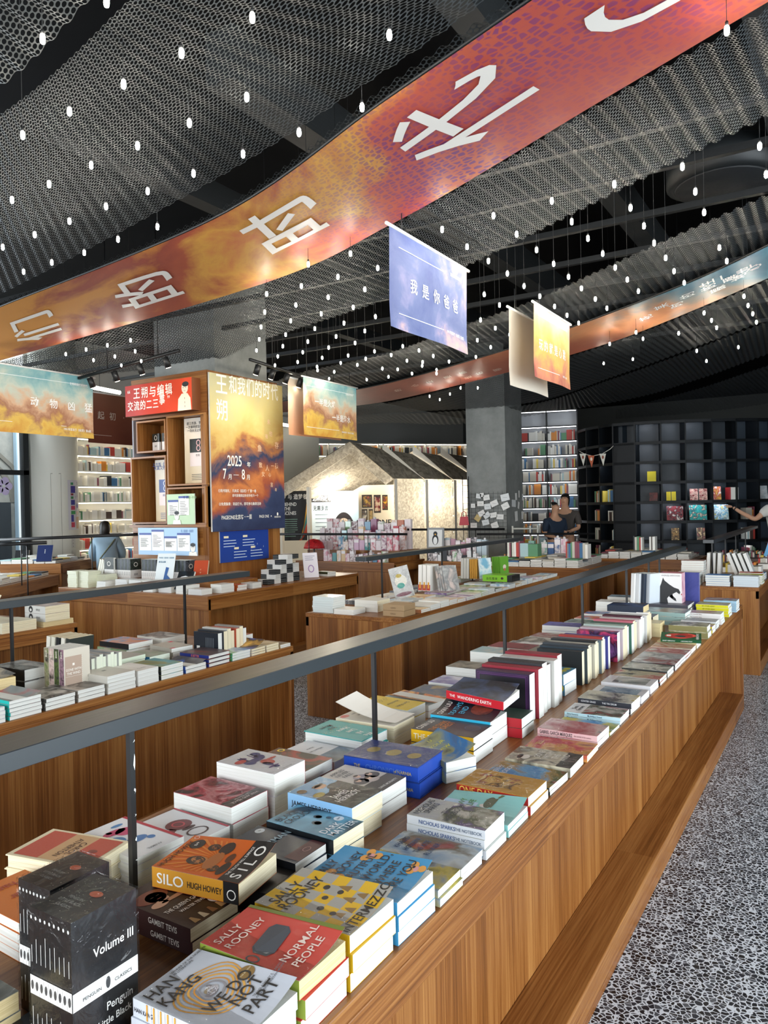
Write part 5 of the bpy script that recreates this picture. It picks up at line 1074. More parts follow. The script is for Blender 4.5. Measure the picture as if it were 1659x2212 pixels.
def normal(g, l, F, w, h):
    i1 = plain('#f0dcd0', .5)
    for k, s in enumerate(('SALLY', 'ROONEY')): put_text_w(l, s, F(.0007), i1, w * .08, h * (.84 - .12 * k), w * .17, 1.05, 'l')
    for k, s in enumerate(('NORMAL', 'PEOPLE')): put_text_w(l, s, F(.0007), i1, w * .2, h * (.22 - .12 * k), w * .17, 1.05, 'l')
    a = plain('#3a4552', .4); b = plain('#aab4ba', .35); c = plain('#c9cfd0', .4)
    T = lambda x, y: (w * (.46 + x * .95 - y * .1), h * (.5 + y * .62 + x * .1))
    shape(g, F(.0002), a, [T(x, y) for x, y in ((-.3, -.1), (-.2, -.17), (.25, -.17), (.34, -.1), (.34, .1), (.25, .17), (-.2, .17), (-.3, .1))])
    shape(g, F(.0003), b, [T(x, y) for x, y in ((-.25, -.08), (-.17, -.13), (.22, -.13), (.29, -.07), (.29, .07), (.22, .13), (-.17, .13), (-.25, .08))])
    shape(g, F(.0004), c, [T(x, y) for x, y in ((-.2, -.06), (.1, -.09), (.1, .09), (-.2, .05))]); disc(g, F(.0005), a, *T(.17, 0), w * .05, w * .05)
    ring(g, F(.0002), a, *T(-.42, .03), w * .05, w * .08, w * .025, 14)
    for k in range(5): rect(g, F(.0005), a, w * (.42 + .035 * k), h * .46, w * (.427 + .035 * k), h * .54)
    rect(g, F(.0002), plain('#6f7a2e', .4), w * .94, 0, w, h)
stack('red paperback with a drawn sardine tin on the cover', -.790, .926, 91, .120, .198, .0300, 3, '#cf4a40', '#8a9a3a', normal, None, where='by the near table edge', wrap=True, warp='curl', short='red sardine tin paperbacks', pgs=[PG_W, PG_W, PG_T])
def inter(g, l, F, w, h):
    ye, gy, br = plain('#e3b512', .4), plain('#a9a7a0', .4), plain('#8a6a3a', .4)
    for i in range(5):
        for j in range(7): rect(g, F(.0001), ye if (i + j) % 2 else gy, w * i / 5, h * j / 7, w * (i + 1) / 5, h * (j + 1) / 7)
    ink = plain('#16140f', .4)
    put_text_w(l, 'SALLY', F(.0007), ink, w * .1, h * .8, w * .25, .85, 'l'); put_text_w(l, 'ROONEY', F(.0007), ink, w * .06, h * .67, w * .25, .8, 'l'); put_text_w(l, 'INTERMEZZO', F(.0007), ink, w * .03, h * .03, w * .2, .84, 'l')
    for x, y, r in ((.3, .44, .05), (.52, .5, .045), (.72, .58, .05), (.28, .3, .045), (.7, .42, .045)): disc(g, F(.0003), plain('#2a2a2c', .4), w * x, h * y, w * r, w * r)
    for x, y, hh, c in ((.3, .2, .1, br), (.5, .3, .14, gy), (.62, .24, .12, br), (.8, .36, .13, br), (.75, .17, .1, br), (.45, .16, .1, br)): shape(g, F(.0002), c, [(w * (x - .06), h * y), (w * (x + .06), h * y), (w * (x + .025), h * (y + hh * .7)), (w * x, h * (y + hh)), (w * (x - .025), h * (y + hh * .7))])
stack('yellow and grey chequered paperback with chess pieces', -.7925, 1.066, 90, .134, .203, .0300, 3, '#dcae14', '#caa012', inter, None, where='at the aisle edge', wrap=True, warp='curl', short='yellow chequered chess paperbacks')
def beaut(g, l, F, w, h):
    ink = plain('#121a24', .4); t = plain('#e3a04a', .4); pk = plain('#d89aa0', .4)
    for x, y, r in ((.16, .78, .16), (.85, .62, .14), (.78, .1, .12), (.1, .35, .1)):
        for a, b in ((0, 0), (.6, .4), (-.5, .5), (.2, -.7)): disc(g, F(.0002), t, w * (x + a * r), h * y + w * b * r, w * r * .55, w * r * .5)
        disc(g, F(.0003), pk, w * x, h * y, w * r * .45, w * r * .3); disc(g, F(.0004), ink, w * (x + .03), h * y + w * r * .4, w * r * .22, w * r * .2)
    for k, (s, u) in enumerate((('SALLY', .1), ('ROONEY', .2), ('BEAUTIFUL', .06), ('WORLD,', .3), ('WHERE', .28), ('ARE YOU', .22))): put_text_w(l, s, F(.0007), ink, w * u, h * (.86 - .145 * k), w * .2, .85, 'l')
stack('sky blue paperback with orange people blobs', -.793, 1.213, 90, .136, .204, .0255, 3, '#3f97c9', None, beaut, None, where='at the aisle edge', wrap=True, warp='curl', short='sky blue orange blob paperbacks')
A_ = lambda *c, s=11, sd=1: picture(list(c), s, sd)
stack('olive yellow landscape paperback half under its neighbours', -.782, 1.345, 90, .100, .19, .0155, 2, A_('#6a6a2a', '#c9b84a', '#8f9aa0', '#3a4030'), None, None, None, wrap=True, short='olive yellow landscape paperbacks')
stack('pale blue paperback with a mountain view and kite', -.789, 1.452, 90, .108, .196, .0150, 2, A_('#4a6a9a', '#8fb0d0', '#c9d4d8', '#7a6a4a', '#a84a3a', s=8), None, title(('KHALED', 'HOSSEINI', 'THE KITE', 'RUNNER'), '#2a4a7a', .84, .13, .17, .85), None, wrap=True, short='pale blue kite paperbacks')
stack('grey beach house paperback with blue spine letters', -.787, 1.578, 90, .115, .195, .0205, 3, '#c5c7c4', '#c9cdd2', both(blob(A_('#8a8a80', '#c9c8bf', '#5a6048', '#6a5a8a', '#e6e4da', s=13), 0, 0, 1, .62), title(('NICHOLAS', 'SPARKS', '', 'THE', 'NOTEBOOK'), '#5a5f66', .88, .1, .19, .85)), spine_text([('NICHOLAS SPARKS', .16, .62, '#2f4f86', .85), ('THE NOTEBOOK', .62, .5, '#4a5a70', .85)]), wrap=True, where='by the gap in the row', short='grey beach house paperbacks')
stack('turquoise paperback with a rabbit rowing a boat', -.789, 1.710, 90, .132, .198, .0150, 2, '#86c4c2', None, both(blob('#a8c4dc', 0, .55, .62, 1), dot('#3f4a34', .68, .42, .2, .1), dot('#c9c2bd', .55, .46, .07, .09), dot('#b8b2ae', .62, .41, .08, .06), poly('#4a5238', [(.5, .36), (.86, .34), (.78, .5), (.74, .42)]), poly('#5a6238', [(.86, .34), (.97, .28), (.98, .33), (.88, .36)]), title(('SAVVY', 'IN LIFE'), '#5a8a3a', .72, .12, .17, .8, .5), title(('TO',), '#2a4a6a', .82, .1, .18, .9, .12)), None, where='at the aisle edge', wrap=True, warp='curl', short='turquoise rowing rabbit paperbacks')
stack('golden paperback with a red spine in yellow letters', -.787, 1.853, 90, .132, .198, .0235, 2, '#c69536', '#a3261f', both(blob(A_('#c69536', '#4a3020', '#d8b05a', '#8a3a28', '#e0c88a', s=15), .2, .25, .8, .8), title(('One', 'Day'), '#b3261f', .8, .1, .12, .9, .7)), spine_text([('ONE DAY', .04, 1.15, '#e3b24a', .8), ('DAVID NICHOLLS', .56, .5, '#f0e6d8', .75)]), where='at the aisle edge', wrap=True, short='golden red spined paperbacks')
stack('paperback with blue sky and sunlit village cover', -.787, 2.008, 89, .138, .198, .0115, 2, A_('#3f86c4', '#5aa0d0', '#a8843a', '#4a5a2a', '#8a3a28', s=9), '#2a3036', title(('JEREMY', 'JACKSON'), '#e8eef4', .86, .12, .16, .85), None, wrap=True, short='blue sky village paperbacks', where='at the aisle edge')
stack('olive grey classic paperback with a painted couple and big title', -.780, 2.158, 90, .132, .196, .0270, 1, A_('#a89a78', '#6a6250', '#d0c8b0', '#2a2a2c', s=10), None, both(blob('#17181a', 0, 0, 1, .22), dot('#e6ded2', .3, .75, .15, .1), dot('#2a2422', .3, .83, .15, .06), title(('GONE', 'WITH', 'THE', 'WIND'), '#ece8de', .55, .13, .2, .85, .6)), None, wrap=True, where='at the aisle edge')
stack('flat crimson paperback with yellow lettering', -.778, 2.303, 91, .132, .198, .0195, 1, A_('#b3263a', '#c9404a', '#d8a04a', '#7a1a2a', s=12), None, title(('SELL', 'US'), '#e3c070', .8, .4, .2, .85), None, wrap=True, pg=PG_C, where='lying at the aisle edge')
stack('pink spined paperback with black author lettering', -.787, 2.452, 90, .134, .198, .0185, 2, A_('#b04a56', '#c98a8e', '#dcc0bc', '#8f8f90', s=9), '#e0b6b8', None, spine_text([('GABRIEL GARCÍA MÁRQUEZ', .04, .85, '#17181a', .55), ('the scandal of the century', .62, .36, '#7a4a50', .8)]), wrap=True, where='at the aisle edge', short='pink spined paperbacks')
stack('paperback with a blue and yellow garden cover', -.785, 2.590, 90, .116, .196, .0105, 1, A_('#3f8ad0', '#6aa8d8', '#d8c43a', '#8aa04a', '#d8d8d0', s=9), None, None, None, z0=.7705, wrap=True, where='beyond the pink spined stack')
stack('paperback with a family photo and pale blue spine', -.787, 2.733, 90, .132, .198, .0130, 2, A_('#d8dce0', '#8a3038', '#c9c9c4', '#3a4a3a', '#a83a4a', s=10), '#bfe0ea', both(blob('#e6e8ea', 0, .7, 1, 1), title(('Elena', 'Ferrante'), '#3a3c40', .86, .1, .17, .85)), spine_text([('Elena Ferrante', .05, .62, '#17324a', .85), ('My Brilliant Friend', .42, .62, '#17324a', .85)]), wrap=True, where='at the aisle edge', short='pale blue spined paperbacks')
stack('charcoal spined paperback with a grey drummer cover', -.785, 2.885, 90, .134, .198, .0205, 2, A_('#3a3c44', '#b8b8b0', '#d8d4c0', '#a89a3a', s=9), '#2c2e36', None, spine_text([('GÜNTER GRASS', .06, .45, '#dcdce0', .85), ('THE TIN DRUM', .46, .45, '#dcdce0', .85)]), wrap=True, where='at the aisle edge', short='charcoal spined paperbacks')
stack('white paperback with a blue seaside photo', -.788, 3.052, 90, .134, .198, .0125, 2, '#d9dade', None, blob(A_('#4a6a86', '#8aa4b8', '#d0d4d4', s=9), .1, .12, .9, .86), None, wrap=True, where='at the aisle edge', short='white seaside paperbacks')
stack('white paperback with a dark grey framed photo', -.788, 3.222, 90, .140, .198, .0155, 2, '#dcdce0', None, blob(A_('#3a4444', '#8a9090', '#c8c8c4', s=8), .12, .12, .88, .8), None, wrap=True, where='at the aisle edge', short='white dark photo paperbacks')
pend = [('#2f3132', ['#2f3132', '#c9c2a0', '#b04a4a', '#d8d4c0'], 'dark paperback with a cream picture', 3.385, .0125, 2),
        ('#3a3c3c', ['#4a4c48', '#8a8c80', '#d8d8d0', '#2a2c2c'], 'charcoal landscape paperback', 3.545, .0140, 2),
        ('#2c2e32', ['#d8d8d8', '#8a2a30', '#a8a8a8', '#e8e8e8'], 'grey paperback with a crimson smear', 3.705, .0135, 2),
        ('#c4c6c8', ['#c9cbcd', '#8f9496', '#e0e0e0'], 'pale grey photo paperback', 3.845, .0125, 2),
        ('#d4d2d0', ['#d8d4d0', '#b0484a', '#d8b0a8', '#9aa09c'], 'pale paperback with a rosy picture', 3.985, .0120, 2),
        ('#d8cfc0', ['#d8c8a8', '#c87a5a', '#e0d0b8', '#b0a080'], 'peach desert paperback', 4.135, .0120, 2),
        ('#c9b88a', ['#c9b47a', '#d8a070', '#a88a5a'], 'sand coloured paperback under the poppy book', 4.29, .0150, 2)]
for c, cols, d, y, t, n in pend: stack(d, -.787, y, 90, .136, .197, t, n, picture(cols, 9, y), c, None, None, wrap=True, where='in the far half of the aisle row', short=d + 's')
# the green poppy book lying askew
def poppy(g, l, F, w, h):
    disc(g, F(.0002), plain('#e0453a', .4), w * .5, h * .55, w * .36, h * .34); disc(g, F(.0002), plain('#e0453a', .4), w * .6, h * .38, w * .3, h * .26); disc(g, F(.0002), plain('#e0453a', .4), w * .48, h * .74, w * .26, h * .16)
    disc(g, F(.0004), plain('#2a2a2c', .4), w * .45, h * .52, w * .14, h * .14); put_text_w(l, 'HEMINGWAY', F(.0007), plain('#eef0ea', .5), w * .5, h * .06, w * .15, .9); rect(g, F(.0004), plain('#e6dcd0', .5), w * .4, h * .75, w * .62, h * .86)
make_book('green paperback with a red poppy cover lying askew on the aisle row', (-.775, 4.275, .808), Matrix.Rotation(radians(99), 3, 'Z') @ Matrix.Rotation(radians(-7), 3, 'Y'), .132, .2, .016, cover('#14512f'), None, poppy, spine_text([('ERNEST HEMINGWAY', .05, .5, '#e8ece4', .8), ('A MOVEABLE FEAST', .5, .5, '#e8ece4', .8)]), PG_W)
stack('thick olive hardback with a photo cover', -.787, 4.62, 90, .15, .205, .034, 2, picture(['#c9c4a8', '#8a8a60', '#d8d4c8', '#5a5a50'], 8, 3), '#8a8558', None, None, hard=True, wrap=True, where='beyond the poppy book', short='thick olive hardbacks')
stack('small yellow paperback', -.775, 4.80, 90, .12, .18, .02, 2, picture(['#d8c23a', '#c9a8a0', '#6a5a6a'], 9, 6), '#d8c020', None, None, wrap=True, where='beyond the olive hardbacks', short='small yellow paperbacks')
stack('grey paperback with a pale photo', -.79, 4.97, 90, .13, .198, .015, 3, picture(['#c8cacc', '#9aa0a4', '#e0e0de'], 9, 7), '#cfd1d2', None, None, wrap=True, where='before the crimson striped stack', short='grey pale photo paperbacks')
stack('white paperback with a crimson title band', -.787, 5.17, 90, .14, .2, .016, 4, '#e4e2e0', '#e6e4e2', blob(picture(['#a82a44', '#d8b0b8', '#e8e0e0'], 10, 3), .1, .2, .9, .9), spine_text([('THE COUNTRY GIRLS', .1, .5, '#6a3a44', .9)]), wrap=True, where='before the yellow stack', short='white crimson banded paperbacks')
stack('bright yellow paperback with a silvery cover', -.787, 5.52, 90, .15, .2, .019, 4, picture(['#cfcf3a', '#d8d8d4', '#b8b83a'], 7, 2), '#d6d31f', None, spine_text([('MY OTHER HEART', .2, .55, '#5a5a20', .9)]), wrap=True, where='near the far end', short='bright yellow paperbacks')
stack('pale blue edged picture paperback', -.775, 5.78, 90, .16, .21, .0125, 6, picture(['#d0d4d8', '#a83a4a', '#8ab0c8', '#e0e0dc'], 8, 5), '#9fc6da', None, None, wrap=True, where='last on the aisle row', short='pale blue edged paperbacks')

# ---------------------------------------------------------------- second column
def pbox(g, l, F, w, h): disc(g, F(.0004), plain('#c8502f', .4), w * .55, h * .5, w * .14, w * .1); lines(l, plain('#cfd0d0', .5), w * .2, h * .74, h * .62, 3, w * .6, .002) if False else None
def black_set(label, x, y, w, d, h, vol, z0=.771):
    """shrink wrapped set of slim black books standing with their spines to the camera"""
    r = empty('boxed_book_set', (x, y, z0)); tag(r, label, 'book set'); bk = plain('#17181b', .3, coat=.5)
    b = MB(); b.box(-w / 2, -d / 2, 0, w / 2, d / 2, h, bk); b.build('books_block', r)
    s = MB(); band_ = plain('#e4e5e2', .4); n = 9
    fx = lambda u, v: (-w / 2 + u, -d / 2 - .0008, v); fy = lambda u, v: (w / 2 + .0008, -d / 2 + u, v); ft = lambda u, v: (-w / 2 + u, -d / 2 + v, h + .0006)
    rect(s, fx, band_, 0, h * .36, w, h * .5); rect(s, fy, band_, 0, h * .36, d, h * .49); s.build('white_band', r)
    g = MB(); ink = plain('#3c3d40', .5); wh = plain('#d4d5d2', .5)
    for i in range(n):
        u = w * (i + .5) / n
        disc(g, lambda a, b_: fx(a, b_)[:1] + (-d / 2 - .0012,) + fx(a, b_)[2:], ink, u, h * .43, w / n * .28, h * .035, 10); rect(g, fx, plain('#050506', .5), u + w / n * .48, 0, u + w / n * .52, h)
        rect(g, fx, wh, u - .0006, h * .6, u + .0006, h * (.72 + .1 * rnd.random())); rect(g, fx, wh, u - .0006, h * .08, u + .0006, h * (.2 + .08 * rnd.random())); disc(g, fx, wh, u, h * .93, .0022, .0028, 8)
    put_text_w(g, vol, fy, plain('#f2f2ee', .5), d * .62, h * .66, d * .17, .9); put_text_w(g, 'Penguin', fy, plain('#e8e8e4', .5), d * .7, h * .22, d * .15, .9); put_text_w(g, 'Little Black', fy, plain('#e8e8e4', .5), d * .62, h * .12, d * .13, .9)
    put_text_w(g, 'PENGUIN', lambda a, b_: (w / 2 + .0012, -d / 2 + a, b_), ink, d * .28, h * .4, d * .06, 1.1); put_text_w(g, 'CLASSICS', lambda a, b_: (w / 2 + .0012, -d / 2 + a, b_), ink, d * .76, h * .4, d * .06, 1.1); disc(g, lambda a, b_: (w / 2 + .0012, -d / 2 + a, b_), ink, d * .52, h * .425, d * .035, h * .045, 12)
    disc(g, ft, plain('#c05a3a', .5), w * .62, d * .62, w * .13, d * .07); 
    for k in range(3): put_text_w(g, ('PENGUIN', 'LITTLE BLACK', 'CLASSICS')[k], ft, plain('#8a8c8e', .5), w * .45, d * (.4 - .1 * k), w * .09, .9)
    g.build('lettering', r)
    k = MB(); e = .0022; k.box(-w / 2 - e, -d / 2 - e, .0, w / 2 + e, d / 2 + e, h + e, WRAP, 'b'); k.build('plastic_wrap', r)
black_set('front black boxed set of slim classics marked Volume III, shrink wrapped', -.968, .712, .094, .112, .195, 'Volume III', .789)
black_set('rear black boxed set of slim classics half hidden behind the other set', -1.082, .762, .080, .108, .205, 'Volume II', .771)
def animal(g, l, F, w, h): put_text_w(l, 'Animal', F(.0007), plain('#f0efe9', .5), w * .45, h * .72, w * .3, 1.0, 'c'); put_text_w(l, 'Farm', F(.0007), plain('#f0efe9', .5), w * .55, h * .52, w * .3, 1.0, 'c')
stack('black paperback with white handwritten title under the front black set', -.985, .690, 90, .128, .19, .0175, 1, '#15171a', None, animal, None, pg=PG_C)
stack('grey wrapped book with yellowish page edges at the lower left corner', -1.17, .618, 88, .12, .185, .03, 2, picture(['#8f9088', '#5a5c58', '#b8b8b0'], 9, 2), '#7a7c78', None, None, pg=PG_T, wrap=True, short='grey yellow edged books')
def queen(g, l, F, w, h):
    for x, y, rx, ry, c in ((.32, .74, .3, .2, '#7a3a26'), (.36, .70, .17, .17, '#d8a88a'), (.40, .62, .1, .08, '#c9987c'), (.62, .56, .34, .05, '#c08a6a'), (.25, .56, .16, .09, '#d0a084')): disc(g, F(.0002), plain(c, .4), w * x, h * y, w * rx, w * ry)
    rect(g, F(.0003), plain('#2a1a1a', .4), w * .28, h * .715, w * .34, h * .722); rect(g, F(.0003), plain('#2a1a1a', .4), w * .39, h * .715, w * .45, h * .722); rect(g, F(.0003), plain('#8a2a2a', .4), w * .33, h * .652, w * .41, h * .66)
    for i in range(4): shape(g, F(.0002), plain(('#b08a5a', '#d8c8a8', '#8a5a3a', '#caa070')[i], .4), [(w * (.15 + .18 * i), h * .03), (w * (.27 + .18 * i), h * .03), (w * (.23 + .18 * i), h * .14), (w * (.19 + .18 * i), h * .14)])
    put_text_w(l, "THE QUEEN'S GAMBIT", F(.0007), plain('#ece6dc', .5), w * .5, h * .36, w * .13, .62); put_text_w(l, 'WALTER TEVIS', F(.0007), plain('#ece6dc', .5), w * .5, h * .27, w * .1, .75)
    disc(g, F(.0004), plain('#e8e6e2', .4), w * .85, h * .2, w * .13, w * .13); put_text_w(l, 'NETFLIX', F(.0008), plain('#b3202a', .5), w * .85, h * .2, w * .06, .8)
stack('dark brown paperback with a red haired chess player', -1.085, 1.000, 88, .118, .196, .0250, 2, '#2a1715', '#33191a', queen, spine_text([('GAMBIT TEVIS', .45, .6, '#d8d0c8', .8)]), where='half under the orange book', pg=PG_C, short='dark brown chess player paperbacks')
def silo(g, l, F, w, h):
    for k in range(16):
        a = pi * (k + .5) / 16; cl = lambda q: min(.42 * w / max(abs(cos(q)), 1e-3), .53 * h / max(abs(sin(q)), 1e-3)); R1_, R2_ = cl(a), cl(a + .07); shape(g, F(.0001), plain('#dd7f22', .4), [(w * .5, h * .45), (w * .5 + R1_ * cos(a), h * .45 + R1_ * sin(a)), (w * .5 + R2_ * cos(a + .07), h * .45 + R2_ * sin(a + .07))])
    rect(g, F(.00012), plain('#dca02a', .4), 0, 0, w * 0.001, h * .001)
    rect(g, F(.0003), plain('#121113', .4), 0, 0, w, h * .235)
    for x, y, rx, ry, c in ((.36, .66, .12, .15, '#2a1a10'), (.38, .63, .105, .135, '#b8733a'), (.42, .48, .24, .11, '#a86028'), (.74, .62, .09, .1, '#2c1a10'), (.75, .60, .07, .085, '#8a4a20'), (.75, .47, .16, .11, '#2a1810'), (.24, .40, .09, .09, '#3a2412'), (.25, .385, .065, .07, '#9a5a28'), (.28, .30, .18, .07, '#20140c'), (.55, .34, .12, .06, '#5a3014')): disc(g, F(.0002), plain(c, .4), w * x, h * y, w * rx, w * ry)
    for x in (.33, .42): rect(g, F(.0004), plain('#1a100a', .4), w * (x - .025), h * .645, w * (x + .025), h * .652)
    rect(g, F(.0004), plain('#6a2a1a', .4), w * .35, h * .585, w * .42, h * .591); shape(g, F(.0004), plain('#8a5024', .4), [(w * .37, h * .64), (w * .395, h * .605), (w * .36, h * .605)])
    ink = plain('#16120e', .5); wh = plain('#f2efe8', .5)
    put_text_w(l, 'HUGH HOWEY', F(.0007), ink, w * .42, h * .9, w * .12, .95); put_text_w(l, 'THE TRUTH WILL SURFACE', F(.0007), wh, w * .5, h * .185, w * .062, .95); put_text_w(l, 'S I L O', F(.0007), wh, w * .5, h * .05, w * .23, 1.25)
    disc(g, F(.0004), plain('#121113', .4), w * .76, h * .84, w * .13, w * .12); put_text_w(l, 'tv+', F(.0008), wh, w * .76, h * .83, w * .09, .9); ring(l, F(.0007), wh, w * .93, h * .93, w * .035, w * .035, w * .008, 14)
def silo_spine(s, fn, h, t): rect(s, lambda a, b: (fn(a, b)[0] + .0003,) + fn(a, b)[1:], plain('#121113', .4), h * .83, 0, h, t); put_text_w(s, 'SILO', fn, plain('#f2efe8', .5), h * .06, t * .25, t * .72, 1.1, 'l'); put_text_w(s, 'HUGH HOWEY', fn, plain('#17120e', .5), h * .42, t * .32, t * .42, .68, 'l'); ring(s, fn, plain('#f2efe8', .5), h * .92, t * .4, t * .2, t * .2, t * .05, 12)
stack('orange paperback with survivors on the cover and a black title band', -1.075, 1.085, 99, .134, .198, .040, 1, '#d2621b', '#d0912a', silo, silo_spine, z0=.8225, warp='curl', pg=PG_C, where='lying askew')
stack('black paperback under the orange one', -1.062, 1.150, 94, .100, .196, .0215, 2, '#141416', None, None, None, pg=PG_C, where='by the dark blue stack', short='black paperbacks under the orange book')
def an(g, l, F, w, h): put_text_w(l, 'NORMAN', F(.0007), plain('#9ab4c0', .5), w * .55, h * .52, w * .25, .95); rect(g, F(.0002), plain('#4a1a24', .4), w * .1, 0, w, h * .2); disc(g, F(.0003), plain('#cfd4d6', .4), w * .8, h * .88, w * .12, w * .1); put_text_w(l, 'itv', F(.0007), plain('#1a2a34', .5), w * .8, h * .87, w * .08); ring(l, F(.0007), plain('#c9a0a4', .5), w * .6, h * .1, w * .1, w * .06, w * .01, 14)
stack('dark navy and wine coloured paperback', -1.062, 1.262, 89, .106, .19, .0190, 3, '#16263a', '#14161c', an, None, where='behind the orange book', short='dark navy and wine paperbacks')
def dm(g, l, F, w, h):
    put_text_w(l, 'BLAKE', F(.0007), plain('#14222c', .5), w * .1, h * .83, w * .24, .85, 'l'); put_text_w(l, 'CROUCH', F(.0007), plain('#14222c', .5), w * .1, h * .7, w * .24, .8, 'l'); put_text_w(l, 'DARK', F(.0007), plain('#e0e8ec', .5), w * .12, h * .17, w * .24, .9, 'l'); put_text_w(l, 'MATTER', F(.0007), plain('#e0e8ec', .5), w * .12, h * .05, w * .24, .9, 'l')
    for x, y, r, c in ((.45, .45, .09, '#3a4a52'), (.45, .43, .07, '#b08a72'), (.7, .55, .08, '#2c3a42'), (.7, .535, .06, '#a88a78'), (.78, .42, .05, '#3a4a54')): disc(g, F(.0002), plain(c, .4), w * x, h * y, w * r, w * r * 1.2)
    disc(g, F(.0003), plain('#dfe6e8', .4), w * .85, h * .3, w * .11, w * .11); put_text_w(l, 'tv+', F(.0007), plain('#1a2a34', .5), w * .85, h * .29, w * .08)
stack('misty blue thriller paperback with two faces', -1.043, 1.376, 87, .112, .193, .0330, 2, picture(['#18303c', '#2f5a6c', '#6fb0cc', '#10202a'], 7, 2), '#12181e', dm, None, pg=PG_C, where='behind the navy and wine one', short='misty blue thriller paperbacks')
def herriot(g, l, F, w, h):
    rect(g, F(.0001), plain('#16181c', .4), w * .0, 0, w, h * .55); shape(g, F(.00015), plain('#16181c', .4), [(w * .3, h * .5), (w, h * .5), (w, h * .7), (w * .7, h * .68)])
    for x, y, rx, ry, c in ((.55, .76, .15, .1, '#c99a80'), (.55, .81, .16, .06, '#6a4a30'), (.75, .62, .2, .14, '#1f2c3c'), (.2, .6, .14, .1, '#a89a3a')): disc(g, F(.0002), plain(c, .4), w * x, h * y, w * rx, w * ry)
    for x in (.5, .6): rect(g, F(.0004), plain('#2a1a14', .4), w * (x - .02), h * .772, w * (x + .02), h * .777)
    rect(g, F(.0004), plain('#9a4a40', .4), w * .51, h * .725, w * .59, h * .73)
    put_text_w(l, 'JAMES', F(.0007), plain('#e8eaec', .5), w * .42, h * .34, w * .2, .85); put_text_w(l, 'HERRIOT', F(.0007), plain('#e8eaec', .5), w * .45, h * .22, w * .2, .85); disc(g, F(.0003), plain('#7a5a2a', .4), w * .15, h * .85, w * .1, w * .1)
stack('pale blue spined paperback with a man in a dark coat', -1.080, 1.503, 88, .126, .193, .0430, 2, '#8fbfe4', '#8cbce6', herriot, spine_text([('JAMES HERRIOT', .06, .42, '#16222e', .95), ('All Creatures', .55, .26, '#6a8aa4', .95)]), pg=PG_C, where='in the middle column', wrap=True, short='pale blue spined country vet paperbacks')
def apples(g, l, F, w, h):
    rect(g, F(.0001), plain('#23252e', .4), w * .0, 0, w, h * .3)
    for i, (x, y) in enumerate(((.3, .42), (.55, .36), (.75, .44), (.5, .52))): disc(g, F(.0002), plain(('#3a3a44', '#b0a6a4', '#2a2c38', '#8a8490')[i], .4), w * x, h * y, w * .19, w * .15); disc(g, F(.0003), plain('#c9a592', .4), w * x, h * (y + .06), w * .07, w * .09); disc(g, F(.00035), plain('#2a2020', .4), w * x, h * (y + .085), w * .07, w * .04)
    for i, s in enumerate(('APPLES', 'NEVER', 'FALL')): put_text_w(l, s, F(.0007), plain('#4a4c54', .5), w * .45, h * (.86 - .09 * i), w * .14, 1.05)
    put_text_w(l, 'LIANE MORIARTY', F(.0007), plain('#d8dade', .5), w * .5, h * .06, w * .1, .85)
stack('grey paperback with a seated family photo', -1.095, 1.652, 88, .124, .195, .0345, 2, '#b9b6b4', '#c9c8c6', apples, None, where='in the middle column', short='grey seated family paperbacks')
def chron(g, l, F, w, h):
    for y, r in ((.22, .15), (.5, .17), (.78, .15)):
        for k in range(4): ring(g, F(.0002), plain('#35508e', .4), w * .5, h * y, w * (r + .04 + .035 * k), w * (r + .04 + .035 * k), w * .006, 24)
        disc(g, F(.0003), plain('#8a7a2e', .35), w * .5, h * y, w * r, w * r * .8)
stack('thick royal blue hardback with gold discs', -1.100, 1.828, 92, .158, .232, .0420, 2, '#1b3a86', '#1d48b0', chron, spine_text([('THE', .14, .3, '#b9a860', .9), ('CHRONICLES', .3, .5, '#3f66b8', .9), ('of NARNIA', .68, .3, '#b9a860', .9)]), pg=plain('#1f45a0', .4), hard=True, wrap=True, where='in the middle column', short='thick royal blue hardbacks')
stack('bent blue and grey book with a curling cover', -1.030, 1.975, 62, .105, .19, .0300, 2, picture(['#4a5a72', '#2f6fa8', '#8a8f6a', '#2a3040'], 8, 4), None, title(('U', 'YOUR', 'NEW'), '#c9c84a', .8, .2, .2, .85), None, z0=.7705, warp='lift', where='between the royal blue and yellow spined stacks', short='bent blue and grey books')
def df(g, l, F, w, h): put_text_w(l, 'CIXIN LIU', F(.0007), plain('#e8e6e0', .5), w * .4, h * .86, w * .19, .85); put_text_w(l, 'THE DARK', F(.0007), plain('#c9772e', .5), w * .45, h * .66, w * .19, .85); put_text_w(l, 'FOREST', F(.0007), plain('#c9772e', .5), w * .5, h * .54, w * .21, .9); ring(l, F(.0003), plain('#5a6a90', .5), w * .62, h * .2, w * .16, w * .16, w * .012, 20); disc(g, F(.0002), plain('#1c2434', .4), w * .62, h * .2, w * .15, w * .15)
stack('dark space paperback with a bright yellow spine', -1.075, 2.135, 91, .146, .212, .0400, 2, picture(['#15161c', '#1d2230', '#2c2a34'], 7, 2), '#e5b31a', df, spine_text([('THE DARK FOREST', .04, .6, '#f4eacc', .95), ('Cixin Liu', .42, .25, '#2a2414', .9)]), where='in the middle column', short='yellow spined space paperbacks')
def de(g, l, F, w, h): put_text_w(l, 'CIXIN LIU', F(.0007), plain('#e8e6e0', .5), w * .4, h * .84, w * .18, .85); put_text_w(l, "DEATH'S", F(.0007), plain('#4fb8dc', .5), w * .45, h * .66, w * .19, .85); put_text_w(l, 'END', F(.0007), plain('#4fb8dc', .5), w * .45, h * .52, w * .2, .9); disc(g, F(.0002), picture(['#2a1a1c', '#7a3a2a', '#1a1416'], 14, 3), w * .6, h * .3, w * .28, w * .26)
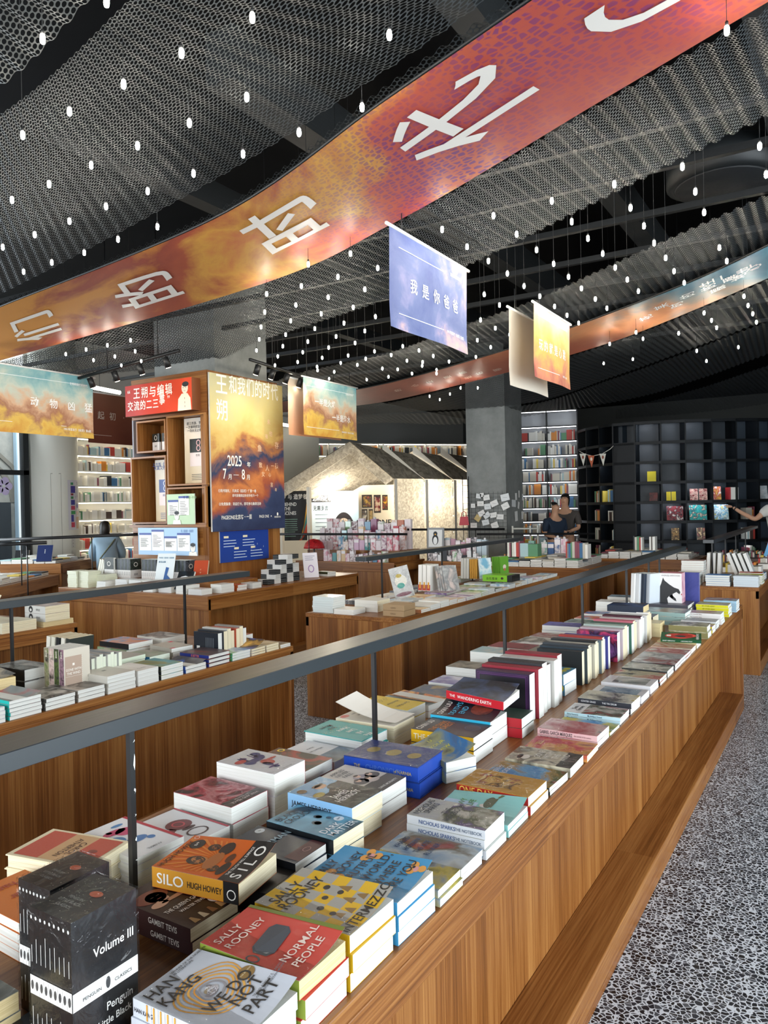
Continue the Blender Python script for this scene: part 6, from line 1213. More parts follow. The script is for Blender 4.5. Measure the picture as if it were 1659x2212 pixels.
stack('black space paperback with a cyan spine', -1.085, 2.285, 91, .142, .212, .0440, 2, picture(['#121318', '#231a1e', '#161c26'], 7, 5), '#2fb1d6', de, spine_text([("DEATH'S END", .04, .6, '#c9ecf6', .95)]), warp='lift', where='in the middle column', short='cyan spined space paperbacks')
zt_ = stack('dark green paperback with a red spine', -1.040, 2.425, 91, .118, .21, .0330, 2, '#1f3a30', '#b3202c', None, None, where='under the tilted red book', short='red spined dark green paperbacks')
make_book('red spined paperback tilted on top of the space novels, its cover bent', (-1.075, 2.375, .888), Matrix.Rotation(radians(88), 3, 'Z') @ Matrix.Rotation(radians(-6), 3, 'Y') @ Matrix.Rotation(radians(4), 3, 'X'), .13, .212, .03, picture(['#1a2436', '#3a4a6a', '#15161c'], 8, 6), cover('#c41f2c'), None, spine_text([('THE', .06, .42, '#f6f0ec', .9), ('WANDERING EARTH', .2, .52, '#f6f0ec', .85)]), PG_W, warp='curl')
# books standing on their fore edges, spines up
def row_up(y0, y1, x0, specs, label, z=.7705, ln=.205, ht=.15, first=None):
    y = y0; n = len(specs); tt = (y1 - y0) / n
    for i, (c, pg, d) in enumerate(specs):
        t = tt * .93; hh = ht * (1 + .05 * ((i * 7) % 3 - 1)); l_ = ln * (1 + .03 * ((i * 5) % 3 - 1))
        cv = cover(c) if isinstance(c, str) else c
        make_book('%s, %s in %s' % (d, ['first', 'second', 'third', 'fourth', 'fifth', 'sixth', 'seventh', 'eighth', 'ninth', 'tenth', 'eleventh', 'twelfth', 'thirteenth', 'fourteenth'][i], label), (x0 + l_ / 2, y + tt, z + hh / 2), spine_up(), hh, l_, t, cv, None, first if i == 0 else None, None, pg, group='books in ' + label)
        y += tt
def purple(g, l, F, w, h):
    for k, c in enumerate(('#5a2a66', '#6a3578')): 
        e = .03 + .03 * k
        for a in ((e, e, 1 - e, e + .008), (e, 1 - e - .008, 1 - e, 1 - e), (e, e, e + .01, 1 - e), (1 - e - .01, e, 1 - e, 1 - e)): rect(g, F(.0003), plain(c, .4), w * a[0], h * a[1], w * a[2], h * a[3])
    rect(g, F(.0002), plain('#14131c', .4), w * .1, h * .08, w * .9, h * .92)
    for k in range(6): put_text(l, ('the only thing', 'two worlds', 'one secret', 'a fate', 'she must', 'choose')[k], F(.0006), plain('#d8d6d8', .5), w * (.4 + .05 * k), h * (.66 - .05 * k), w * .06, 'l', .01, -pi / 2)
    rect(g, F(.0004), plain('#e0e2e6', .5), w * .72, h * .14, w * .86, h * .28)
Dk, Wc = PG_W, PG_C
row_up(2.555, 2.895, -1.185, [('#33203f', Dk, 'purple framed hardback'), ('#8f1f30', Dk, 'red hardback with black spine'), ('#2a2c30', Dk, 'black spined book'), ('#3a2a30', Dk, 'dark spined book'), ('#c4c2bc', Dk, 'thick pale book'), ('#8a1f2c', Dk, 'dark red covered book')], 'the first spines up row', ht=.178, ln=.215, first=purple)
def sfsp(s, fn, h, t):
    for i in range(8): disc(s, fn, plain('#d8d23a', .4), h * (.06 + .125 * i), t * (.3 + .4 * (i % 2)), h * .045, t * .3, 12)
    put_text_w(s, 'THE BEST OF WORLD', lambda a, b: (fn(a, b)[0] - .0003,) + fn(a, b)[1:], plain('#1a2430', .5), h * .36, t * .3, t * .3, .7, 'l'); put_text_w(s, 'SF', lambda a, b: (fn(a, b)[0] - .0003,) + fn(a, b)[1:], plain('#1a2430', .5), h * .6, t * .15, t * .9, .9, 'l')
def sf(g, l, F, w, h):
    for i in range(9): disc(g, F(.0002), plain('#d8d23a', .4), w * (.2 + .3 * (i % 3)), h * (.14 + .3 * (i // 3)), w * .14, w * .1, 12)
    put_text_w(l, 'THE BEST OF', F(.0006), plain('#1a2430', .5), w * .5, h * .7, w * .18, .8); put_text_w(l, 'WORLD SF', F(.0006), plain('#1a2430', .5), w * .5, h * .4, w * .28, .8)
stack('blue paperback dotted with yellow speech shapes', -1.085, 3.045, 88, .145, .205, .0430, 2, '#5f9fc0', None, sf, sfsp, z0=.7705, wrap=True, where='after the first spines up row', short='blue yellow dotted paperbacks')
row_up(3.175, 3.575, -1.175, [('#262a2c', Wc, 'black spined book'), ('#2c3a44', Wc, 'slate spined book'), ('#3a4046', Wc, 'grey spined book'), ('#2a3238', Wc, 'dark spined book'), ('#b8b6aa', Wc, 'cream edged book'), ('#1d2024', Wc, 'thin black book'), ('#c9c6b8', Wc, 'thick cream book'), ('#6a7a84', Wc, 'steel grey book'), ('#a83a34', Dk, 'blue and red edged book'), ('#2c3c5a', Dk, 'navy covered book'), ('#3c3f8a', Dk, 'tall violet blue book')], 'the second spines up row')
row_up(3.71, 4.46, -1.165, [(picture(['#5a2a66', '#c8406a', '#2a1a34', '#8a5a9a'], 14, 3), Dk, 'wrapped purple floral book'), ('#b8a8b0', Wc, 'pinkish spined book'), ('#a8b8b0', Wc, 'pale green spined book'), ('#c8b0b8', Dk, 'rosy spined book'), ('#3a6a5a', Dk, 'green patterned book'), ('#c86a7a', Wc, 'pink spined book'), ('#8ab0b0', Wc, 'teal spined book'), ('#d8d0d0', Dk, 'thick white book'), ('#4a1a2a', Dk, 'maroon book'), (picture(['#1a1c2a', '#3a2a6a', '#2a4a5a'], 12, 4), Dk, 'dark cosmic book'), ('#d8d8d4', Wc, 'broad cream book'), ('#e0deda', Wc, 'tall white book'), ('#a83034', Wc, 'red edged last book')], 'the third spines up row')
stack('thick pale yellow edged stack in front of the glassy hardbacks', -1.02, 4.56, 90, .13, .19, .026, 3, '#d8cda0', None, None, None, pg=PG_T, where='', short='pale yellow edged books')
stack('navy book with golden page edges', -1.085, 4.42, 90, .14, .2, .035, 1, picture(['#1a2a44', '#2a4a7a', '#14161c'], 9, 3), '#1c2638', None, None, z0=.925, pg=PG_T, where='lying on the third spines up row')
stack('cream thick book with black top', -1.10, 4.72, 90, .15, .21, .045, 2, '#24282a', None, None, None, pg=PG_C, where='behind the navy book', short='cream edged thick black books')
stack('glassy pale teal hardback', -1.0, 5.05, 90, .21, .26, .027, 3, picture(['#8fa8a8', '#c9b8a0', '#a8c0bc', '#6a7a7a'], 7, 4), '#9ab8b4', None, None, hard=True, wrap=True, where='below the wolf box set', short='glassy pale teal hardbacks')
for i in range(4):
    make_book('%s of four white books standing beside the wolf box' % ('leftmost', 'second', 'third', 'rightmost')[i], (-1.25 + .034 * i, 5.36, .9575), upright(radians(-28), 0.06), .13, .2, .028, cover(('#e8e8e6', '#dfe2e4', '#2a3444', '#c8d0d8')[i]), None, None, None, PG_W, group='white books by the wolf box')
stack('slate grey book supporting the wolf box', -1.05, 5.42, 90, .26, .27, .028, 3, '#4a4a52', None, None, None, hard=True, z0=.7705, short='slate books under the wolf box')
wb_ = empty('boxed_book_set', (-1.035, 5.44, .8565)); tag(wb_, 'white box set with a black snarling wolf and pink side', 'book set')
b = MB(); wh_ = plain('#e9e6e4', .4); b.box(-.07, -.06, 0, .07, .06, .2, wh_, 'r'); b.mesh([(.07, -.06, 0), (.07, .06, 0), (.07, .06, .2), (.07, -.06, .2)], [(0, 1, 2, 3)], picture(['#d89aa8', '#e0b8c0', '#b06a7a'], 10, 2)); b.face([(-.07, -.06, .2005), (.07, -.06, .2005), (.07, .06, .2005), (-.07, .06, .2005)], picture(['#c86a7a', '#d8a0a8'], 10, 3)); b.build('box', wb_)
g = MB(); fn = lambda u, v: (-.07 + u, -.0608, v); bk = plain('#1b1c20', .4)
shape(g, fn, bk, [(.0, .0), (.05, .0), (.045, .03), (.06, .05), (.075, .03), (.085, .035), (.08, .06), (.105, .075), (.125, .06), (.13, .075), (.12, .095), (.09, .105), (.06, .125), (.03, .15), (.02, .17), (.008, .13), (.0, .11)])
shape(g, fn, bk, [(.055, .045), (.09, .018), (.105, .012), (.1, .03), (.075, .055)]); put_text_w(g, 'ANDRZEJ SAPKOWSKI', fn, plain('#8a8a8c', .5), .07, .18, .0135, .9); disc(g, fn, plain('#b03a44', .5), .138, .06, .004, .005, 8); g.build('cover_picture', wb_)
make_book('large violet blue hardback standing behind the wolf box', (-1.02, 5.66, .772 + .135), Matrix.Rotation(radians(-2), 3, 'Z') @ Matrix(((1, 0, 0), (0, 0, -1), (0, 1, 0))), .25, .27, .024, picture(['#3a3f80', '#4a4f96', '#353a74'], 6, 2), None, title(('I ♥', 'Jane'), '#c9a0b0', .8, .1, .1, .9), None, PG_W, hard=True)
stack('small crimson patterned box', -1.03, 5.545, 88, .06, .1, .235, 1, picture(['#8a2030', '#c87a6a', '#5a1420'], 16, 2), None, None, None, where='standing between the wolf box and violet hardback', z0=.771)
# ---------------------------------------------------------------- back column (books face the other side)
def carol(g, l, F, w, h):
    for y0, y1, c in ((.66, .95, '#b8442e'), (.36, .66, '#c49a6c'), (.06, .36, '#b8442e')): rect(g, F(.0002), plain(c, .4), w * .06, h * y0, w * .94, h * y1)
    put_text_w(l, 'CAROL', F(.0006), plain('#4a2a1a', .5), w * .5, h * .56, w * .15, .9); put_text_w(l, 'ATHERTON', F(.0006), plain('#4a2a1a', .5), w * .5, h * .47, w * .15, .8); disc(g, F(.0004), plain('#7a2a20', .4), w * .5, h * .8, w * .06, w * .08)
stack('cream hardback with red and tan bands, upside down', -1.385, .985, -80, .128, .205, .0290, 3, '#e3d6b4', None, carol, None, pg=PG_C, where='at the far edge', hard=True, short='cream red banded hardbacks')
stack('orange covered paperback at the left picture edge', -1.31, .840, -92, .118, .19, .018, 4, '#d2742c', None, title(('Dar', 'han'), '#a83a1e', .4, .25, .25, .9), None, where='beside the rear black set', short='orange covered paperbacks', pg=PG_W)
def pig(g, l, F, w, h):
    rect(g, F(.0002), plain('#b8203a', .4), w * .0, h * .0, w * .07, h)
    for x, y, rx, ry, c in ((.5, .62, .2, .11, '#3f78b4'), (.72, .48, .14, .15, '#4a86bc'), (.4, .35, .18, .16, '#c02a66'), (.55, .28, .22, .1, '#b8225c'), (.62, .25, .05, .05, '#e8e6ea'), (.4, .27, .05, .05, '#e8e6ea'), (.3, .7, .07, .07, '#3f78b4'), (.35, .15, .12, .05, '#4a86bc')): disc(g, F(.0003), plain(c, .4), w * x, h * y, w * rx, w * ry)
    put_text_w(l, 'ANIMAL', F(.0006), plain('#8a8c90', .5), w * .5, h * .9, w * .08)
stack('white paperback with a pink and blue mechanical pig', -1.338, 1.105, -93, .128, .2, .0145, 5, '#e6e6e8', None, pig, None, where='at the far edge', short='white mechanical pig paperbacks')
def pot(g, l, F, w, h):
    rect(g, F(.0002), plain('#b8203a', .4), 0, 0, w * .06, h); c1 = plain('#6a1a28', .4); c2 = plain('#3a1218', .4)
    disc(g, F(.0003), c1, w * .52, h * .45, w * .27, w * .24); disc(g, F(.0003), c2, w * .5, h * .62, w * .16, w * .06); ring(g, F(.0003), c2, w * .5, h * .78, w * .2, w * .14, w * .035, 18); shape(g, F(.0003), c1, [(w * .75, h * .45), (w * .95, h * .6), (w * .9, h * .63), (w * .7, h * .55)]); ring(l, F(.0005), plain('#c03a4a', .4), w * .52, h * .44, w * .1, w * .1, w * .035, 16)
stack('white paperback with a dark red teapot', -1.33, 1.245, -93, .118, .19, .0155, 3, '#e4e4e6', None, pot, None, where='at the far edge', short='white teapot paperbacks')
def warp_(g, l, F, w, h): put_text_w(l, 'WAR AND PEACE', F(.0006), plain('#f0e0e0', .5), w * .5, h * .9, w * .1, .9); put_text_w(l, 'LEO TOLSTOY', F(.0006), plain('#f0e0e0', .5), w * .5, h * .85, w * .07, .9)
stack('thick crimson paperback with a collage of figures', -1.340, 1.385, -91, .126, .196, .0400, 2, picture(['#5a0f1e', '#a3243a', '#d88a90', '#c43a50', '#2a0a10'], 16, 4), None, both(blob('#2a1014', 0, .82, 1, 1), warp_), None, where='at the far edge', wrap=True, short='thick crimson collage paperbacks')
def quix(g, l, F, w, h):
    b, r_, v = plain('#1f2a78', .4), plain('#c8343a', .4), plain('#5a3a86', .4)
    for x, y, rx, ry, c, o in ((.5, .42, .27, .1, b, 2), (.3, .36, .12, .12, b, 3), (.7, .42, .13, .15, b, 3), (.46, .6, .14, .17, r_, 4), (.56, .66, .08, .14, b, 4), (.3, .55, .2, .05, r_, 5), (.78, .3, .15, .1, r_, 4), (.6, .78, .16, .04, v, 5), (.58, .82, .07, .06, b, 5), (.22, .25, .1, .12, b, 3), (.62, .25, .09, .08, v, 3)): disc(g, F(.0001 * o), c, w * x, h * y, w * rx, w * ry, 16)
    for x in (.32, .4, .62, .7): shape(g, F(.0003), b, [(w * x, h * .38), (w * (x + .05), h * .38), (w * (x - .02), h * .18), (w * (x - .05), h * .18)])
    put_text_w(l, 'MIGUEL DE', F(.0006), plain('#8a8c94', .5), w * .5, h * .94, w * .06)
stack('white thick paperback with a red and blue knight on horseback', -1.335, 1.528, -90, .124, .198, .0560, 2, '#e6e6ea', '#c43a50', quix, None, where='at the far edge', wrap=True, short='white thick knight paperbacks')
stack('dark paperback with a red flower and yellow ring', -1.358, 1.690, -90, .125, .196, .0330, 2, picture(['#1a1614', '#a32a20', '#3a2a1c', '#6a2a1a', '#14100e'], 9, 3), '#a32a2c', both(dot('#e0c02a', .15, .12, .1, .09), dot('#1a1614', .15, .12, .06, .05, .0003)), None, where='at the far edge', short='dark red flower paperbacks')
stack('pale blue and white paperback with a feather picture', -1.362, 1.830, -91, .125, .198, .0240, 2, '#d8dbe0', '#5a6fae', both(blob(picture(['#2a3444', '#6a86a0', '#b8c4cc'], 9, 5), .0, .62, 1, 1), title(('Whom I am', 'Home'), '#6a7078', .4, .12, .11, .9)), None, where='at the far edge', short='pale feather paperbacks')
def teal(g, l, F, w, h):
    for i, s in enumerate(('We', 'All', 'Live', 'Here')): put_text_w(l, s, F(.0006), plain('#e6efe6', .5), w * .5, h * (.86 - .15 * i), w * .22, .8)
    for i, s in enumerate(('Jojo', 'Moyes')): put_text_w(l, s, F(.0006), plain('#2a3a3a', .5), w * .55, h * (.26 - .12 * i), w * .19, .8)
    for k in range(40): disc(g, F(.0002), plain(('#c9b45a', '#9ac0a0')[k % 2], .4), w * rnd.random(), h * (.3 + .12 * rnd.random()), .0015, .0015, 6)
stack('teal paperback with pale upside down lettering', -1.375, 1.985, -92, .142, .222, .0350, 2, '#2f9c9a', '#e9e9e6', teal, None, where='at the far edge', short='teal pale lettered paperbacks', hard=True)
stack('cream book whose cover curls up high', -1.37, 2.155, -88, .14, .225, .035, 2, '#e6e0d2', None, both(blob('#d8d2c4', .05, .05, .95, .9), title(('THE', 'LEN'), '#2a2a2c', .2, .1, .1, .9), dot('#c83a34', .8, .08, .14, .1)), None, where='at the far edge', pg=PG_C, short='cream curl covered books')
fp = MB(); q0 = Vector((-1.49, 2.12, .8435))
P2 = [[(-1.26 - .235 * a, 2.10 + .13 * b, .8435 + .004 + .055 * max(0, a - .15) ** 1.7 * (1 + .2 * b)) for b in (0, .5, 1)] for a in [k / 8 for k in range(9)]]
for i in range(8):
    for j in range(2): q = [P2[i][j], P2[i + 1][j], P2[i + 1][j + 1], P2[i][j + 1]]; fp.face(q, paper('#ece8de'), None, True); fp.face([(x, y, z - .0012) for x, y, z in q][::-1], picture(['#e6e2d8', '#d8d0c0'], 9, 1), None, True)
tag(fp.build('loose_cover'), 'curled white cover leaf lifting off the cream book at the far edge', 'book cover')
def hitch(g, l, F, w, h):
    put_text_w(l, "Don't Panic", F(.0006), plain('#3a341a', .5), w * .5, h * .7, w * .16, .85); put_text_w(l, 'Hitchhiker', F(.0006), plain('#3a341a', .5), w * .5, h * .5, w * .16, .85)
    for k in range(6): ring(l, F(.0004), plain('#4a421a', .5), w * (.2 + .12 * k), h * (.25 + .06 * (k % 2)), w * .05, w * .05, w * .01, 12)
stack('bright yellow paperback with line drawings', -1.415, 2.335, -92, .125, .21, .0350, 2, '#d9bd2f', '#e8e6de', hitch, None, where='at the far edge', short='bright yellow drawn paperbacks')
stack('orange and black crime paperback', -1.42, 2.52, -99, .135, .22, .0240, 2, picture(['#1c1512', '#d8741e', '#5a1a14', '#e0a04a', '#2a1c1a'], 11, 4), None, title(('LESSONS', 'IN'), '#e8dcc8', .4, .2, .15, .8), None, where='at the far edge', warp='sag', short='orange and black crime paperbacks')
for y, d, cols, sp, t, n in ((2.68, 'grey and blue street photo paperback', ['#3a3c40', '#6a7078', '#2c4a78', '#9a8a6a'], None, .02, 2), (2.85, 'lilac and white paperback', ['#5a5aa0', '#8a86b8', '#d8d8e0'], None, .022, 2), (3.02, 'dark topped paperback with white page edges', ['#3a3834', '#8a8478', '#1c1c1c'], None, .038, 2), (3.26, 'large pale map covered paperback', ['#c4bcae', '#8fb0b8', '#d0c8bc'], '#d8d0c0', .05, 2), (3.46, 'crimson topped paperback with brown neighbour', ['#7a2a34', '#8a3a40', '#4a2a24'], None, .045, 2), (3.66, 'white paperback with ink splash', ['#dcdcda', '#4a4c50', '#e4e4e2'], '#e4e4e2', .032, 2), (3.84, 'grey collage paperback', ['#b8b4ac', '#5a584c', '#d8d4cc'], None, .028, 2), (4.02, 'pale magazine like paperback', ['#c8c0b8', '#8a3a3a', '#a8a49c'], None, .025, 2), (4.22, 'indigo paperback', ['#3a3a86', '#5a56a0', '#2a2a5a'], '#23287a', .028, 3), (4.42, 'mauve and gold paperback', ['#8a7a8a', '#c8a86a', '#5a4a6a'], None, .022, 2), (4.62, 'sea green photo paperback', ['#4a6a6a', '#8a9a94', '#2c3c40'], None, .022, 2), (4.82, 'bright blue comic paperback', ['#2f6fb4', '#d87a3a', '#8ab0d0'], None, .02, 2), (5.02, 'rust and blue paperback', ['#b8603a', '#3f78b0', '#c8b8a0'], None, .022, 2), (5.3, 'pale grey paperback by the far rail posts', ['#b8bcc0', '#d8d8d6', '#8a9094'], None, .03, 3), (5.6, 'slate blue hardback by the violet book', ['#5a7086', '#8aa0b0', '#4a5a6a'], None, .03, 3)):
    stack(d, -1.40, y, -90 + rnd.uniform(-3, 3), .14, .21, t, n, picture(cols, 11, y), sp, None, None, where='in the far column', short=d + 's')
# ================================================================ books on the other tables
CARD = ['first', 'second', 'third', 'fourth', 'fifth', 'sixth', 'seventh', 'eighth', 'ninth', 'tenth', 'eleventh', 'twelfth', 'thirteenth', 'fourteenth', 'fifteenth', 'sixteenth', 'seventeenth', 'eighteenth', 'nineteenth', 'twentieth', 'twenty first', 'twenty second', 'twenty third', 'twenty fourth', 'twenty fifth', 'twenty sixth']
P = picture
def lines_pic(l, F, w, h): [rect(l, F(.0004), plain('#6a7078', .5), w * .2, h * (.5 + .06 * k), w * .7, h * (.52 + .06 * k)) for k in range(6)]
# ---- second table: front row along its aisle edge
def T2(desc, y0, y1, n, t, cov, spine=None, art=None, sart=None, **k): return stack(desc, -2.70 - .1, (y0 + y1) / 2, 90, y1 - y0 - .008, .197, t, n, cov, spine, art, sart, jit=.5, where='on the second table edge', **k)
T2('blue edged paperback at the left picture edge', 1.535, 1.672, 4, .0145, P(['#c8ccd4', '#4a5a8a', '#d8dade'], 9, 1), '#4a5a8c', short='blue edged paperbacks at the left picture edge')
T2('grey paperback with red swirl and teal edge', 1.682, 1.822, 5, .0145, P(['#7a7f7e', '#8a908e', '#b8453f'], 5, 3), '#1fb3ac', None, warp='sag', short='teal edged paperbacks')
T2('paperback with a black and white torn photo', 1.832, 1.972, 3, .0155, P(['#b9b2a6', '#2a2826', '#8a8780', '#d6d2c8'], 12, 4), '#4a4a48', short='torn photo paperbacks')
T2('paperback with a sepia portrait of a man', 1.980, 2.118, 3, .0160, P(['#8a827a', '#4a4642', '#b8b0a6', '#c9c2b8'], 7, 6), '#8a847c', short='sepia portrait paperbacks')
T2('plain light grey paperback with a small dark label', 2.126, 2.280, 5, .0150, '#c9c6bd', '#bdbab0', both(blob('#6a6660', .44, .56, .58, .64)), spine_text([('THE SUNFLOWER', .1, .5, '#5a5a58', .9)]), short='plain light grey paperbacks')
T2('white paperback with faint writing', 2.288, 2.412, 4, .0165, '#e6e5e0', None, title(('CLARE',), '#9a9a98', .2, .1, .16), short='white faintly lettered paperbacks')
T2('paperback with a teal sea and island', 2.420, 2.562, 3, .0205, P(['#4f8f9c', '#5aa0a8', '#8a8a4a', '#3f7a8a'], 6, 2), '#1c2226', short='teal island paperbacks')
T2('blue and grey paperback with a curling cover', 2.570, 2.712, 2, .0170, P(['#3f6fc0', '#4a4c50', '#6a6e74', '#2f5ab0'], 5, 5), '#2f5ab0', warp='sag', short='blue and grey curling paperbacks')
T2('navy hardback with orange letters on its spine', 2.722, 2.882, 3, .0200, P(['#3a3034', '#4a3f44', '#5a4a4c', '#a83a30'], 6, 2), '#22307c', None, spine_text([('IS BETTER', .4, .8, '#e0703a', .8)]), hard=True, short='navy orange lettered hardbacks')
T2('paperback with a blue and green globe cover', 2.890, 3.034, 3, .0135, P(['#3f7fc0', '#5aa84a', '#c8d8e0', '#3a74b4'], 6, 8), None, short='blue green globe paperbacks')
T2('cream paperback with a curling folded arms picture', 3.042, 3.155, 3, .0125, P(['#d8a84a', '#4a3c34', '#5a6fae', '#e0b060'], 6, 9), '#e0d8c4', None, pg=PG_C, warp='lift', short='cream curling picture paperbacks')
T2('cream paperback beside the curling one', 3.160, 3.268, 3, .0125, P(['#e3d8bc', '#c8b890', '#8a7a5a'], 6, 1), '#e0d8c4', None, pg=PG_C, short='cream paperbacks beside the curling ones')
T2('tan photo paperback', 3.276, 3.372, 2, .0095, P(['#d8c8a0', '#6a5a44', '#b8a888'], 7, 2), None, short='tan photo paperbacks at the table end')
stack('very thick black hardback with cream pages', -3.155, 2.035, 90, .135, .22, .052, 2, P(['#8a8a84', '#2a2a2a', '#c8c8c4'], 8, 1), '#15171a', None, None, hard=True, wrap=True, where='on the second table', short='very thick black hardbacks')
stack('cream paged book with a bent dark photo cover', -3.10, 1.84, 78, .15, .21, .05, 2, P(['#6a5a48', '#2a2624', '#b8a88a'], 7, 4), '#c9b98a', None, None, pg=PG_T, warp='sag', where='beside the very thick hardbacks', short='bent photo covered cream books')
def gw(g, l, F, w, h):
    rect(g, F(.0002), plain('#b39d8c', .5), w * .04, h * .06, w * .68, h * .84)
    put_text_w(l, 'GONE WITH', F(.0006), plain('#f2ede4', .5), w * .36, h * .53, w * .115, .9); put_text_w(l, 'THE WIND', F(.0006), plain('#f2ede4', .5), w * .36, h * .45, w * .115, .9); rect(l, F(.0006), plain('#f2ede4', .5), w * .32, h * .64, w * .4, h * .69); rect(l, F(.0006), plain('#f2ede4', .5), w * .06, h * .41, w * .66, h * .414)
    for k in range(18): disc(g, F(.0003), plain('#e6e0d4', .5), w * .69, h * (.08 + .043 * k), w * .012, h * .012, 8)
for i, (c, s) in enumerate((('#c9c2b4', ['#2a2a26', '#8a8468', '#5a6a3a']), ('#cfc8ba', ['#3a3630', '#c0a8a0', '#7a7468']), ('#c6c0b2', ['#20221e', '#4a5a2a', '#2a2c28']), ('#d0c9ba', ['#1c1a1c', '#8a6a78', '#2a2426']))):
    make_book('grey novel set volume with a floral spine, %s' % ('farthest left', 'second from left', 'third with green top', 'frontmost showing its pinkish title panel')[i], (-2.963 + .034 * i, 2.075, .7705 + .1), upright(), .128, .2, .0325, plain(c, .5), P(s, 30, i), gw if i == 3 else None, spine_text([('GONE', .05, .4, '#e6e0d0', .8)]), PG_W, group='grey novel set on the second table')
for i in range(5): make_book('%s of five tall slim books leaning behind the novel set' % ('leftmost', 'second', 'middle', 'fourth', 'rightmost')[i], (-3.22 + .036 * i, 2.26, .7705 + .1 + .004), upright(0, .10), .13, .2, .026, cover(('#d8d6ca', '#c9c7b8', '#1c2022', '#d2cfc2', '#2a302c')[i]), None, None, None, PG_C, group='leaning books behind the novel set')
row_up(2.192, 2.352, -3.045, [(c, plain('#dfe6d2', .6), d) for c, d in (('#a8a8a8', 'grey topped slim book'), ('#dcdcd8', 'white topped slim book'), ('#b8b8b8', 'pale grey slim book'), ('#8a8c8c', 'ash slim book'), ('#c8c8c6', 'light slim book'), ('#a0a2a2', 'mid grey slim book'), ('#d0d0cc', 'soft white slim book'), ('#b0b2b0', 'last grey slim book'))], 'the pale row on the second table', ht=.13, ln=.16)
stack('grey paperback with a lime green edge', -3.10, 2.515, 90, .15, .2, .022, 3, '#a9aaa4', '#4fc04a', None, None, pg=plain('#e3f2da', .6), where='on the second table', short='lime green edged paperbacks')
stack('grey paperback with a blue spine edge', -3.08, 2.668, 90, .13, .2, .025, 2, P(['#a8a8a2', '#8fa08a', '#b8b8b2'], 6, 3), '#1f6a9a', None, None, pg=plain('#e3f0e0', .6), where='on the second table', short='grey blue spined paperbacks')
stack('large black edged book with an orange and blue picture', -3.38, 2.79, 88, .16, .24, .03, 1, P(['#c87a54', '#5a94c8', '#d8885a', '#4a86c0'], 4, 5), '#15171a', None, None, z0=.8155, where='on a pale pile of the second table')
stack('pale green and pink edged picture book', -3.38, 2.79, 88, .18, .25, .0145, 3, P(['#b8a89a', '#6a9a6a', '#d8a89a'], 8, 2), None, None, None, short='pale picture books under the orange and blue book')
stack('grey paperback with bright red corners', -3.085, 2.84, 82, .13, .2, .021, 3, '#b4aea2', '#b8b2a6', both(blob('#d0304a', 0, .0, .22, .1), blob('#d0304a', .8, .85, 1, 1)), None, where='before the black uprights', short='grey red cornered paperbacks')
row_up(2.905, 3.125, -2.985, [('#1c222c', Dk, 'black back cover book'), ('#2a2e34', Wc, 'dark spined book'), ('#b8b8b4', Wc, 'pale edged book'), ('#8a2a20', Wc, 'rust topped book'), ('#b04a34', Wc, 'red topped book'), ('#8a8a84', Wc, 'stone spined book'), ('#2a1c1c', Dk, 'dark maroon book')], 'the black uprights row', ht=.14, ln=.18, first=lambda g, l, F, w, h: (rect(g, F(.0003), plain('#e6e6e2', .5), w * .55, h * .12, w * .8, h * .25), lines_pic(l, F, w, h)))
stack('white hardback with a dark reclining photo', -3.36, 3.02, 86, .16, .22, .035, 2, P(['#d8d4cc', '#4a403a', '#8a8078', '#e0dcd4'], 6, 7), '#e3dfd6', None, None, where='behind the black uprights', short='white reclining photo hardbacks')
stack('olive and red illustrated book', -3.04, 3.26, 90, .13, .2, .03, 2, P(['#6a7a4a', '#a84a34', '#8a8a5a', '#c8a05a'], 8, 4), None, None, None, where='beyond the black uprights', short='olive and red illustrated books')
# ---- table at the left edge
def T5(desc, y0, y1, n, t, cov, **k): return stack(desc, -4.675 - .11, (y0 + y1) / 2, 90, y1 - y0 - .006, .21, t, n, cov, jit=.4, where=k.pop('where', 'on the left edge table'), **k)
T5('broad cream paperback', 2.88, 3.13, 3, .0225, '#d9d6be', pg=PG_C, short='broad cream paperbacks')
T5('tan folded sheet', 3.175, 3.415, 4, .0085, '#cbb98c', pg=PG_T, short='tan edged thin books')
zz_ = .7705 + 4 * .0089
for i in range(2): make_book(('upper' if i else 'lower') + ' white volume with an ink emblem on its spine, left edge table', (-4.79, 3.285, zz_ + .053 * i + .0004), 90, .19, .23, .052, P(['#c8b8b4', '#a89a98', '#d8d0cc'], 8, 2), cover('#cfd0cc'), None, lambda s, fn, h, t: (disc(s, fn, plain('#1a1a1c', .5), h * .3, t * .5, h * .1, t * .45, 14), disc(s, lambda a, b: (fn(a, b)[0] - .0003,) + fn(a, b)[1:], plain('#d8d8d4', .5), h * .3, t * .42, h * .05, t * .2, 10), put_text_w(s, '博物志', fn, plain('#7a7a78', .5), h * .55, t * .35, t * .35, .9, 'l')), PG_C, group='white ink emblem volumes')
stack('cream book lying behind the broad cream stack', -5.0, 3.02, 86, .2, .2, .03, 2, '#d6d2b8', None, None, None, pg=PG_C, short='cream books behind the broad cream stack')
make_book('cream book leaning open against the left edge pile', (-5.02, 3.02, .93), Matrix.Rotation(radians(75), 3, 'Z') @ Matrix.Rotation(radians(-62), 3, 'Y'), .15, .21, .03, P(['#3a3a38', '#c8c8c4', '#8a8a86'], 9, 2), None, None, None, PG_C)
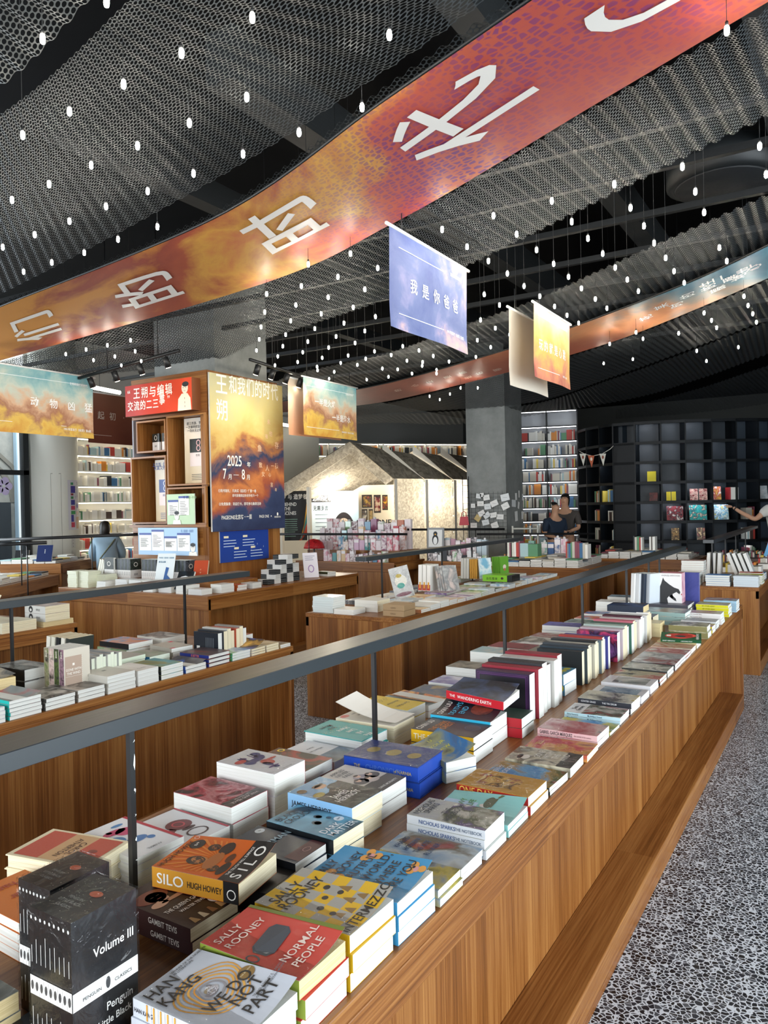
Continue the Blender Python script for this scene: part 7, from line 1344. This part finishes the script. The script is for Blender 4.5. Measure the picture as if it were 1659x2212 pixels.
# ---- children's table (thin picture books, one mesh each)
SB = {}
def sbook(label, x, y, z, ang, w, h, t, cov, pg=PG_W, cat='picture book', name='picture_book', group=None, rot=None):
    key = (round(w, 3), round(h, 3), round(t, 4), cov.name, pg.name)
    if key not in SB:
        b = MB(); b.box(-w / 2, -h / 2, 0, w / 2, h / 2, .0008, cov); b.box(-w / 2, -h / 2, t - .0008, w / 2, h / 2, t, cov); b.box(-w / 2, -h / 2, .0008, -w / 2 + .0008, h / 2, t - .0008, cov); b.box(-w / 2 + .0008, -h / 2 + .0008, .0008, w / 2 - .001, h / 2 - .0008, t - .0008, pg)
        o = b.build(name); SB[key] = o.data; bpy.data.objects.remove(o)
    o = bpy.data.objects.new(name, SB[key]); COL.objects.link(o); o.location = (x, y, z)
    if rot is not None: o.matrix_world = Matrix.Translation((x, y, z)) @ rot.to_4x4()
    else: o.rotation_euler = (0, 0, radians(ang))
    return tag(o, label, cat, group)
KC = [P(c, 9, i * 1.3) for i, c in enumerate((['#d8d6d0', '#b8c8d0', '#e3e0d8'], ['#c86a5a', '#e0c8a8', '#d8d4cc'], ['#8ab05a', '#d8e0c0', '#5a8a3a'], ['#d8c0d0', '#8a6a9a', '#e6dce0'], ['#d89a4a', '#e8d8b0', '#a85a2a'], ['#6a9ac0', '#d0dce4', '#3a6a9a'], ['#e3e1da', '#c8c4b8', '#a8a49a'], ['#2c2e34', '#6a6c70', '#c8c8c4']))] + [cover(h) for h in ('#e6e4dc', '#dcdad2', '#d8d6cc')]
def pile(desc, x, y, ang, w, h, t, n, k, z=.7705, group=None, pg=PG_W, cat='picture book', name='picture_book'):
    for i in range(n):
        j = n - 1 - i
        lb = desc + (', top copy' if j == 0 else ', %s from the top' % ORD[min(j, 9)]) if n > 1 else desc
        sbook(lb, x + rnd.uniform(-.003, .003), y + rnd.uniform(-.003, .003), z + i * (t + .0004), ang + rnd.uniform(-1.5, 1.5), w, h, t, KC[(k if i == n - 1 else k) % len(KC)] if isinstance(k, int) else k, pg, cat, name, group or 'pile of ' + desc)
    return z + n * (t + .0004)
pile('white picture book with teal spine lettering at the table corner', -3.33, 4.62, 90, .16, .185, .0165, 7, cover('#d3dcda'))
pile('white flat picture book beside the teal lettered pile', -3.13, 4.60, 90, .16, .17, .012, 3, 8); pile('cream album on the near table end', -3.06, 4.80, 90, .18, .2, .028, 3, 9, pg=PG_C)
BRX = plain('#a58a66', .7)
for i in range(2):
    bx_ = MB(); bx_.box(-.085, -.085, 0, .085, .085, .041, BRX); put_text_w(bx_, 'KENSU', lambda u, v: (u, -.0856, v), plain('#6a5238', .6), 0, .015, .014); o = bx_.build('cardboard_box', None, (-2.745, 4.66, .7705 + i * .042), (0, 0, radians(1.5 * i))); bevel(o, .002, 1)
    tag(o, ('upper' if i else 'lower') + ' flat brown cardboard box on the corner of the childrens table', 'box', 'flat brown boxes')
y = 4.80; k = 0
while y < 7.72:
    w_ = rnd.uniform(.135, .17); n = rnd.choice((2, 2, 2, 3, 3)); t = rnd.uniform(.010, .016)
    pile('%s pile, %s along the aisle from the brown boxes' % (rnd.choice(('white picture book', 'slim picture book', 'pale picture book')), CARD[k]), -2.745, y + w_ / 2, 90, w_ - .01, .19, t, n, rnd.randrange(len(KC)), group='piles along the aisle edge of the childrens table'); y += w_; k += 1
y = 5.0; k = 0
while y < 7.6:
    w_ = rnd.uniform(.16, .22); n = rnd.choice((1, 2, 2, 2)); t = rnd.uniform(.012, .02)
    pile('picture book pile, %s in the middle row from the near end' % CARD[k], -3.04, y + w_ / 2, 90 + rnd.uniform(-4, 4), w_ - .014, .215, t, n, rnd.randrange(len(KC)), group='middle row piles of the childrens table'); y += w_; k += 1
y = 5.0; k = 0
while y < 7.6:
    w_ = rnd.uniform(.2, .26); n = rnd.choice((1, 2, 2)); t = rnd.uniform(.012, .022)
    pile('picture book pile, %s in the far row from the near end' % CARD[k], -3.385, y + w_ / 2, 90 + rnd.uniform(-3, 3), w_ - .014, .135, t, n, rnd.randrange(len(KC)), group='far row piles of the childrens table'); y += w_; k += 1
# features standing on it
tp = make_book('grey picture album in clear plastic leaning back on the childrens table', (-2.93, 5.02, .965), Matrix.Rotation(radians(18), 3, 'Z') @ Matrix.Rotation(radians(-14), 3, 'Y') @ Matrix(((1, 0, 0), (0, 0, -1), (0, 1, 0))), .15, .24, .02, P(['#a8a8a6', '#c8c8c4', '#8a8a88'], 6, 2), None, both(dot('#e0dccc', .5, .55, .32, .3), dot('#3f9a8a', .45, .4, .2, .14, .0003), dot('#b8a03a', .45, .72, .16, .1, .0003), dot('#7a4a54', .5, .12, .42, .1, .0003)), None, wrap=True)
for i in range(3): make_book('%s of three white books with red and orange spine feet' % ('leftmost', 'middle', 'rightmost')[i], (-3.13 + .04 * i, 5.72, .935), upright(0, .03), .15, .22, .034, cover('#e6e4de'), None, None, lambda s, fn, h, t: (rect(s, fn, plain('#b8402a', .5), h * .76, 0, h * .98, t), rect(s, lambda a, b: (fn(a, b)[0] - .0002,) + fn(a, b)[1:], plain('#d8a03a', .5), h * .66, t * .3, h * .9, t * .7)), PG_W, group='white books with red spine feet')
for i in range(4): make_book('%s grey book leaning beside the red footed ones' % CARD[i], (-2.945 + .022 * i, 5.74, .93), upright(radians(-20), -.22), .15, .21, .018, P(['#c8c8c4', '#8a8c8c', '#d8c8c0'], 10, i), None, None, None, PG_W, group='leaning grey books on the childrens table')
for i in range(3): make_book('%s grey spined upright book before the orange ones' % CARD[i], (-3.28 + .03 * i, 6.86, .92), upright(0, .03), .15, .2, .026, cover('#c8c6be'), None, None, None, PG_W, group='grey uprights on the childrens table')
for i in range(4): make_book('%s orange spined slim book' % CARD[i] + ' on the childrens table', (-3.185 + .02 * i, 6.86, .915), upright(0, .0), .15, .19, .015, cover('#c8923a'), None, None, None, PG_C, group='orange spined slim books')
make_book('pale blue picture book leaning on the orange spined ones', (-3.06, 6.86, .92), upright(radians(-25), -.1), .15, .2, .016, P(['#a8cfe0', '#e0e8ea', '#7ab0cc'], 8, 3), None, None, None, PG_W)
for i in range(5): make_book('%s green story book standing on the childrens table' % CARD[i], (-3.19 + .02 * i, 7.45, .905), upright(radians(-12), -.03), .15, .18, .0165, cover('#6aa83a'), None, both(dot('#e6dcc8', .5, .4, .2, .16), dot('#c86a5a', .5, .25, .12, .1)), None, PG_W, group='green story books')
gb = empty('boxed_book_set', (-2.86, 6.80, .81)); tag(gb, 'lime green boxed picture book set with a black end', 'book set'); b = MB(); b.box(-.15, -.1, 0, .1, .1, .06, plain('#7fc02a', .4)); b.box(.1, -.1, 0, .15, .1, .06, plain('#1a1c1c', .4)); b.build('box', gb)
g = MB(); fn = lambda u, v: (-.15 + u, -.1008, v); [put_text_w(g, s, fn, plain('#2a3a10', .5), .05 + .03 * i, .018, .026) for i, s in enumerate('自然图鉴')]; disc(g, fn, plain('#3a2a1c', .5), .2, .032, .014, .012, 12); g.build('lettering', gb)
# ---- corner table round the pillar
ri = MB(); ri.box(-6.98, 5.30, .7702, -5.12, 5.585, .85, WX); ri.box(-5.48, 5.5855, .7702, -5.12, 5.88, .85, WX); tag(ri.build('display_plinth'), 'low bamboo plinth round the foot of the poster pillar', 'plinth')
BW = [P(['#1c2220', '#3a423c', '#14181a'], 16, 1), P(['#20242a', '#4a5058', '#181c20'], 16, 2)]
def bw_art(g, l, F, w, h): rect(g, F(.0002), plain('#dcd9d4', .5), 0, 0, w, h * .42); put_text_w(l, '起初', F(.0005), plain('#3a3a3a', .5), w * .5, h * .14, w * .18); ring(g, F(.0003), plain('#d8d4cc', .5), w * .5, h * .7, w * .14, w * .12, w * .05, 14)
def bw_sp(s, fn, h, t): rect(s, fn, plain('#dedbd6', .5), h * .58, 0, h, t); rect(s, lambda a, b: (fn(a, b)[0] - .0002,) + fn(a, b)[1:], plain('#8a8a88', .5), h * .66, t * .35, h * .86, t * .6)
def bwrow(x0, n, y, label, t=.026, face=None):
    for i in range(n):
        make_book('%s in %s' % (CARD[i] + ' black topped white footed volume', label), (x0 + t * 1.04 * i, y, .8505 + .1), upright(), .14, .2, t, BW[i % 2], None, bw_art if i == n - 1 else None, bw_sp, PG_W, name='display_book', group='volumes in ' + label)
bwrow(-6.63, 9, 5.42, 'the left row before the pillar'); bwrow(-6.22, 8, 5.42, 'the middle row before the pillar'); bwrow(-5.80, 8, 5.42, 'the right row before the pillar')
for i in range(3): make_book('%s of three cream books leaning at the left end before the pillar' % CARD[i], (-6.90 + .035 * i, 5.42, .8505 + .098), upright(0, .32), .14, .2, .028, cover('#d8d6c8'), None, None, None, PG_C, name='display_book', group='leaning cream books before the pillar')
make_book('black volume with a white crane band facing the aisle at the left end', (-6.70, 5.36, .955), Matrix(((1, 0, 0), (0, 0, -1), (0, 1, 0))), .15, .21, .03, BW[0], None, bw_art, None, PG_W, name='display_book')
def card(name, x, y, z, w, h, yaw, body, label, draw, lean=-14):
    r = board(name, (0, 0, 0), EX, EZ, w, h, .004, body, label, 'sign card', draw); r.matrix_world = Matrix.Translation((x, y, z)) @ Matrix.Rotation(radians(yaw), 4, 'Z') @ Matrix.Rotation(radians(90 + lean), 4, 'X'); return r
def dcard(g, l, w, h):
    put_text_w(l, '许知远《起初》创意集', lay(.002), plain('#3f7a9a', .5), w * .5, h * .86, w * .085); put_text_w(l, '意见征集', lay(.002), plain('#2f6a8a', .5), w * .3, h * .74, w * .1); shape(g, lay(.002), plain('#2a5a9a', .5), [(w * .45, h * .1), (w * .8, h * .12), (w * .85, h * .3), (w * .65, h * .4), (w * .72, h * .6), (w * .55, h * .62), (w * .5, h * .4)])
card('sign_card', -5.90, 5.22, .7705, .21, .36, 12, plain('#e3ecee', .5), 'white card with blue ink drawing leaning before the pillar books', dcard)
card('sign_card', -5.17, 6.72, .7705, .17, .28, 55, plain('#e6e2ea', .5), 'small white card with lilac drawing behind the stepped book pile', lambda g, l, w, h: (lines(l, plain('#8a8aa0', .5), w * .15, h * .85, h * .7, 3, w * .7), ring(g, lay(.002), plain('#9a7ab0', .5), w * .5, h * .35, w * .15, h * .12, w * .06, 12)))
make_book('orange red book leaning back on the pillar corner', (-5.42, 5.40, .95), Matrix.Rotation(radians(25), 3, 'Z') @ Matrix.Rotation(radians(-20), 3, 'X') @ Matrix(((1, 0, 0), (0, 0, -1), (0, 1, 0))), .14, .2, .025, cover('#b84a2a'), None, title(('红', '楼'), '#e8b090', .5, .15, .12), None, PG_C, name='display_book')
make_book('black book with a white swirl leaning at the plinth corner', (-5.40, 5.17, .87), Matrix.Rotation(radians(15), 3, 'Z') @ Matrix.Rotation(radians(-30), 3, 'X') @ Matrix(((1, 0, 0), (0, 0, -1), (0, 1, 0))), .17, .19, .025, P(['#14181c', '#1c2a34', '#101418'], 9, 3), None, lambda g, l, F, w, h: ring(g, F(.0003), plain('#d8dce0', .5), w * .5, h * .5, w * .25, h * .2, w * .07, 16, .2), None, PG_W, name='display_book')
for i, (x, y, n, lb) in enumerate(((-5.30, 5.10, 3, 'at the table corner'), (-5.12, 5.08, 2, 'at the aisle side of the corner'), (-5.05, 5.30, 3, 'along the aisle edge'), (-5.07, 5.50, 2, 'near the plinth step'), (-5.06, 5.70, 2, 'below the tall poster'), (-5.55, 5.11, 4, 'on the near edge, first right of the card'), (-5.75, 5.10, 4, 'on the near edge under the card'), (-5.95, 5.10, 4, 'on the near edge left of the card'), (-6.15, 5.10, 4, 'on the near edge, mid table'), (-6.42, 5.09, 3, 'on the near edge, left part'))):
    pile('white page edged volume ' + lb, x, y, rnd.choice((0, 90)), .135, .17, .026, n, cover('#d2d3d0') if i != 3 else cover('#b85a2a'), name='display_book', cat='book')
for i, (x, y, n) in enumerate(((-6.90, 5.10, 9), (-6.74, 5.12, 9), (-6.86, 5.24, 8), (-6.60, 5.22, 7))): pile('cream book pile at the left corner, %s pile' % CARD[i], x, y, 0, .145, .12 if i == 2 else .15, .0185, n, cover('#d0d2ba'), pg=plain('#d9dcc4', .6), name='display_book', cat='book', group='cream piles at the left corner of the pillar table')
# stepped pile of black and white volumes
for k in range(6):
    m = 5 - (k + 1) // 2
    for j in range(m):
        px_, py_ = -5.15, 6.02 + .105 * j + (.05 if k % 2 else 0) + .05 * k
        if k > 3 and j > 1: continue
        b = MB(); b.box(-.09, -.05, 0, .02, .05, .047, plain('#d8d9d6', .5)); b.box(.02, -.05, 0, .09, .05, .047, plain('#22282c', .45)); 
        for s in (.012, .03): b.box(-.0905, -.0505, s, .0905, .0505, s + .0015, plain('#aeb0ae', .5))
        o = b.build('display_book', None, (px_, py_, .7705 + .0475 * k), (0, 0, radians(90 * ((j + k) % 2) * 2 + (8 if k % 2 else -4)))); tag(o, 'black and white volume in the stepped pile, %s layer up, %s along' % (CARD[k], CARD[j]), 'book', 'stepped pile of black and white volumes')
for k in range(2): make_book(('dark olive book on a white one at the far corner of the pillar table', 'white book under the dark olive one')[1 - k], (-5.10, 7.02, .7705 + .024 * k), 80, .13, .2, .0235, cover('#e0dfd8') if k == 0 else cover('#3a4028'), None, blob('#e6e4da', .6, .0, .85, 1) if k else None, None, PG_W, name='display_book')
# ---- table in line beyond the foreground one
for i, (x, y, n, t, c, lb) in enumerate(((-.79, 7.47, 5, .0185, '#c9d2d8', 'white blue lettered paperback pile at the near corner of the right table'), (-1.02, 7.46, 5, .019, '#3a7ac0', 'blue topped white paperback pile second from the right corner'), (-1.27, 7.47, 5, .022, '#d0d0cc', 'white paperback pile third from the right corner'), (-1.28, 7.75, 9, .022, '#c8a8a0', 'tall pinkish pile on the right table'), (-.78, 7.72, 4, .02, '#c8d04a', 'lime covered pile on the right table'), (-.80, 7.95, 4, .02, '#c85a34', 'orange edged pile on the right table'), (-.80, 8.2, 3, .02, '#5a94c8', 'blue covered pile on the right table'), (-1.03, 7.75, 3, .022, '#7a8a7a', 'grey green pile on the right table'))):
    pile(lb, x, y, 90 if i == 0 else -90, .16, .2, t, n, cover(c), name='display_book', cat='book', group=lb)
for i in range(7): make_book('%s of seven white books leaning on the right table' % CARD[i], (-1.24 + .05 * i + (.07 if i > 2 else 0), 8.35, .9), upright(0, -.35 if i > 2 else .05), .16, .22, .03, cover(('#e0e0dc', '#d6d6d2')[i % 2]), None, None, None, PG_W, name='display_book', group='white books leaning on the right table')
for i, (y, c, h_) in enumerate(((8.9, '#e0ded8', .1), (9.4, '#d8c8c0', .08), (9.9, '#c8d0d4', .12), (10.5, '#3f7a4a', .14), (11.2, '#c84a4a', .1))): rest_row((-.72 - .75, y, .7705), (1, 0, 0), (0, 0, 1), .7, h_ * .5, h_, .2)
make_book('red and blue book standing tilted far along the right table', (-.85, 10.2, .97), upright(0, .3), .15, .22, .04, cover('#c83a3a'), cover('#6ab0e0'), None, None, PG_W, name='display_book')
# ---- stacks on the farther tables, the mass of stock
def flat_stacks(o, ex, ey, lx, ly, z, lo=3, hi=6, pal=PALW, w=.15, d=.2):
    o, ex, ey = Vector(o), Vector(ex).normalized(), Vector(ey).normalized(); y = 0
    while y + d <= ly + .001:
        x = 0
        while x + w <= lx + .001:
            n = rnd.randint(lo, hi)
            for k in range(n):
                c = o + ex * (x + w / 2 + rnd.uniform(-.004, .004)) + ey * (y + d / 2 + rnd.uniform(-.004, .004)); M = Matrix((ex, ey, Vector((0, 0, 1)))).transposed().to_4x4(); t = .018
                M.translation = (c.x, c.y, z + t * (k + .5)); REST.obox(M, w - .012, d - .012, t - .0035, pal[0] if k < n - 1 else rnd.choice(pal)); 
            x += w
        y += d
flat_stacks((-3.93, 8.82, 0), (1, 0, 0), (0, 1, 0), 1.3, 1.0, .7705, 4, 6)
flat_stacks((-2.98, 10.47, 0), (1, 0, 0), (0, 1, 0), 1.25, .8, .7705, 3, 6)
for cc, lx, ly, rr in ((c_, .98, 2.46, YAW + .01), (c2_, .82, .98, YAW - .08)):
    ex = Vector((cos(rr), sin(rr), 0)); ey = Vector((-sin(rr), cos(rr), 0)); flat_stacks(Vector((cc.x, cc.y, 0)) - ex * lx / 2 - ey * ly / 2, ex, ey, lx, ly, .7705 if cc is c_ else .9005, 2, 4)
rest_row((-3.75, 9.2, .87), (1, 0, 0), (0, 0, 1), .35, .16, .2, .14); rest_row((-2.95, 9.1, .87), (1, 0, 0), (0, 0, 1), .3, .17, .21, .14, PAL)
rest_row((-2.55, 10.8, .87), (1, 0, 0), (0, 0, 1), .3, .17, .2, .14)
# ================================================================ gift and stationery tables
GC = ['#c86a7a', '#d89aa8', '#b83a44', '#8a4a6a', '#d8b88a', '#7aa06a', '#5a8aa8', '#c8a0b8', '#e0d0d4', '#6a3a3a', '#4a8a8a', '#b86a4a']
def gift_rows(x0, x1, y, z, n, hmin, hmax, names, where, pal):
    for i in range(n):
        w = (x1 - x0) / n; h = rnd.uniform(hmin, hmax); c = rnd.choice(pal); b = MB(); t = rnd.uniform(.04, .07)
        m = P([c, '#e6dcdc', c], 12, i + y) if rnd.random() < .6 else plain(c, .35, coat=.6)
        b.box(-w * .44, -t / 2, 0, w * .44, t / 2, h, m); b.box(-w * .44, -t / 2 - .001, h * .66, w * .44, -t / 2, h * .9, plain('#efe8e8', .5)) if rnd.random() < .4 else None
        if rnd.random() < .3: b.lathe([(w * .2, h), (w * .2, h + .02), (w * .05, h + .03)], plain('#d8d8d8', .4), 8)
        o = b.build('gift_box', None, (x0 + w * (i + .5), y, z)); tag(o, '%s %s from the left %s' % (CARD[i], rnd.choice(names), where), 'gift box', 'gift boxes ' + where)
st_ = MB(); st_.box(-6.95, 9.12, .7702, -5.35, 9.7, .92, WX); tag(st_.build('display_plinth'), 'stepped riser of the gift table', 'plinth')
gift_rows(-6.52, -5.45, 8.96, .7705, 14, .1, .17, ('small boxed gift',), 'in the front row of the gift table', GC)
gift_rows(-6.9, -5.4, 9.2, .9205, 16, .12, .2, ('boxed gift',), 'in the middle row of the gift table', GC)
gift_rows(-6.9, -5.4, 9.4, .9205, 15, .24, .36, ('tall gift packet',), 'in the third row of the gift table', GC)
gift_rows(-6.9, -5.4, 9.58, .9205, 13, .36, .46, ('hanging gift packet',), 'in the back row of the gift table', GC + ['#2a5a8a', '#e6e0e0'])
p = onz(645, 1176, 1.12); d = MB(); d.lathe([(.155, 0), (.15, .03), (.13, .08), (.08, .125), (.02, .14)], P(['#a81c22', '#c82a30', '#7a1418'], 30, 2), 20); o = d.build('red_dome', None, (-6.72, 8.98, .95)); tag(o, 'dark red woven dome hat on a stand at the left of the gift table', 'hat'); d2 = MB(); d2.lathe([(.06, -.18), (.06, -.175), (.012, -.17), (.012, .0), (.05, .005)], STEEL, 10); d2.build('stand', o)
gift_rows(-5.05, -4.15, 9.42, .7705, 12, .08, .16, ('stationery packet',), 'in the front row of the stationery table', ['#2a2c30', '#8a8c90', '#d8d8d8', '#5a9a5a', '#3a3c40'])
gift_rows(-5.05, -4.25, 9.65, .7705, 10, .22, .34, ('stationery packet',), 'in the back row of the stationery table', ['#e0e0e0', '#6aa04a', '#c8a0b0', '#2a2c30', '#b8c8d0'])
gift_rows(-4.05, -3.3, 10.2, .7705, 8, .15, .3, ('small toy box',), 'before the concrete pillar', ['#8ab8a8', '#d8a8b8', '#4a6a9a', '#c8d0c0'])
struct('trim_40', MB().box(-4.1, 10.0, 0, -3.2, 10.5, .77, WX))
# penguin picture frame
pf = MB(); pf.box(-.13, -.012, 0, .13, .012, .3, plain('#8a8c8c', .4)); pf.box(-.105, -.014, .03, .105, -.012, .27, plain('#d8d8d4', .5)); fn = lambda u, v: (u, -.0155, v)
for x, y, rx, ry, c in ((0, .13, .05, .075, '#16181a'), (0, .115, .033, .055, '#e6e6e2'), (0, .215, .033, .033, '#16181a'), (0, .205, .012, .01, '#d8a03a')): disc(pf, lambda u, v, k=(.0003 if c[1] == 'e' or c[1] == 'd' else 0): (u, -.0155 - k, v), plain(c, .5), x, y, rx, ry, 14)
tag(pf.build('framed_picture', None, (-4.98, 9.5, .93), (radians(-4), 0, 0)), 'grey framed picture of a penguin on the stationery table', 'picture frame'); 
bs = MB(); bs.box(-.13, -.05, 0, .13, .05, .155, plain('#5a5c5e', .5)); tag(bs.build('display_block', None, (-4.98, 9.53, .7705)), 'dark block under the penguin picture frame', 'block')
# cardboard box left of the pillar
cb = MB(); cb.box(-.15, -.1, 0, .15, .1, .09, BRX, 't'); cb.mesh([(-.15, .1, .09), (.15, .1, .09), (.15, .17, .15), (-.15, .17, .15)], [(0, 1, 2, 3)], BRX); cb.mesh([(-.15, .1, .088), (.15, .1, .088), (.15, .17, .148), (-.15, .17, .148)], [(3, 2, 1, 0)], BRX); tag(cb.build('cardboard_box', None, (-6.9, 5.75, .7705)), 'open brown cardboard box left of the poster pillar', 'box')
for i, (u, v, z, c, l) in enumerate(((48, 1205, .93, '#14171a', 'black book standing tilted on the far left table'), (98, 1196, 1.04, '#16285a', 'navy blue book standing on the far left table'))):
    q = onz(u, v, z); make_book(l, q, Matrix.Rotation(YAW, 3, 'Z') @ Matrix.Rotation(radians(-18), 3, 'X') @ Matrix(((1, 0, 0), (0, 0, -1), (0, 1, 0))), .19, .21, .02, cover(c), None, lambda g, l_, F, w, h: [rect(l_, F(.0004), plain('#c8ccd0', .5), w * .48, h * (.5 + .09 * k), w * .54, h * (.55 + .09 * k)) for k in range(3)], None, PG_W, name='display_book')
o = REST.build('shelf_stock'); tag(o, 'the many small books on the far shelves and tables', 'books', kind='stuff')
